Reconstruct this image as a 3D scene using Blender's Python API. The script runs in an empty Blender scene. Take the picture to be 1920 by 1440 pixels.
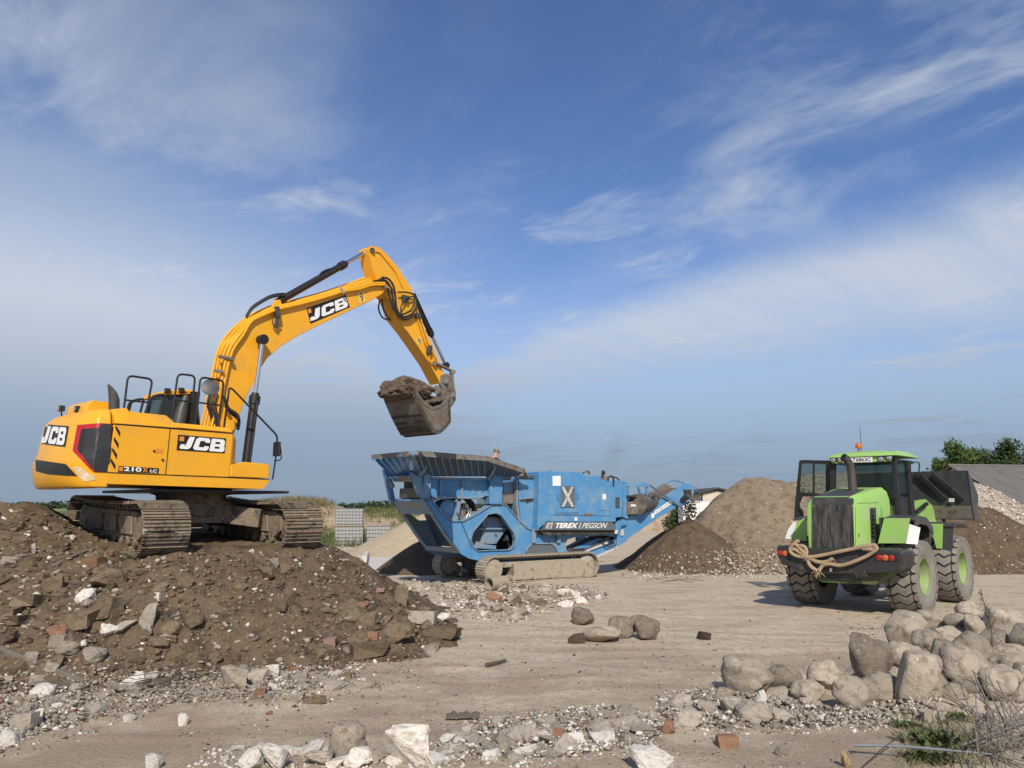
import bpy, bmesh, math, random
import numpy as np
from mathutils import Vector, Matrix, noise as mnoise
from mathutils.bvhtree import BVHTree
from mathutils.geometry import tessellate_polygon

SC = bpy.context.scene
COL = SC.collection
R = math.radians
# ------------------------------------------------------------------ camera
FPX, HZ, CAMZ = 1442.0, 947.0, 2.3
PITCH = math.atan((HZ - 720) / FPX)
cam = bpy.data.cameras.new('camera'); cam_o = bpy.data.objects.new('camera', cam); COL.objects.link(cam_o)
cam.sensor_width = 36; cam.lens = 36 * FPX / 1920; cam.clip_end = 9000; cam.clip_start = .1
cam_o.location = (0, 0, CAMZ); cam_o.rotation_euler = (R(90) + PITCH, 0, 0)
SC.camera = cam_o
# ------------------------------------------------------------------ sun, sky, exposure
SUN_EL = R(38); SUN_AZ = R(-3.0)          # light travels to +Y, a little to the left
sun = bpy.data.lights.new('sun', 'SUN'); sun.energy = 4.5; sun.angle = R(.53); sun.color = (1, .91, .77)
sun_o = bpy.data.objects.new('sun', sun); COL.objects.link(sun_o)
sd = Vector((math.sin(SUN_AZ) * math.cos(SUN_EL), math.cos(SUN_AZ) * math.cos(SUN_EL), -math.sin(SUN_EL)))
sun_o.rotation_euler = sd.to_track_quat('-Z', 'Y').to_euler(); sun_o.location = (0, -20, 30)
SC.view_settings.view_transform = 'Standard'; SC.view_settings.look = 'None'
SC.view_settings.gamma = 1; SC.view_settings.exposure = 0.0
SC.cycles.max_bounces = 6; SC.cycles.transparent_max_bounces = 12

def build_world():
    w = bpy.data.worlds.new('World'); SC.world = w; w.use_nodes = True
    nt = w.node_tree; N = nt.nodes; L = nt.links; N.clear()
    out = N.new('ShaderNodeOutputWorld'); bg = N.new('ShaderNodeBackground'); bg.inputs[1].default_value = .11
    L.new(bg.outputs[0], out.inputs[0])
    sky = N.new('ShaderNodeTexSky'); sky.sky_type = 'NISHITA'; sky.sun_disc = False
    sky.sun_elevation = SUN_EL; sky.sun_rotation = R(180) + SUN_AZ
    sky.air_density = 1.0; sky.dust_density = .6; sky.ozone_density = 4.0; sky.altitude = 100
    def math_(op, a, b=None, c=None):
        n = N.new('ShaderNodeMath'); n.operation = op
        for i, x in enumerate((a, b, c)):
            if x is None: continue
            if isinstance(x, (int, float)): n.inputs[i].default_value = x
            else: L.new(x, n.inputs[i])
        return n.outputs[0]
    def smooth(x, a, b):
        n = N.new('ShaderNodeMapRange'); n.interpolation_type = 'SMOOTHSTEP'
        L.new(x, n.inputs[0]); n.inputs[1].default_value = a; n.inputs[2].default_value = b
        return n.outputs[0]
    tc = N.new('ShaderNodeTexCoord'); sx = N.new('ShaderNodeSeparateXYZ'); L.new(tc.outputs['Generated'], sx.inputs[0])
    x, y, z = sx.outputs
    zc = math_('MAXIMUM', z, .02)
    u = math_('DIVIDE', x, math_('ADD', zc, .10)); v = math_('DIVIDE', y, math_('ADD', zc, .10))
    def cloud_noise(rot, su, sv, scale, det, rough, off=0., dist=0.):
        cb = N.new('ShaderNodeCombineXYZ'); L.new(u, cb.inputs[0]); L.new(v, cb.inputs[1]); cb.inputs[2].default_value = off
        mp = N.new('ShaderNodeMapping'); L.new(cb.outputs[0], mp.inputs[0]); mp.inputs['Rotation'].default_value = (0, 0, rot)
        mp2 = N.new('ShaderNodeMapping'); L.new(mp.outputs[0], mp2.inputs[0]); mp2.inputs['Scale'].default_value = (su, sv, 1)
        n = N.new('ShaderNodeTexNoise'); n.inputs['Scale'].default_value = scale; n.inputs['Detail'].default_value = det
        n.inputs['Roughness'].default_value = rough; n.inputs['Distortion'].default_value = dist
        L.new(mp2.outputs[0], n.inputs['Vector']); return n.outputs[0]
    wob = cloud_noise(R(-40), .35, 1.0, 1.2, 4, .5, 3.)
    s = math_('ADD', math_('ADD', math_('MULTIPLY', v, .76), math_('MULTIPLY', u, .80)), math_('MULTIPLY', math_('SUBTRACT', wob, .5), .8))
    band = math_('MULTIPLY', smooth(s, 2.18, 2.66), math_('SUBTRACT', 1., math_('MULTIPLY', smooth(s, 2.7, 4.3), .70)))
    fib = cloud_noise(R(-40), .25, 2.2, 2.0, 7, .62, 7., .4)
    band = math_('MULTIPLY', band, math_('ADD', .55, math_('MULTIPLY', fib, .75)))
    # left hand cirrus
    n1 = cloud_noise(R(40), 1.0, 1.15, 1.1, 9, .60, 12., .5)
    left = smooth(u, .25, -.9)
    cir = math_('MULTIPLY', math_('MULTIPLY', smooth(n1, .40, .74), left), math_('MULTIPLY', smooth(z, .74, .36), .85))
    n3 = cloud_noise(R(30), .6, 1.0, .9, 6, .55, 51., .3)
    veil = math_('MULTIPLY', math_('MULTIPLY', smooth(u, .1, -1.5), math_('MULTIPLY', smooth(z, .70, .2), smooth(n3, .22, .58))), .66)
    # thin wisps right of the middle
    n2 = cloud_noise(R(35), .9, 1.5, 1.9, 9, .62, 31., .6)
    m2 = cloud_noise(0, 1, 1, .8, 2, .5, 44.)
    wis = math_('MULTIPLY', math_('MULTIPLY', smooth(n2, .50, .80), smooth(m2, .36, .58)), .75)
    n4 = cloud_noise(R(50), 1.0, 1.35, 1.4, 9, .60, 73., .5)
    rt = math_('MULTIPLY', math_('MULTIPLY', smooth(n4, .38, .68), smooth(u, .10, .75)), math_('MULTIPLY', smooth(s, 2.5, 1.8), .80))
    low = math_('MULTIPLY', smooth(z, .36, .0), .90)
    tot = math_('MINIMUM', math_('ADD', math_('ADD', math_('MAXIMUM', math_('MULTIPLY', band, .84), low), math_('MAXIMUM', cir, veil)), math_('MAXIMUM', wis, rt)), .92)
    tint = N.new('ShaderNodeMixRGB'); tint.blend_type = 'MULTIPLY'; tint.inputs[0].default_value = 1
    L.new(sky.outputs[0], tint.inputs[1]); tint.inputs[2].default_value = (.88, .96, 1.15, 1)
    cc = N.new('ShaderNodeMixRGB'); L.new(smooth(z, .03, .26), cc.inputs[0])
    cc.inputs[1].default_value = (2.25, 2.95, 3.95, 1); cc.inputs[2].default_value = (5.5, 5.95, 6.7, 1)
    mix = N.new('ShaderNodeMixRGB'); L.new(tot, mix.inputs[0]); L.new(tint.outputs[0], mix.inputs[1]); L.new(cc.outputs[0], mix.inputs[2])
    L.new(mix.outputs[0], bg.inputs[0])
build_world()

# ------------------------------------------------------------------ helpers: pixels of the photograph -> rays
CAM = Vector((0, 0, CAMZ))
def ray(px, py):
    a = (px - 960) / FPX; b = -(py - 720) / FPX
    return Vector((a, math.cos(PITCH) - b * math.sin(PITCH), math.sin(PITCH) + b * math.cos(PITCH)))
def P(px, py, D):
    d = ray(px, py); return CAM + d * (D / d.y)
def G(px, py, z=0.):
    d = ray(px, py); return CAM + d * ((z - CAMZ) / d.z)

# ------------------------------------------------------------------ materials
def _mixcol(N, L, fac, a, b, mode='MIX'):
    m = N.new('ShaderNodeMixRGB'); m.blend_type = mode
    for i, x in ((0, fac), (1, a), (2, b)):
        if hasattr(x, 'links') or hasattr(x, 'is_output'): L.new(x, m.inputs[i])
        elif isinstance(x, (int, float)): m.inputs[i].default_value = x
        else: m.inputs[i].default_value = (*x[:3], 1)
    return m.outputs[0]
def _noise(N, L, vec, scale, det=4, rough=.55, dist=0):
    n = N.new('ShaderNodeTexNoise'); n.inputs['Scale'].default_value = scale; n.inputs['Detail'].default_value = det
    n.inputs['Roughness'].default_value = rough; n.inputs['Distortion'].default_value = dist
    L.new(vec, n.inputs['Vector']); return n.outputs[0]
def _ramp(N, L, x, a, b):
    n = N.new('ShaderNodeMapRange'); n.interpolation_type = 'SMOOTHSTEP'; L.new(x, n.inputs[0])
    n.inputs[1].default_value = a; n.inputs[2].default_value = b; return n.outputs[0]
def M(name, col, rough=.6, metal=0., var=.12, vscale=3., dirt=None, dlo=.5, dhi=.7, dscale=2.5, dirt2=None, d2lo=.6, d2hi=.68, d2scale=9.,
      bump=0., bscale=30., rnd=0., spec=None, stretch=None, bdet=5):
    m = bpy.data.materials.new(name); m.use_nodes = True
    nt = m.node_tree; N = nt.nodes; L = nt.links; b = N['Principled BSDF']
    tc = N.new('ShaderNodeTexCoord'); vec = tc.outputs['Object']
    if stretch:
        mp = N.new('ShaderNodeMapping'); L.new(vec, mp.inputs[0]); mp.inputs['Scale'].default_value = stretch; vec = mp.outputs[0]
    n = _noise(N, L, vec, vscale, 5, .6)
    c = _mixcol(N, L, n, [x * (1 - var) for x in col], [min(1, x * (1 + var)) for x in col])
    if dirt: c = _mixcol(N, L, _ramp(N, L, _noise(N, L, vec, dscale, 8, .68, .3), dlo, dhi), c, dirt)
    if dirt2: c = _mixcol(N, L, _ramp(N, L, _noise(N, L, vec, d2scale, 6, .6), d2lo, d2hi), c, dirt2)
    if rnd:
        oi = N.new('ShaderNodeObjectInfo')
        mr = N.new('ShaderNodeMapRange'); L.new(oi.outputs['Random'], mr.inputs[0]); mr.inputs[3].default_value = 1 - rnd; mr.inputs[4].default_value = 1 + rnd
        hs = N.new('ShaderNodeHueSaturation'); L.new(c, hs.inputs['Color']); L.new(mr.outputs[0], hs.inputs['Value']); c = hs.outputs[0]
    L.new(c, b.inputs['Base Color']); b.inputs['Roughness'].default_value = rough; b.inputs['Metallic'].default_value = metal
    if spec is not None: b.inputs['Specular IOR Level'].default_value = spec
    if bump:
        bn = N.new('ShaderNodeBump'); bn.inputs['Strength'].default_value = 1; bn.inputs['Distance'].default_value = bump
        L.new(_noise(N, L, vec, bscale, bdet, .65), bn.inputs['Height']); L.new(bn.outputs[0], b.inputs['Normal'])
    return m
def glass(name, col=(.05, .07, .07), rough=.03, alpha=.55):
    m = bpy.data.materials.new(name); m.use_nodes = True
    N = m.node_tree.nodes; L = m.node_tree.links; b = N['Principled BSDF']
    b.inputs['Base Color'].default_value = (*col, 1); b.inputs['Roughness'].default_value = rough
    b.inputs['Specular IOR Level'].default_value = .8
    tr = N.new('ShaderNodeBsdfTransparent'); tr.inputs[0].default_value = (.75, .82, .80, 1)
    mx = N.new('ShaderNodeMixShader'); mx.inputs[0].default_value = alpha
    L.new(tr.outputs[0], mx.inputs[1]); L.new(b.outputs[0], mx.inputs[2]); L.new(mx.outputs[0], N['Material Output'].inputs[0])
    return m
DUST = (.30, .25, .19); MUD = (.16, .125, .09)
MT = dict(
    yellow=M('yellow_paint', (.80, .385, .016), .38, var=.05, dirt=(.62, .32, .06), dlo=.50, dhi=.78, dscale=1.6, dirt2=(.42, .23, .06), d2lo=.66, d2hi=.78, d2scale=6),
    black_metal=M('black_metal', (.012, .012, .013), .45, var=.3, dirt=(.05, .045, .04), dlo=.55, dhi=.8),
    black_plastic=M('black_plastic', (.016, .017, .018), .5, var=.2, dirt=(.04, .038, .034), dlo=.5, dhi=.8, dscale=1.5),
    rubber=M('hose_rubber', (.018, .018, .018), .6, var=.3, dirt=DUST, dlo=.62, dhi=.9),
    chrome=M('chrome_rod', (.62, .63, .65), .22, 1., var=.05),
    steel=M('worn_steel', (.16, .15, .14), .5, .6, var=.2, dirt=(.17, .13, .09), dlo=.45, dhi=.65),
    bucketsteel=M('bucket_steel', (.20, .19, .175), .6, .25, var=.25, vscale=5, dirt=(.17, .125, .085), dlo=.40, dhi=.60, dscale=3, bump=.004, bscale=18),
    muddy=M('muddy_track_steel', (.21, .165, .115), .85, 0., var=.3, vscale=6, dirt=(.075, .058, .045), dlo=.5, dhi=.62, dscale=5, dirt2=(.42, .38, .33), d2lo=.62, d2hi=.68, d2scale=7, bump=.02, bscale=14),
    dustytrack=M('dusty_track_steel', (.36, .31, .24), .85, 0., var=.2, vscale=5, dirt=(.12, .10, .08), dlo=.52, dhi=.68, dscale=5, bump=.01, bscale=18),
    red=M('red_plastic', (.42, .012, .016), .35, var=.1),
    white=M('white_decal', (.80, .80, .80), .45, var=.03),
    decalblack=M('black_decal', (.012, .011, .010), .4, var=.1),
    orange=M('orange_decal', (.72, .25, .02), .4, var=.1),
    glass=glass('tinted_glass'),
    clearglass=glass('clear_glass', (.04, .05, .05), .02, .28),
    soil=M('bucket_soil', (.125, .09, .062), .95, var=.35, vscale=9, dirt=(.22, .17, .12), dlo=.5, dhi=.7, dscale=6, bump=.05, bscale=9),
    blue=M('blue_paint', (.075, .245, .475), .55, var=.10, vscale=1.6, dirt=(.20, .315, .41), dlo=.42, dhi=.72, dscale=1.4, dirt2=(.10, .10, .10), d2lo=.66, d2hi=.74, d2scale=4.5, bump=.003, bscale=6),
    blue2=M('stained_blue_paint', (.06, .21, .43), .55, var=.12, dirt=(.10,.20,.33), dlo=.5, dhi=.7),
    dustyblue=M('dusty_blue_paint', (.16, .27, .40), .65, var=.15, vscale=2, dirt=(.27, .25, .21), dlo=.45, dhi=.66, dscale=2.4, dirt2=(.06, .055, .05), d2lo=.62, d2hi=.7, d2scale=5),
    darkblue=M('grimy_shaded_blue_steel', (.05, .10, .17), .7, var=.2, dirt=(.10, .085, .07), dlo=.46, dhi=.64, dscale=3),
    grime=M('greasy_dark_steel', (.035, .033, .031), .7, var=.3, dirt=(.16, .13, .10), dlo=.5, dhi=.7, dscale=4),
    rusty=M('dusty_rusty_steel', (.185, .165, .145), .8, var=.2, dirt=(.11, .06, .035), dlo=.5, dhi=.66, dscale=4),
    slate=M('slate_paint', (.105, .13, .145), .55, var=.1, dirt=(.20, .19, .17), dlo=.56, dhi=.75, dscale=2),
    belt=M('belt_rubber', (.09, .085, .078), .8, var=.2, dirt=(.20, .17, .13), dlo=.45, dhi=.7, dscale=3, bump=.006, bscale=12),
    green=M('green_paint', (.29, .51, .125), .42, var=.07, dirt=(.38, .47, .23), dlo=.46, dhi=.74, dscale=1.8, dirt2=(.20, .24, .10), d2lo=.66, d2hi=.74, d2scale=7),
    rimgreen=M('dusty_green_rim', (.25, .40, .11), .6, var=.12, dirt=(.28, .28, .19), dlo=.42, dhi=.62, dscale=5),
    greymetal=M('dark_grey_metal', (.055, .057, .06), .5, .1, var=.2, dirt=(.14, .12, .10), dlo=.5, dhi=.75, dscale=2.5),
    counter=M('dusty_black_casting', (.030, .030, .031), .55, var=.2, dirt=(.15, .125, .10), dlo=.48, dhi=.72, dscale=1.6),
    tyre=M('dusty_tyre_rubber', (.205, .19, .17), .85, var=.14, vscale=4, dirt=(.27, .24, .20), dlo=.42, dhi=.7, dscale=3, bump=.003, bscale=60),
    groove=M('tyre_groove_rubber', (.028, .027, .026), .9, var=.2),
    rope=M('hemp_rope', (.40, .30, .19), .9, var=.25, vscale=20, bump=.01, bscale=50),
    amber=M('amber_beacon', (.50, .12, .02), .25, var=.1),
    redlens=M('red_lens', (.35, .02, .02), .2, var=.1), amberlens=M('amber_lens', (.50, .14, .03), .2, var=.1),
    chromelens=M('lamp_reflector', (.75, .75, .76), .12, .9, var=.1),
    skin=M('skin', (.45, .26, .18), .6, var=.1), cap=M('camouflage_cloth', (.22, .19, .14), .9, var=.3, vscale=30, dirt=(.06, .07, .05), dlo=.5, dhi=.55, dscale=35),
    whitish=M('dirty_white_paint', (.55,.53,.50), .6, var=.2, vscale=8, dirt=(.25,.24,.23), dlo=.5, dhi=.7, dscale=9), dkblue=M('faded_dark_blue', (.03, .10, .24), .6, var=.1),
    jacket=M('dark_jacket', (.03, .032, .035), .9, var=.3),
)

# ------------------------------------------------------------------ helpers: meshes
class MB:
    def __init__(s): s.v = []; s.f = []
    def add(s, vs, fs):
        o = len(s.v); s.v += [Vector(x) for x in vs]; s.f += [tuple(i + o for i in q) for q in fs]; return s
    def box(s, c, d, rot=None):
        c = Vector(c); h = Vector(d) / 2
        vs = [Vector((sx * h.x, sy * h.y, sz * h.z)) for sx in (-1, 1) for sy in (-1, 1) for sz in (-1, 1)]
        if rot is not None: vs = [rot @ q for q in vs]
        return s.add([q + c for q in vs], [(0, 1, 3, 2), (4, 6, 7, 5), (0, 4, 5, 1), (2, 3, 7, 6), (0, 2, 6, 4), (1, 5, 7, 3)])
    def extr(s, poly, vec, holes=()):
        """poly: 3D points of a flat outline, swept along vec, with holes"""
        vec = Vector(vec); loops = [[Vector(p) for p in poly]] + [[Vector(p) for p in h] for h in holes]
        flat = [p for l in loops for p in l]; n = len(flat)
        o = len(s.v); s.v += flat + [p + vec for p in flat]
        for t in tessellate_polygon(loops):
            s.f.append(tuple(o + i for i in t)); s.f.append(tuple(o + n + i for i in reversed(t)))
        k = 0
        for l in loops:
            m = len(l)
            for i in range(m):
                a, b = k + i, k + (i + 1) % m
                s.f.append((o + a, o + b, o + n + b, o + n + a))
            k += m
        return s
    def quad3(s, a, b, c, d, th):
        """plate between four corners, th thick along its normal"""
        a, b, c, d = map(Vector, (a, b, c, d)); n = (b - a).cross(d - a).normalized() * th
        return s.add([a, b, c, d, a + n, b + n, c + n, d + n], [(0, 1, 2, 3), (7, 6, 5, 4), (0, 4, 5, 1), (1, 5, 6, 2), (2, 6, 7, 3), (3, 7, 4, 0)])
    def bar(s, a, b, w, h, up=(0, 0, 1)):
        a, b = Vector(a), Vector(b); d = (b - a).normalized(); up = Vector(up)
        if abs(d.dot(up)) > .98: up = Vector((0, 1, 0))
        x = d.cross(up).normalized(); y = x.cross(d).normalized()
        q = [x * sx * w / 2 + y * sy * h / 2 for sx, sy in ((-1, -1), (1, -1), (1, 1), (-1, 1))]
        return s.add([a + k for k in q] + [b + k for k in q], [(3, 2, 1, 0), (4, 5, 6, 7), (0, 1, 5, 4), (1, 2, 6, 5), (2, 3, 7, 6), (3, 0, 4, 7)])
    def tube(s, pts, r, n=8, rs=None, closed=False):
        pts = [Vector(p) for p in pts]; m = len(pts); o = len(s.v)
        t0 = (pts[1] - pts[0]).normalized(); up = Vector((0, 0, 1)) if abs(t0.z) < .9 else Vector((1, 0, 0))
        x = t0.cross(up).normalized()
        for i, p in enumerate(pts):
            a = pts[(i - 1) % m] if (i or closed) else pts[0]; b = pts[(i + 1) % m] if (i < m - 1 or closed) else pts[-1]
            t = (b - a).normalized(); x = (x - t * x.dot(t)).normalized(); y = t.cross(x)
            rr = rs[i] if rs else r
            s.v += [p + (x * math.cos(2 * math.pi * k / n) + y * math.sin(2 * math.pi * k / n)) * rr for k in range(n)]
        for i in range(m if closed else m - 1):
            j = (i + 1) % m
            for k in range(n):
                s.f.append((o + i * n + k, o + i * n + (k + 1) % n, o + j * n + (k + 1) % n, o + j * n + k))
        if not closed:
            s.f.append(tuple(o + k for k in reversed(range(n)))); s.f.append(tuple(o + (m - 1) * n + k for k in range(n)))
        return s
    def cyl(s, a, b, r, r2=None, n=16): return s.tube([a, b], r, n, rs=[r, r if r2 is None else r2])
    def lathe(s, c, ax, prof, n=24):
        """prof: (along axis, radius)"""
        c = Vector(c); ax = Vector(ax).normalized()
        return s.tube([c + ax * (p[0] + i * 1e-6) for i, p in enumerate(prof)], 0, n, rs=[max(p[1], 1e-4) for p in prof]) if False else s._lathe(c, ax, prof, n)
    def _lathe(s, c, ax, prof, n):
        up = Vector((0, 0, 1)) if abs(ax.z) < .9 else Vector((1, 0, 0)); x = ax.cross(up).normalized(); y = ax.cross(x); o = len(s.v)
        for h, r in prof: s.v += [c + ax * h + (x * math.cos(2 * math.pi * k / n) + y * math.sin(2 * math.pi * k / n)) * max(r, 1e-4) for k in range(n)]
        for i in range(len(prof) - 1):
            for k in range(n): s.f.append((o + i * n + k, o + i * n + (k + 1) % n, o + (i + 1) * n + (k + 1) % n, o + (i + 1) * n + k))
        s.f.append(tuple(o + k for k in reversed(range(n)))); s.f.append(tuple(o + (len(prof) - 1) * n + k for k in range(n)))
        return s
    def ball(s, c, r, n=12, sc=(1, 1, 1)):
        bm = bmesh.new(); bmesh.ops.create_icosphere(bm, subdivisions=2, radius=r)
        vs = [Vector((v.co.x * sc[0], v.co.y * sc[1], v.co.z * sc[2])) + Vector(c) for v in bm.verts]; bm.verts.index_update()
        s.add(vs, [tuple(v.index for v in f.verts) for f in bm.faces]); bm.free(); return s
    def mesh(s, name, mat, smooth=True, angle=35, recalc=True):
        me = bpy.data.meshes.new(name); me.from_pydata([tuple(v) for v in s.v], [], s.f)
        if recalc:
            bm = bmesh.new(); bm.from_mesh(me); bmesh.ops.recalc_face_normals(bm, faces=bm.faces); bm.to_mesh(me); bm.free()
        me.materials.append(mat)
        if smooth:
            me.polygons.foreach_set('use_smooth', [True] * len(me.polygons)); me.set_sharp_from_angle(angle=R(angle))
        me.update(); return me
    def build(s, name, mat, parent=None, bevel=0., smooth=True, angle=35, recalc=True):
        o = bpy.data.objects.new(name, s.mesh(name, mat, smooth, angle, recalc)); COL.objects.link(o)
        if parent: o.parent = parent
        if bevel:
            b = o.modifiers.new('bevel', 'BEVEL'); b.width = bevel; b.segments = 2; b.limit_method = 'ANGLE'; b.angle_limit = R(32); b.harden_normals = True
        return o
    def bvh(s): return BVHTree.FromPolygons([tuple(v) for v in s.v], s.f)

def rounded(pts, r, k=4):
    """round the corners of an open 3D path"""
    pts = [Vector(p) for p in pts]; out = [pts[0]]
    for a, b, c in zip(pts, pts[1:], pts[2:]):
        d1 = (a - b); d2 = (c - b); q = min(r, d1.length * .45, d2.length * .45)
        p0 = b + d1.normalized() * q; p1 = b + d2.normalized() * q
        for i in range(k + 1):
            t = i / k; out.append(p0 * (1 - t) ** 2 + b * 2 * t * (1 - t) + p1 * t * t)
    return out + [pts[-1]]
def smoothpath(pts, k=6):
    pts = [Vector(p) for p in pts]; q = [pts[0] * 2 - pts[1]] + pts + [pts[-1] * 2 - pts[-2]]; out = []
    for i in range(1, len(q) - 2):
        for j in range(k):
            t = j / k; a, b, c, d = q[i - 1], q[i], q[i + 1], q[i + 2]
            out.append(.5 * ((2 * b) + (c - a) * t + (2 * a - 5 * b + 4 * c - d) * t * t + (3 * b - a - 3 * c + d) * t ** 3))
    return out + [pts[-1]]

def tag(o, label=None, cat=None, group=None, kind=None):
    for k, x in (('label', label), ('category', cat), ('group', group), ('kind', kind)):
        if x: o[k] = x
    return o

def islands(mb):
    par = list(range(len(mb.v)))
    def find(i):
        while par[i] != i: par[i] = par[par[i]]; i = par[i]
        return i
    for f in mb.f:
        for k in f[1:]: par[find(k)] = find(f[0])
    g = {}
    for f in mb.f: g.setdefault(find(f[0]), []).append(f)
    for fs in g.values():
        used = sorted({i for f in fs for i in f}); mp = {k: i for i, k in enumerate(used)}; m = MB(); m.v = [mb.v[i] for i in used]; m.f = [tuple(mp[i] for i in f) for f in fs]; yield m

class Rig:
    """an Empty at a thing's base; traced points come out in its own frame: x ahead, y to its left, z up"""
    def __init__(s, name, loc, deg, label, cat, group=None):
        s.o = bpy.data.objects.new(name, None); COL.objects.link(s.o); s.o.location = loc; s.o.rotation_euler = (0, 0, R(deg))
        s.o.empty_display_size = .3
        tag(s.o, label, cat, group)
        s.m = Matrix.Translation(Vector(loc)) @ Matrix.Rotation(R(deg), 4, 'Z'); s.i = s.m.inverted(); s.c = s.i @ CAM
    def d(s, px, py): return s.i.to_3x3() @ ray(px, py)
    def Y(s, px, py, y): d = s.d(px, py); return s.c + d * ((y - s.c.y) / d.y)
    def X(s, px, py, x): d = s.d(px, py); return s.c + d * ((x - s.c.x) / d.x)
    def Z(s, px, py, z): d = s.d(px, py); return s.c + d * ((z - s.c.z) / d.z)
    def Ys(s, pts, y): return [s.Y(a, b, y) for a, b in pts]
    def Xs(s, pts, x): return [s.X(a, b, x) for a, b in pts]
    def L(s, w): return s.i @ Vector(w)
    def part(s, name, mb, mat, parent=None, **k): return mb.build(name, MT[mat] if isinstance(mat, str) else mat, parent or s.o, **k)
    def parts(s, name, mb, mat, parent=None, **k):
        for m in islands(mb): s.part(name, m, mat, parent, **k)
    def cast(s, bvh, px, py, off):
        d = s.d(px, py).normalized(); h = bvh.ray_cast(s.c, d)
        if h[0] is None: return None
        n = h[1] if h[1].dot(d) < 0 else -h[1]
        return h[0] + n * off
    def decal(s, bvh, name, poly, mat, off=.004, parent=None, cuts=3, th=0.0, fallback_y=None):
        """a thin skin that follows the surface it is stuck to"""
        bm = bmesh.new(); fs = bm.faces.new([bm.verts.new((x, y, 0)) for x, y in poly]); bmesh.ops.triangulate(bm, faces=[fs])
        for _ in range(cuts):
            bmesh.ops.subdivide_edges(bm, edges=bm.edges[:], cuts=1, use_grid_fill=False); bmesh.ops.triangulate(bm, faces=bm.faces[:])
        bad = []
        for v in bm.verts:
            q = s.cast(bvh, v.co.x, v.co.y, off)
            if q is None: bad.append(v)
            else: v.co = q
        if bad: bmesh.ops.delete(bm, geom=bad, context='VERTS')
        me = bpy.data.meshes.new(name); bm.to_mesh(me); bm.free(); me.materials.append(MT[mat] if isinstance(mat, str) else mat)
        o = bpy.data.objects.new(name, me); COL.objects.link(o); o.parent = parent or s.o
        return o
    def glyphs(s, bvh, name, tris2d, quad, mat, off=.007, parent=None):
        """flat lettering (unit square verts, faces) mapped on a pixel quad ll, lr, ur, ul and laid on the surface"""
        vs, fs = tris2d; out = []
        ll, lr, ur, ul = [Vector((*q, 0)) for q in quad]
        for x, y in vs:
            p = (ll * (1 - x) + lr * x) * (1 - y) + (ul * (1 - x) + ur * x) * y
            q = s.cast(bvh, p.x, p.y, off); out.append(q)
        fs = [f for f in fs if all(out[i] is not None for i in f)]
        out = [q if q is not None else Vector((0, 0, 0)) for q in out]
        mb = MB(); mb.add(out, fs); used = sorted({i for f in fs for i in f}); mp = {k: i for i, k in enumerate(used)}
        mb.v = [out[i] for i in used]; mb.f = [tuple(mp[i] for i in f) for f in fs]
        return mb.build(name, MT[mat], parent or s.o, smooth=False, recalc=False)

def text2d(txt, bold=.02, shear=0., space=1.0):
    c = bpy.data.curves.new('lettering', 'FONT'); c.body = txt; c.offset = bold; c.shear = shear; c.resolution_u = 3; c.space_character = space
    o = bpy.data.objects.new('lettering', c); COL.objects.link(o); bpy.context.view_layer.update()
    me = bpy.data.meshes.new_from_object(o.evaluated_get(bpy.context.evaluated_depsgraph_get()))
    vs = [(v.co.x, v.co.y) for v in me.vertices]; fs = [tuple(p.vertices) for p in me.polygons]
    bpy.data.objects.remove(o); bpy.data.curves.remove(c); bpy.data.meshes.remove(me)
    xs = [v[0] for v in vs]; ys = [v[1] for v in vs]; x0, x1, y0, y1 = min(xs), max(xs), min(ys), max(ys)
    return [((x - x0) / (x1 - x0), (y - y0) / (y1 - y0)) for x, y in vs], fs
def poly2d(letters, gap=.08, aspect=1.):
    """letters: list of (width, outer, holes) -> unit square verts and faces"""
    tot = sum(l[0] for l in letters) + gap * (len(letters) - 1); x = 0; V = []; F = []
    for w, out, holes in letters:
        loops = [[Vector((p[0] * w, p[1], 0)) for p in lp] for lp in [out] + holes]; flat = [p for l in loops for p in l]; o = len(V)
        V += [((p.x + x) / tot, p.y) for p in flat]
        F += [tuple(o + i for i in t) for t in tessellate_polygon(loops)]
        x += w + gap
    return V, F
LJ = (.95, [(.42, 1), (.92, 1), (.92, .2), (.82, .06), (.66, 0), (.12, 0), (0, .1), (0, .36), (.34, .36), (.36, .25), (.42, .23)], [])
LC = (1.2, [(1, .64), (1, .86), (.88, 1), (.14, 1), (0, .86), (0, .14), (.14, 0), (.88, 0), (1, .14), (1, .36), (.68, .36), (.68, .25), (.33, .25), (.33, .75), (.68, .75), (.68, .64)], [])
LB = (1.15, [(0, 0), (.86, 0), (1, .12), (1, .42), (.93, .5), (1, .58), (1, .88), (.86, 1), (0, 1)], [[(.32, .60), (.66, .60), (.66, .77), (.32, .77)], [(.32, .23), (.66, .23), (.66, .40), (.32, .40)]])
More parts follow.
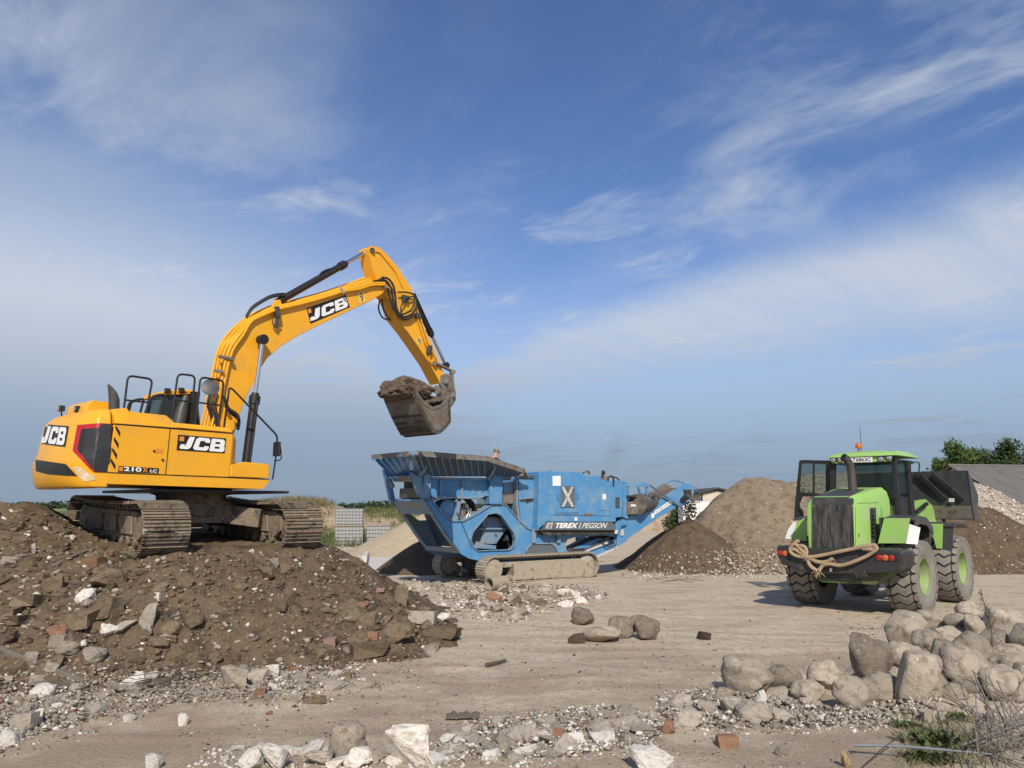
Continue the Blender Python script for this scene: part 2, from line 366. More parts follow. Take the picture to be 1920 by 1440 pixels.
# ================================================================== TERRAIN
def fbm(x, y, s, o=4, seed=0., h=.9):
    return mnoise.fractal(Vector((x * s, y * s, seed)), h, 2.1, o)
class RBF:
    def __init__(s, pts):
        a = np.array(pts, float); s.p = a[:, :2]
        d = np.linalg.norm(s.p[:, None] - s.p[None], axis=2); n = len(a)
        A = np.zeros((n + 1, n + 1)); A[:n, :n] = d; A[:n, n] = A[n, :n] = 1
        A[:n, :n] -= np.eye(n) * .15
        s.w = np.linalg.solve(A, np.append(a[:, 2], 0))
    def __call__(s, x, y):
        x = np.asarray(x, float); y = np.asarray(y, float)
        q = np.stack([x.ravel(), y.ravel()], 1); d = np.linalg.norm(q[:, None] - s.p[None], axis=2)
        return (d @ s.w[:-1] + s.w[-1]).reshape(x.shape)
FIELDS = []
def heap(name, ctrl, box, res, mat, label, amp=.05, ns=1.2, cat='heap', seed=1., rough=.9, rill=None, clod=0.):
    f = RBF(ctrl); x0, x1, y0, y1 = box
    xs = np.arange(x0, x1 + res, res); ys = np.arange(y0, y1 + res, res)
    X, Y = np.meshgrid(xs, ys); Z = np.concatenate([f(X[i:i + 40], Y[i:i + 40]) for i in range(0, len(ys), 40)])
    for j in range(len(ys)):
        for i in range(len(xs)):
            if Z[j, i] > -.35: Z[j, i] += amp * fbm(xs[i], ys[j], ns, 6, seed, rough)
            if rill and Z[j, i] > -.3:
                if rill == 'x': Z[j, i] += .10 * fbm(xs[i] * 2.2, ys[j] * .25, 1., 4, seed)
                else: Z[j, i] += .06 * fbm(math.atan2(ys[j] - rill[1], xs[i] - rill[0]) * 7, math.hypot(ys[j] - rill[1], xs[i] - rill[0]) * .35, 1., 4, seed)
            if clod and Z[j, i] > -.3: Z[j, i] += clod * (.5 - mnoise.voronoi(Vector((xs[i] * 4.2, ys[j] * 4.2, seed)))[0][0]) + clod * .6 * (.5 - mnoise.voronoi(Vector((xs[i] * 9, ys[j] * 9, seed)))[0][0])
    e = np.minimum(np.minimum(X - x0, x1 - X), np.minimum(Y - y0, y1 - Y)); Z = np.where(e < .3, np.minimum(Z, -.05 - (.3 - e)), Z)
    nx = len(xs); keep = Z > -.12
    vs = np.stack([X.ravel(), Y.ravel(), Z.ravel()], 1); fs = []
    for j in range(len(ys) - 1):
        for i in range(nx - 1):
            if keep[j, i] or keep[j + 1, i] or keep[j, i + 1] or keep[j + 1, i + 1]:
                k = j * nx + i; fs.append((k, k + 1, k + nx + 1, k + nx))
    used = np.unique(np.array(fs).ravel()); mp = -np.ones(len(vs), int); mp[used] = np.arange(len(used))
    me = bpy.data.meshes.new(name); me.from_pydata(vs[used].tolist(), [], mp[np.array(fs)].tolist()); me.materials.append(mat)
    me.polygons.foreach_set('use_smooth', [True] * len(me.polygons)); me.update()
    o = bpy.data.objects.new(name, me); COL.objects.link(o); tag(o, label, cat)
    def h(x, y):
        i = (x - x0) / res; j = (y - y0) / res
        if not (0 <= i < nx - 1 and 0 <= j < len(ys) - 1): return -9.
        a, b = int(i), int(j); u, v = i - a, j - b
        return (Z[b, a] * (1 - u) + Z[b, a + 1] * u) * (1 - v) + (Z[b + 1, a] * (1 - u) + Z[b + 1, a + 1] * u) * v
    FIELDS.append(h); return h, o
def ground_h(x, y):
    if y > 60 or y < -5 or abs(x) > 40: return 0.
    a = min(1, max(0, (60 - y) / 30))
    z = a * (.045 * fbm(x, y, .35, 3, 5.) + .007 * fbm(x, y, 2.2, 3, 9.))
    if 6 < y < 19 and -7 < x < 9:                      # wheel and track ruts
        for k, (c0, c1, c2) in enumerate(RUTS):
            yc = c0 + c1 * x + c2 * x * x; d = abs(y - yc)
            if d < .5:
                e = max(0, 1 - (d / .26) ** 2); f = math.exp(-((d - .36) / .09) ** 2)
                w = .55 + .45 * mnoise.noise(Vector((x * .4, k * 7., 2.)))
                z += w * (-.024 * e + .013 * f + (.012 * (1 if math.sin((x + d * 1.2) * 21) > 0 else -1) * e if k < 4 else 0))
    return z
RUTS = [(11.1, -.10, .012), (13.2, -.12, .012), (10.2, .16, .0), (12.0, .18, .0), (15.6, -.22, .0), (17.4, -.22, .0), (8.6, .05, .01), (14.3, .02, -.015)]
def H(x, y):
    return max([ground_h(x, y)] + [f(x, y) for f in FIELDS])
def hit(px, py):
    d = ray(px, py); t = 3.; st = .05; q = CAM + d * t
    while t < 60:
        q = CAM + d * t
        if q.z <= H(q.x, q.y): return q
        t += st
    return G(px, py) if py > HZ + 3 else q
def PD(px, py, D): q = P(px, py, D); return (q.x, q.y, q.z)
def GD(px, py): q = G(px, py); return (q.x, q.y, -.03)

# ------------------------------------------------------------------ ground sheet
def ground_material():
    m = bpy.data.materials.new('sandy_yard'); m.use_nodes = True
    N = m.node_tree.nodes; L = m.node_tree.links; b = N['Principled BSDF']
    tc = N.new('ShaderNodeTexCoord'); vec = tc.outputs['Object']
    sx = N.new('ShaderNodeSeparateXYZ'); L.new(vec, sx.inputs[0])
    mp = N.new('ShaderNodeMapping'); L.new(vec, mp.inputs[0]); mp.inputs['Rotation'].default_value = (0, 0, R(-14)); mp.inputs['Scale'].default_value = (.5, 1.15, 1)
    n0 = _noise(N, L, vec, .45, 6, .6); n1 = _noise(N, L, vec, 4.5, 9, .72, .2); n2 = _noise(N, L, vec, 40, 5, .7); trk = _noise(N, L, mp.outputs[0], 1.3, 6, .6, .3)
    c = _mixcol(N, L, _ramp(N, L, n1, .3, .72), (.48, .40, .295), (.61, .525, .40))
    tk = N.new('ShaderNodeMath'); tk.operation = 'MULTIPLY'; tk.inputs[1].default_value = .6; L.new(_ramp(N, L, trk, .48, .66), tk.inputs[0])
    c = _mixcol(N, L, tk.outputs[0], c, (.34, .26, .175))
    near = _ramp(N, L, sx.outputs[1], 15.5, 10.5)          # churned soil before the heaps, swept yard beyond
    dk = N.new('ShaderNodeMath'); dk.operation = 'MULTIPLY'; L.new(near, dk.inputs[0]); L.new(_ramp(N, L, n0, .38, .62), dk.inputs[1])
    c = _mixcol(N, L, dk.outputs[0], c, (.36, .28, .205))
    c = _mixcol(N, L, _ramp(N, L, _noise(N, L, vec, 7, 9, .75, .6), .50, .66), c, (.37, .285, .20))
    c = _mixcol(N, L, _ramp(N, L, n2, .56, .62), c, (.27, .21, .15))
    c = _mixcol(N, L, _ramp(N, L, n2, .40, .34), c, (.64, .56, .45))
    c = _mixcol(N, L, _ramp(N, L, _noise(N, L, vec, 18, 7, .8, .3), .60, .66), c, (.30, .235, .165))
    c = _mixcol(N, L, _ramp(N, L, _noise(N, L, vec, 55, 3, .6), .66, .72), c, (.62, .58, .52))
    # far fields
    fld = _noise(N, L, vec, .012, 3, .5)
    far = _mixcol(N, L, _ramp(N, L, fld, .42, .56), (.30, .27, .12), (.10, .15, .045))
    c = _mixcol(N, L, _ramp(N, L, sx.outputs[1], 85, 110), c, far)
    L.new(c, b.inputs['Base Color']); b.inputs['Roughness'].default_value = .95; b.inputs['Specular IOR Level'].default_value = .2
    bp = N.new('ShaderNodeBump'); bp.inputs['Distance'].default_value = .03
    ad = N.new('ShaderNodeMath'); ad.operation = 'ADD'; L.new(_noise(N, L, vec, 14, 10, .78), ad.inputs[0]); L.new(trk, ad.inputs[1])
    L.new(ad.outputs[0], bp.inputs['Height']); L.new(bp.outputs[0], b.inputs['Normal'])
    return m
def axis(lo, hi, step, far, neg):
    a = list(np.arange(lo, hi + 1e-6, step)); s = step; x = a[-1]
    while x < far: s *= 1.35; x += s; a.append(x)
    s = step; x = a[0]
    while x > neg: s *= 1.35; x -= s; a.insert(0, x)
    return a
gx = axis(-8, 9, .07, 3500, -3500); gy = axis(6, 19, .07, 6000, -40)
gv = [(x, y, ground_h(x, y)) for y in gy for x in gx]; n_ = len(gx)
gf = [(j * n_ + i, j * n_ + i + 1, (j + 1) * n_ + i + 1, (j + 1) * n_ + i) for j in range(len(gy) - 1) for i in range(n_ - 1)]
me = bpy.data.meshes.new('ground'); me.from_pydata(gv, [], gf); me.materials.append(ground_material())
me.polygons.foreach_set('use_smooth', [True] * len(me.polygons)); go = bpy.data.objects.new('ground', me); COL.objects.link(go); tag(go, kind='structure')

# ------------------------------------------------------------------ heaps
def soil(name, col, dark, pale, bump=.05, sc=3., lo=.45, hi=.66):
    return M(name, col, .95, 0, var=.22, vscale=1.7, dirt=dark, dlo=lo, dhi=hi, dscale=sc, dirt2=pale, d2lo=.63, d2hi=.70, d2scale=26, bump=bump, bscale=7, bdet=9, spec=.15)
earth_m = soil('brown_earth', (.140, .102, .066), (.070, .050, .033), (.29, .235, .17))
damp_m = soil('damp_crushed_earth', (.115, .085, .056), (.072, .053, .035), (.20, .162, .12), .03)
tan_m = soil('tan_rubble_earth', (.235, .185, .130), (.15, .114, .078), (.40, .345, .27), .05)
sand_m = M('pale_sand', (.42, .345, .25), .95, 0, var=.10, vscale=1.2, dirt=(.36, .29, .20), dlo=.45, dhi=.6, dscale=6, bump=.01, bscale=25, spec=.15)
gravel_m = soil('pale_gravel', (.40, .345, .285), (.26, .21, .165), (.58, .54, .48), .06, 7.)

EXC = Vector((-6.08, 14.75, 1.55))
toe = [(-320, 1335), (-150, 1320), (0, 1300), (150, 1295), (300, 1270), (440, 1258), (600, 1245), (760, 1238), (840, 1215), (866, 1188), (850, 1150), (820, 1122)]
ctrl = [GD(*q) for q in toe] + [(x, y, -.2) for x, y in ((-16, 8.5), (-14, 20), (-11, 20.5), (-8, 20.5), (-5.5, 19.8), (-3.6, 19), (-2.0, 19.5), (-1.2, 16.6), (-17, 14))]
ctrl += [PD(*q) for q in ((640, 1030, 15.2), (690, 1060, 15.5), (725, 1082, 16), (760, 1100, 17), (610, 1020, 14.6), (0, 944, 13.4), (50, 940, 13.5), (90, 950, 14), (-200, 935, 13.5), (-330, 960, 13.2),
        (130, 972, 14.4), (60, 1030, 12.4), (100, 1100, 11.6), (250, 1150, 11.2), (0, 1150, 10.8), (-200, 1150, 10.8), (450, 1120, 12), (600, 1130, 13), (700, 1150, 13.6), (770, 1180, 13.4),
        (345, 1062, 12.0), (550, 1062, 13.2), (450, 1062, 12.7), (200, 1040, 12.7), (230, 1090, 11.8), (350, 1200, 11.1), (560, 1200, 11.5), (720, 1210, 12.2), (100, 1220, 10.4))]
_d = Vector((math.cos(R(-46)), math.sin(R(-46)), 0)); _g = Vector((-_d.y, _d.x, 0))
for a in (-2.0, -1, 0, 1.0, 1.9):
    for b in (-1.25, 0, 1.25): q = EXC + _d * a + _g * b; ctrl.append((q.x, q.y, 1.70 if a < 0 else 1.64 if a == 0 else 1.55))
h_left, left_heap = heap('earth_heap', ctrl, (-15, -.6, 8.2, 20.6), .055, earth_m, 'brown heap of earth and rubble carrying the yellow excavator', .06, 1.6, 'earth heap', 1., .62, None, .07)

def cone_ctrl(c, h, r, n=14, power=(0.33, .66)):
    out = [(c[0], c[1], h)]
    for k in range(n):
        a = 2 * math.pi * k / n
        for t in power: out.append((c[0] + r * t * math.cos(a), c[1] + r * t * math.sin(a), h * (1 - t)))
        out.append((c[0] + r * math.cos(a), c[1] + r * math.sin(a), -.03)); out.append((c[0] + r * 1.5 * math.cos(a), c[1] + r * 1.5 * math.sin(a), -.6))
    return out
cD = 29.35; q = P(1291, 967, cD); CONE = q
h_out, out_heap = heap('crushed_earth_heap', cone_ctrl((q.x, q.y), q.z, 2.85), (q.x - 3.7, q.x + 3.7, q.y - 3.7, q.y + 3.7), .07, damp_m, 'dark damp cone of crushed earth below the discharge conveyor', .04, 1.6, 'earth heap', 3., .9, (q.x, q.y))
q = P(798, 960, 37.5)
heap('sand_heap', cone_ctrl((q.x, q.y), 2.0, 3.9), (q.x - 5, q.x + 5, q.y - 5, q.y + 5), .15, sand_m, 'smooth pale sand heap behind the hopper end of the crusher', .03, .8, 'sand heap', 4.)
q = P(790, 1008, 27.8)
heap('fines_heap', cone_ctrl((q.x, q.y), q.z, 1.7), (q.x - 2.2, q.x + 2.2, q.y - 2.2, q.y + 2.2), .08, damp_m, 'small dark heap of fines half shaded under the hopper end of the crusher', .03, 1., 'earth heap', 5.)
ctrl = [PD(*q) for q in ((1395, 895, 32), (1440, 897, 32), (1490, 900, 32), (1330, 948, 31), (1360, 922, 31.5), (1420, 985, 29), (1480, 985, 29), (1540, 940, 31))]
ctrl += [GD(px, 1077) for px in (1340, 1400, 1460, 1520, 1580, 1640)] + [GD(1270, 1062), (5.6, 30.5, -.1), (5.4, 33, -.2), (6.5, 36, -.2), (8.6, 37.5, -.2), (11, 37.5, -.2), (13.5, 37, -.2), (14.5, 33, 1.5), (14.8, 29, .8), (4.6, 28, -.5), (9, 23.5, -.6), (13, 23.5, -.6)]
h_ridge, ridge = heap('rubble_heap', ctrl, (4.8, 15.5, 24, 38), .10, tan_m, 'tall tan heap of earth and rubble between conveyor and green loader', .09, 1.1, 'rubble heap', 6., .8, 'x')
ctrl = [PD(*q) for q in ((1690, 925, 28.6), (1780, 928, 28.6), (1835, 944, 28.4), (1880, 964, 28.2), (1925, 985, 28), (2020, 1020, 28), (1850, 1010, 26.8), (1760, 1000, 26.8))]
ctrl += [GD(px, 1077) for px in (1560, 1640, 1720, 1800, 1880, 1960, 2050)] + [(12, 31, .8), (14, 32, .6), (17, 32, .3), (20, 31, 0), (22.5, 28, -.2), (11.5, 29, .6), (10.5, 27.5, -.2), (11, 23.6, -.5), (15, 23.6, -.5), (19, 23.6, -.5)]
h_dark, dark_heap = heap('dark_earth_heap', ctrl, (10.5, 22.5, 24, 32), .09, damp_m, 'dark brown earth heap right behind the loader bucket', .06, 1.2, 'earth heap', 7., .8, 'x')
ctrl = [PD(*q) for q in ((1500, 889, 34), (1540, 887, 34), (1620, 880, 34), (1760, 885, 33.5), (1830, 902, 33), (1880, 925, 32.5), (1925, 952, 32), (2020, 990, 32))]
ctrl += [(x, y, -.1) for x, y in ((12, 38), (15, 39), (18, 39), (21, 38), (24, 35), (25, 31))] + [(14, 30.5, 1.9), (16, 30, 1.7), (19, 29, 1.0), (22, 29, .2), (11.5, 33, 1.6)]
h_pale, pale_heap = heap('gravel_heap', ctrl, (11.5, 25, 28.5, 39), .13, gravel_m, 'pale crushed gravel heap below the corrugated barn roof', .09, 1.1, 'gravel heap', 8.)

# ================================================================== STONES
def boulder_mesh(name, seed, mat, rough=.16, sub=3, fine=.03, sq=0.):
    bm = bmesh.new(); bmesh.ops.create_icosphere(bm, subdivisions=sub, radius=1)
    rnd = random.Random(seed); off = Vector((rnd.uniform(-50, 50), rnd.uniform(-50, 50), rnd.uniform(-50, 50)))
    cuts = [(Vector((rnd.gauss(0, 1), rnd.gauss(0, 1), rnd.gauss(0, 1))).normalized(), rnd.uniform(.58, .88)) for _ in range(int(6 + sq * 7))]
    for v in bm.verts:
        p = v.co.copy(); k = 1 + rough * mnoise.fractal(p * .9 + off, 1, 2, 3) * 1.3 + fine * mnoise.fractal(p * 4 + off, .8, 2, 4)
        for n, dd in cuts:
            e = p.normalized().dot(n) * k
            if e > dd: k *= (dd + (e - dd) * (.35 - .3 * sq)) / e
        v.co = p * k
    me = bpy.data.meshes.new(name); bm.to_mesh(me); bm.free(); me.materials.append(mat)
    xs = [v.co for v in me.vertices]; lo = [min(c[i] for c in xs) for i in range(3)]; hi = [max(c[i] for c in xs) for i in range(3)]
    for v in me.vertices: v.co = Vector([2 * (v.co[i] - lo[i]) / (hi[i] - lo[i]) - 1 for i in range(3)])
    me.polygons.foreach_set('use_smooth', [True] * len(me.polygons)); me.set_sharp_from_angle(angle=R(50)); return me
def chunk_mesh(name, seed, mat, slab=1., sub=2, fine=.035, brick=False, jit=.14):
    rnd = random.Random(seed); bm = bmesh.new()
    if brick:
        bmesh.ops.create_cube(bm, size=2)
        for v in bm.verts: v.co += Vector([rnd.uniform(-jit, jit) for _ in range(3)])
    else:
        for k in range(rnd.randint(11, 17)):
            p = Vector((rnd.uniform(-1, 1), rnd.uniform(-1, 1), rnd.uniform(-1, 1)))
            m = max(abs(c) for c in p); p = p / m * rnd.uniform(.8, 1); bm.verts.new(p)
        g = bmesh.ops.convex_hull(bm, input=bm.verts[:]); bmesh.ops.delete(bm, geom=[e for e in g['geom_interior'] if isinstance(e, bmesh.types.BMVert)], context='VERTS')
        bmesh.ops.dissolve_limit(bm, angle_limit=R(14), verts=bm.verts[:], edges=bm.edges[:]); bmesh.ops.triangulate(bm, faces=bm.faces[:])
    bmesh.ops.bevel(bm, geom=bm.edges[:], offset=.05, segments=1, affect='EDGES')
    bmesh.ops.triangulate(bm, faces=bm.faces[:])
    if sub: bmesh.ops.subdivide_edges(bm, edges=bm.edges[:], cuts=sub, use_grid_fill=True)
    off = Vector((seed * 3.7, seed * 1.3, 0))
    for v in bm.verts: v.co += v.co.normalized() * (fine * mnoise.fractal(v.co * 3.2 + off, .8, 2, 5) * 1.6)
    bmesh.ops.recalc_face_normals(bm, faces=bm.faces)
    me = bpy.data.meshes.new(name); bm.to_mesh(me); bm.free(); me.materials.append(mat)
    co = np.array([v.co for v in me.vertices]); lo, hi = co.min(0), co.max(0); co = 2 * (co - lo) / (hi - lo) - 1
    me.vertices.foreach_set('co', co.ravel())
    me.polygons.foreach_set('use_smooth', [True] * len(me.polygons)); me.set_sharp_from_angle(angle=R(24)); me.update(); return me
def stone(name, col, dark, pale, rnd=.22, bump=.02, bs=6., **k):
    return M(name, col, .9, 0, var=.16, vscale=1.5, dirt=dark, dlo=.46, dhi=.68, dscale=2.2, dirt2=pale, d2lo=.60, d2hi=.68, d2scale=5, bump=bump, bscale=bs, bdet=8, rnd=rnd, spec=.2, **k)
SM = dict(
    boulder=stone('boulder_granite', (.385, .33, .26), (.23, .185, .14), (.52, .47, .40), .30, .03, 9.),
    boulder_dark=stone('dark_boulder_granite', (.25, .208, .163), (.15, .12, .09), (.42, .38, .33), .15, .03, 9.),
    brown=stone('earthy_rubble', (.18, .137, .092), (.10, .073, .047), (.28, .23, .18), .22),
    grey=stone('dusty_concrete', (.37, .325, .27), (.25, .20, .155), (.52, .48, .42), .25),
    white=stone('chalky_mortar', (.66, .62, .56), (.44, .38, .31), (.76, .74, .70), .14),
    brick=stone('broken_brick', (.27, .14, .085), (.25, .185, .13), (.40, .32, .25), .25),
    pink=stone('pinkish_brick', (.30, .19, .17), (.2, .13, .11), (.4, .3, .27), .15),
    dark=stone('damp_dark_clod', (.085, .065, .05), (.05, .038, .03), (.16, .125, .095), .2),
)
LIB = {}
for k in ('boulder', 'boulder_dark'): LIB[k] = [boulder_mesh(k, 10 + i, SM[k], .32, 4, .04, .24 + .17 * (i % 3)) for i in range(10)]
for k in ('brown', 'grey', 'white', 'dark'): LIB[k] = [chunk_mesh(k + '_chunk', 100 + i, SM[k], sub=3, fine=.075) for i in range(9)]
for k in ('brick', 'pink'): LIB[k] = [chunk_mesh(k + '_chunk', 60 + i, SM[k], brick=True) for i in range(4)]
for k in ('brown', 'grey', 'white'): LIB[k + '_b'] = [chunk_mesh(k + '_block', 160 + i, SM[k], brick=True, jit=.34 if k != 'white' else .55, fine=.06) for i in range(6)]
for k in ('brick', 'pink'): LIB[k] += [chunk_mesh(k + '_chunk', 66 + i, SM[k]) for i in range(3)]
srnd = random.Random(7)
def put_stone(name, kind, base, w, d, h, label, cat, group=None, yaw=None, tilt=0., sink=.12, i=None):
    me = LIB[kind][srnd.randrange(len(LIB[kind])) if i is None else i % len(LIB[kind])]
    o = bpy.data.objects.new(name, me); COL.objects.link(o)
    o.scale = (w / 2, d / 2, h / 2); o.location = Vector(base) + Vector((0, 0, h / 2 - h * sink))
    o.rotation_euler = (srnd.uniform(-1, 1) * tilt, srnd.uniform(-1, 1) * tilt, srnd.uniform(-.35, .35) if yaw is None else yaw)
    return tag(o, label, cat, group)
def px_stone(name, kind, px, py, w, h, label, cat='stone', group=None, D=None, sink=.12, tilt=.12, yaw=None, i=None, deep=.85):
    base = hit(px, py + h / 2) if D is None else P(px, py + h / 2, D)
    s = base.y / FPX
    return put_stone(name, kind, base, w * s, w * s * deep, h * s * (1 + sink), label, cat, group, yaw, tilt, sink, i)

# small loose stones: nobody could count them
def hull_lib(n, seed):
    out = []; rnd = random.Random(seed)
    for _ in range(n):
        bm = bmesh.new()
        for k in range(9): bm.verts.new(Vector((rnd.gauss(0, 1), rnd.gauss(0, 1), rnd.gauss(0, 1))).normalized() * rnd.uniform(.75, 1))
        g = bmesh.ops.convex_hull(bm, input=bm.verts[:]); bm.verts.index_update()
        vs = [v.co.copy() for v in bm.verts]; out.append((np.array(vs), np.array([[v.index for v in f.verts] for f in bm.faces if len(f.verts) == 3]))); bm.free()
    return out
HULLS = hull_lib(14, 5)
def scatter(name, items, mats, label, cat):
    """items: (x, y, z, size, material index)"""
    V = []; F = []; MI = []; o = 0; rnd = np.random.default_rng(len(items))
    for x, y, z, s, mi in items:
        hv, hf = HULLS[rnd.integers(len(HULLS))]; a = rnd.uniform(0, 6.28); c, sn = math.cos(a), math.sin(a)
        v = hv * (s * .5 * np.array([rnd.uniform(.8, 1.35), rnd.uniform(.7, 1.1), rnd.uniform(.5, .85)]))
        v = np.stack([v[:, 0] * c - v[:, 1] * sn, v[:, 0] * sn + v[:, 1] * c, v[:, 2]], 1) + (x, y, z + s * .1)
        V.append(v); F.append(hf + o); o += len(v); MI += [mi] * len(hf)
    V = np.concatenate(V); F = np.concatenate(F)
    me = bpy.data.meshes.new(name); me.vertices.add(len(V)); me.vertices.foreach_set('co', V.ravel()); n = len(F)
    me.loops.add(n * 3); me.loops.foreach_set('vertex_index', F.ravel().astype(np.int32)); me.polygons.add(n)
    me.polygons.foreach_set('loop_start', np.arange(0, n * 3, 3, dtype=np.int32)); me.polygons.foreach_set('loop_total', np.full(n, 3, dtype=np.int32))
    for m in mats: me.materials.append(m)
    me.polygons.foreach_set('material_index', np.array(MI, dtype=np.int32)); me.update(); me.validate()
    ob = bpy.data.objects.new(name, me); COL.objects.link(ob); return tag(ob, label, cat, kind='stuff')
def inpoly(x, y, poly):
    r = False; j = len(poly) - 1
    for i in range(len(poly)):
        a, b = poly[i], poly[j]
        if (a[1] > y) != (b[1] > y) and x < (b[0] - a[0]) * (y - a[1]) / (b[1] - a[1]) + a[0]: r = not r
        j = i
    return r
def px_points(poly, n, rnd):
    xs = [q[0] for q in poly]; ys = [q[1] for q in poly]; out = []
    while len(out) < n:
        x = rnd.uniform(min(xs), max(xs)); y = rnd.uniform(min(ys), max(ys))
        if inpoly(x, y, poly): out.append((x, y))
    return out
def loose(rnd, poly, n, smin, smax, weights, power=2.2):
    out = []
    for x, y in px_points(poly, n, rnd):
        q = hit(x, y); s = smin + (smax - smin) * rnd.random() ** power
        out.append((q.x, q.y, q.z, s, rnd.choices(range(len(weights)), weights)[0]))
    return out
# ================================================================== ROCKS PLACED AFTER THE PHOTOGRAPH
def c6(cx, cy, w, h): return cx / 2.667, 900 + cy / 2.667, w / 2.667, h / 2.667
def c7(cx, cy, w, h): return 440 + cx / 3.273, 1000 + cy / 3.273, w / 3.273, h / 3.273
def c8(cx, cy, w, h): return 1320 + cx / 3.2, 1080 + cy / 3.2, w / 3.2, h / 3.2
def cm(cx, cy, w, h): return 1000 + cx / 4.8, 1100 + cy / 4.8, w / 4.8, h / 4.8
# boulder heap on the right: (crop position and size, how far back in the heap)
BH = [(270, 600, 260, 230), (480, 615, 190, 160), (740, 600, 200, 180), (625, 690, 180, 120), (900, 705, 220, 190), (1055, 660, 270, 165), (995, 490, 245, 265), (1200, 465, 210, 140),
      (1290, 605, 250, 285), (1240, 320, 240, 200), (1385, 270, 170, 120), (1515, 270, 130, 90), (1590, 200, 125, 105), (1345, 390, 170, 130), (1470, 350, 170, 100), (1600, 430, 230, 190),
      (1645, 295, 170, 120), (1565, 545, 300, 250), (1430, 480, 150, 190), (1760, 395, 190, 120), (1840, 290, 210, 190), (1830, 470, 230, 130), (1890, 540, 190, 140), (1815, 650, 280, 200),
      (1745, 530, 120, 90), (1490, 695, 160, 100), (1150, 370, 90, 140), (1400, 640, 120, 130), (1940, 640, 200, 220), (1960, 400, 190, 200), (1690, 470, 130, 110), (1580, 660, 170, 110)]
own = {0: 'broad grey boulder with a flat top at the left end of the boulder row', 1: 'low dusty boulder wedged right of the broad flat topped boulder', 2: 'sloping grey boulder leaning between the low boulder and the two egg shaped ones',
       3: 'half buried boulder in the gravel of the front row', 4: 'pale egg shaped boulder standing in front of the heap', 5: 'smooth pale oval boulder lying at the foot of the tall dark boulder',
       6: 'tall dark speckled boulder standing at the left edge of the heap', 7: 'flat topped boulder wedged behind the tall brown block', 8: 'tall squarish brown boulder standing upright in the front of the heap',
       9: 'big pointed boulder at the back left of the heap', 10: 'rough boulder right behind the pointed boulder', 12: 'lone rounded boulder nearest the loader wheels at the back of the heap',
       17: 'largest pale boulder in the middle of the heap with twigs before it', 23: 'big rounded boulder at the right edge half behind twigs', 20: 'big boulder at the back right by the dry weed stalk'}
mound = []
for i, b in enumerate(BH):
    px, py, w, h = c8(*b); g = G(px, py + h / 2).y
    D = g if i < 6 else 8.9 + (g - 8.9) * (.66 if i in (9, 10, 12) else .56)
    q = P(px, py + h / 2, D); s = D / FPX
    lab = own.get(i, 'rounded dusty boulder packed among others in the heap at the right edge')
    put_stone('boulder', 'boulder_dark' if i in (6, 26) else 'boulder', q, w * s * 1.08, w * s * 1.0, h * s * 1.08, lab, 'boulder', 'boulders heaped at the right', None, .1, .10, i)
    mound.append((q.x, q.y, q.z + .03 + .12 * h * s))
def h_mound(x, y): return max(z - .75 * max(0, math.hypot(x - a, y - b) - .12) for a, b, z in mound) if 3 < x < 9 and 7.5 < y < 16 else -9
FIELDS.append(h_mound)
mx, my = np.arange(2.9, 8.6, .09), np.arange(7.6, 14.5, .09)
mv = [(x, y, h_mound(x, y) + .03 * fbm(x, y, 4, 4, 2.)) for y in my for x in mx]; nn = len(mx)
mf = [(j * nn + i, j * nn + i + 1, (j + 1) * nn + i + 1, (j + 1) * nn + i) for j in range(len(my) - 1) for i in range(nn - 1) if max(mv[j * nn + i][2], mv[(j + 1) * nn + i + 1][2], mv[j * nn + i + 1][2]) > -.1]
mb = MB(); mb.add(mv, mf); tag(mb.build('rubble_bed', gravel_m, smooth=True, angle=80), 'bed of sand and rubble lying under the boulders', 'rubble', kind='stuff')

# four boulders and a block in the middle of the yard
px_stone('boulder', 'boulder_dark', *cm(450, 268, 200, 150), 'lone dark round boulder standing alone in the middle of the yard', 'boulder', 'boulders in the yard', i=0)
px_stone('boulder', 'boulder', *cm(620, 425, 340, 135), 'wedge shaped grey boulder lying low beside the dark block', 'boulder', 'boulders in the yard', i=1)
px_stone('boulder', 'boulder_dark', *cm(800, 365, 260, 190), 'angular brown boulder leaning on the round one in the yard', 'boulder', 'boulders in the yard', i=3)
px_stone('boulder', 'boulder', *cm(930, 330, 230, 140), 'boulder half hidden behind the round speckled one', 'boulder', 'boulders in the yard', i=5)
px_stone('boulder', 'boulder_dark', *cm(1020, 370, 236, 205), 'round speckled boulder at the right end of the yard group', 'boulder', 'boulders in the yard', i=6)
px_stone('stone_block', 'dark', *cm(390, 465, 150, 85), 'dark square block lying left of the grey wedge boulder', 'block', i=2)
px_stone('stone', 'dark', *cm(1530, 440, 110, 75), 'dark stone lying alone right of the yard boulders', 'stone')
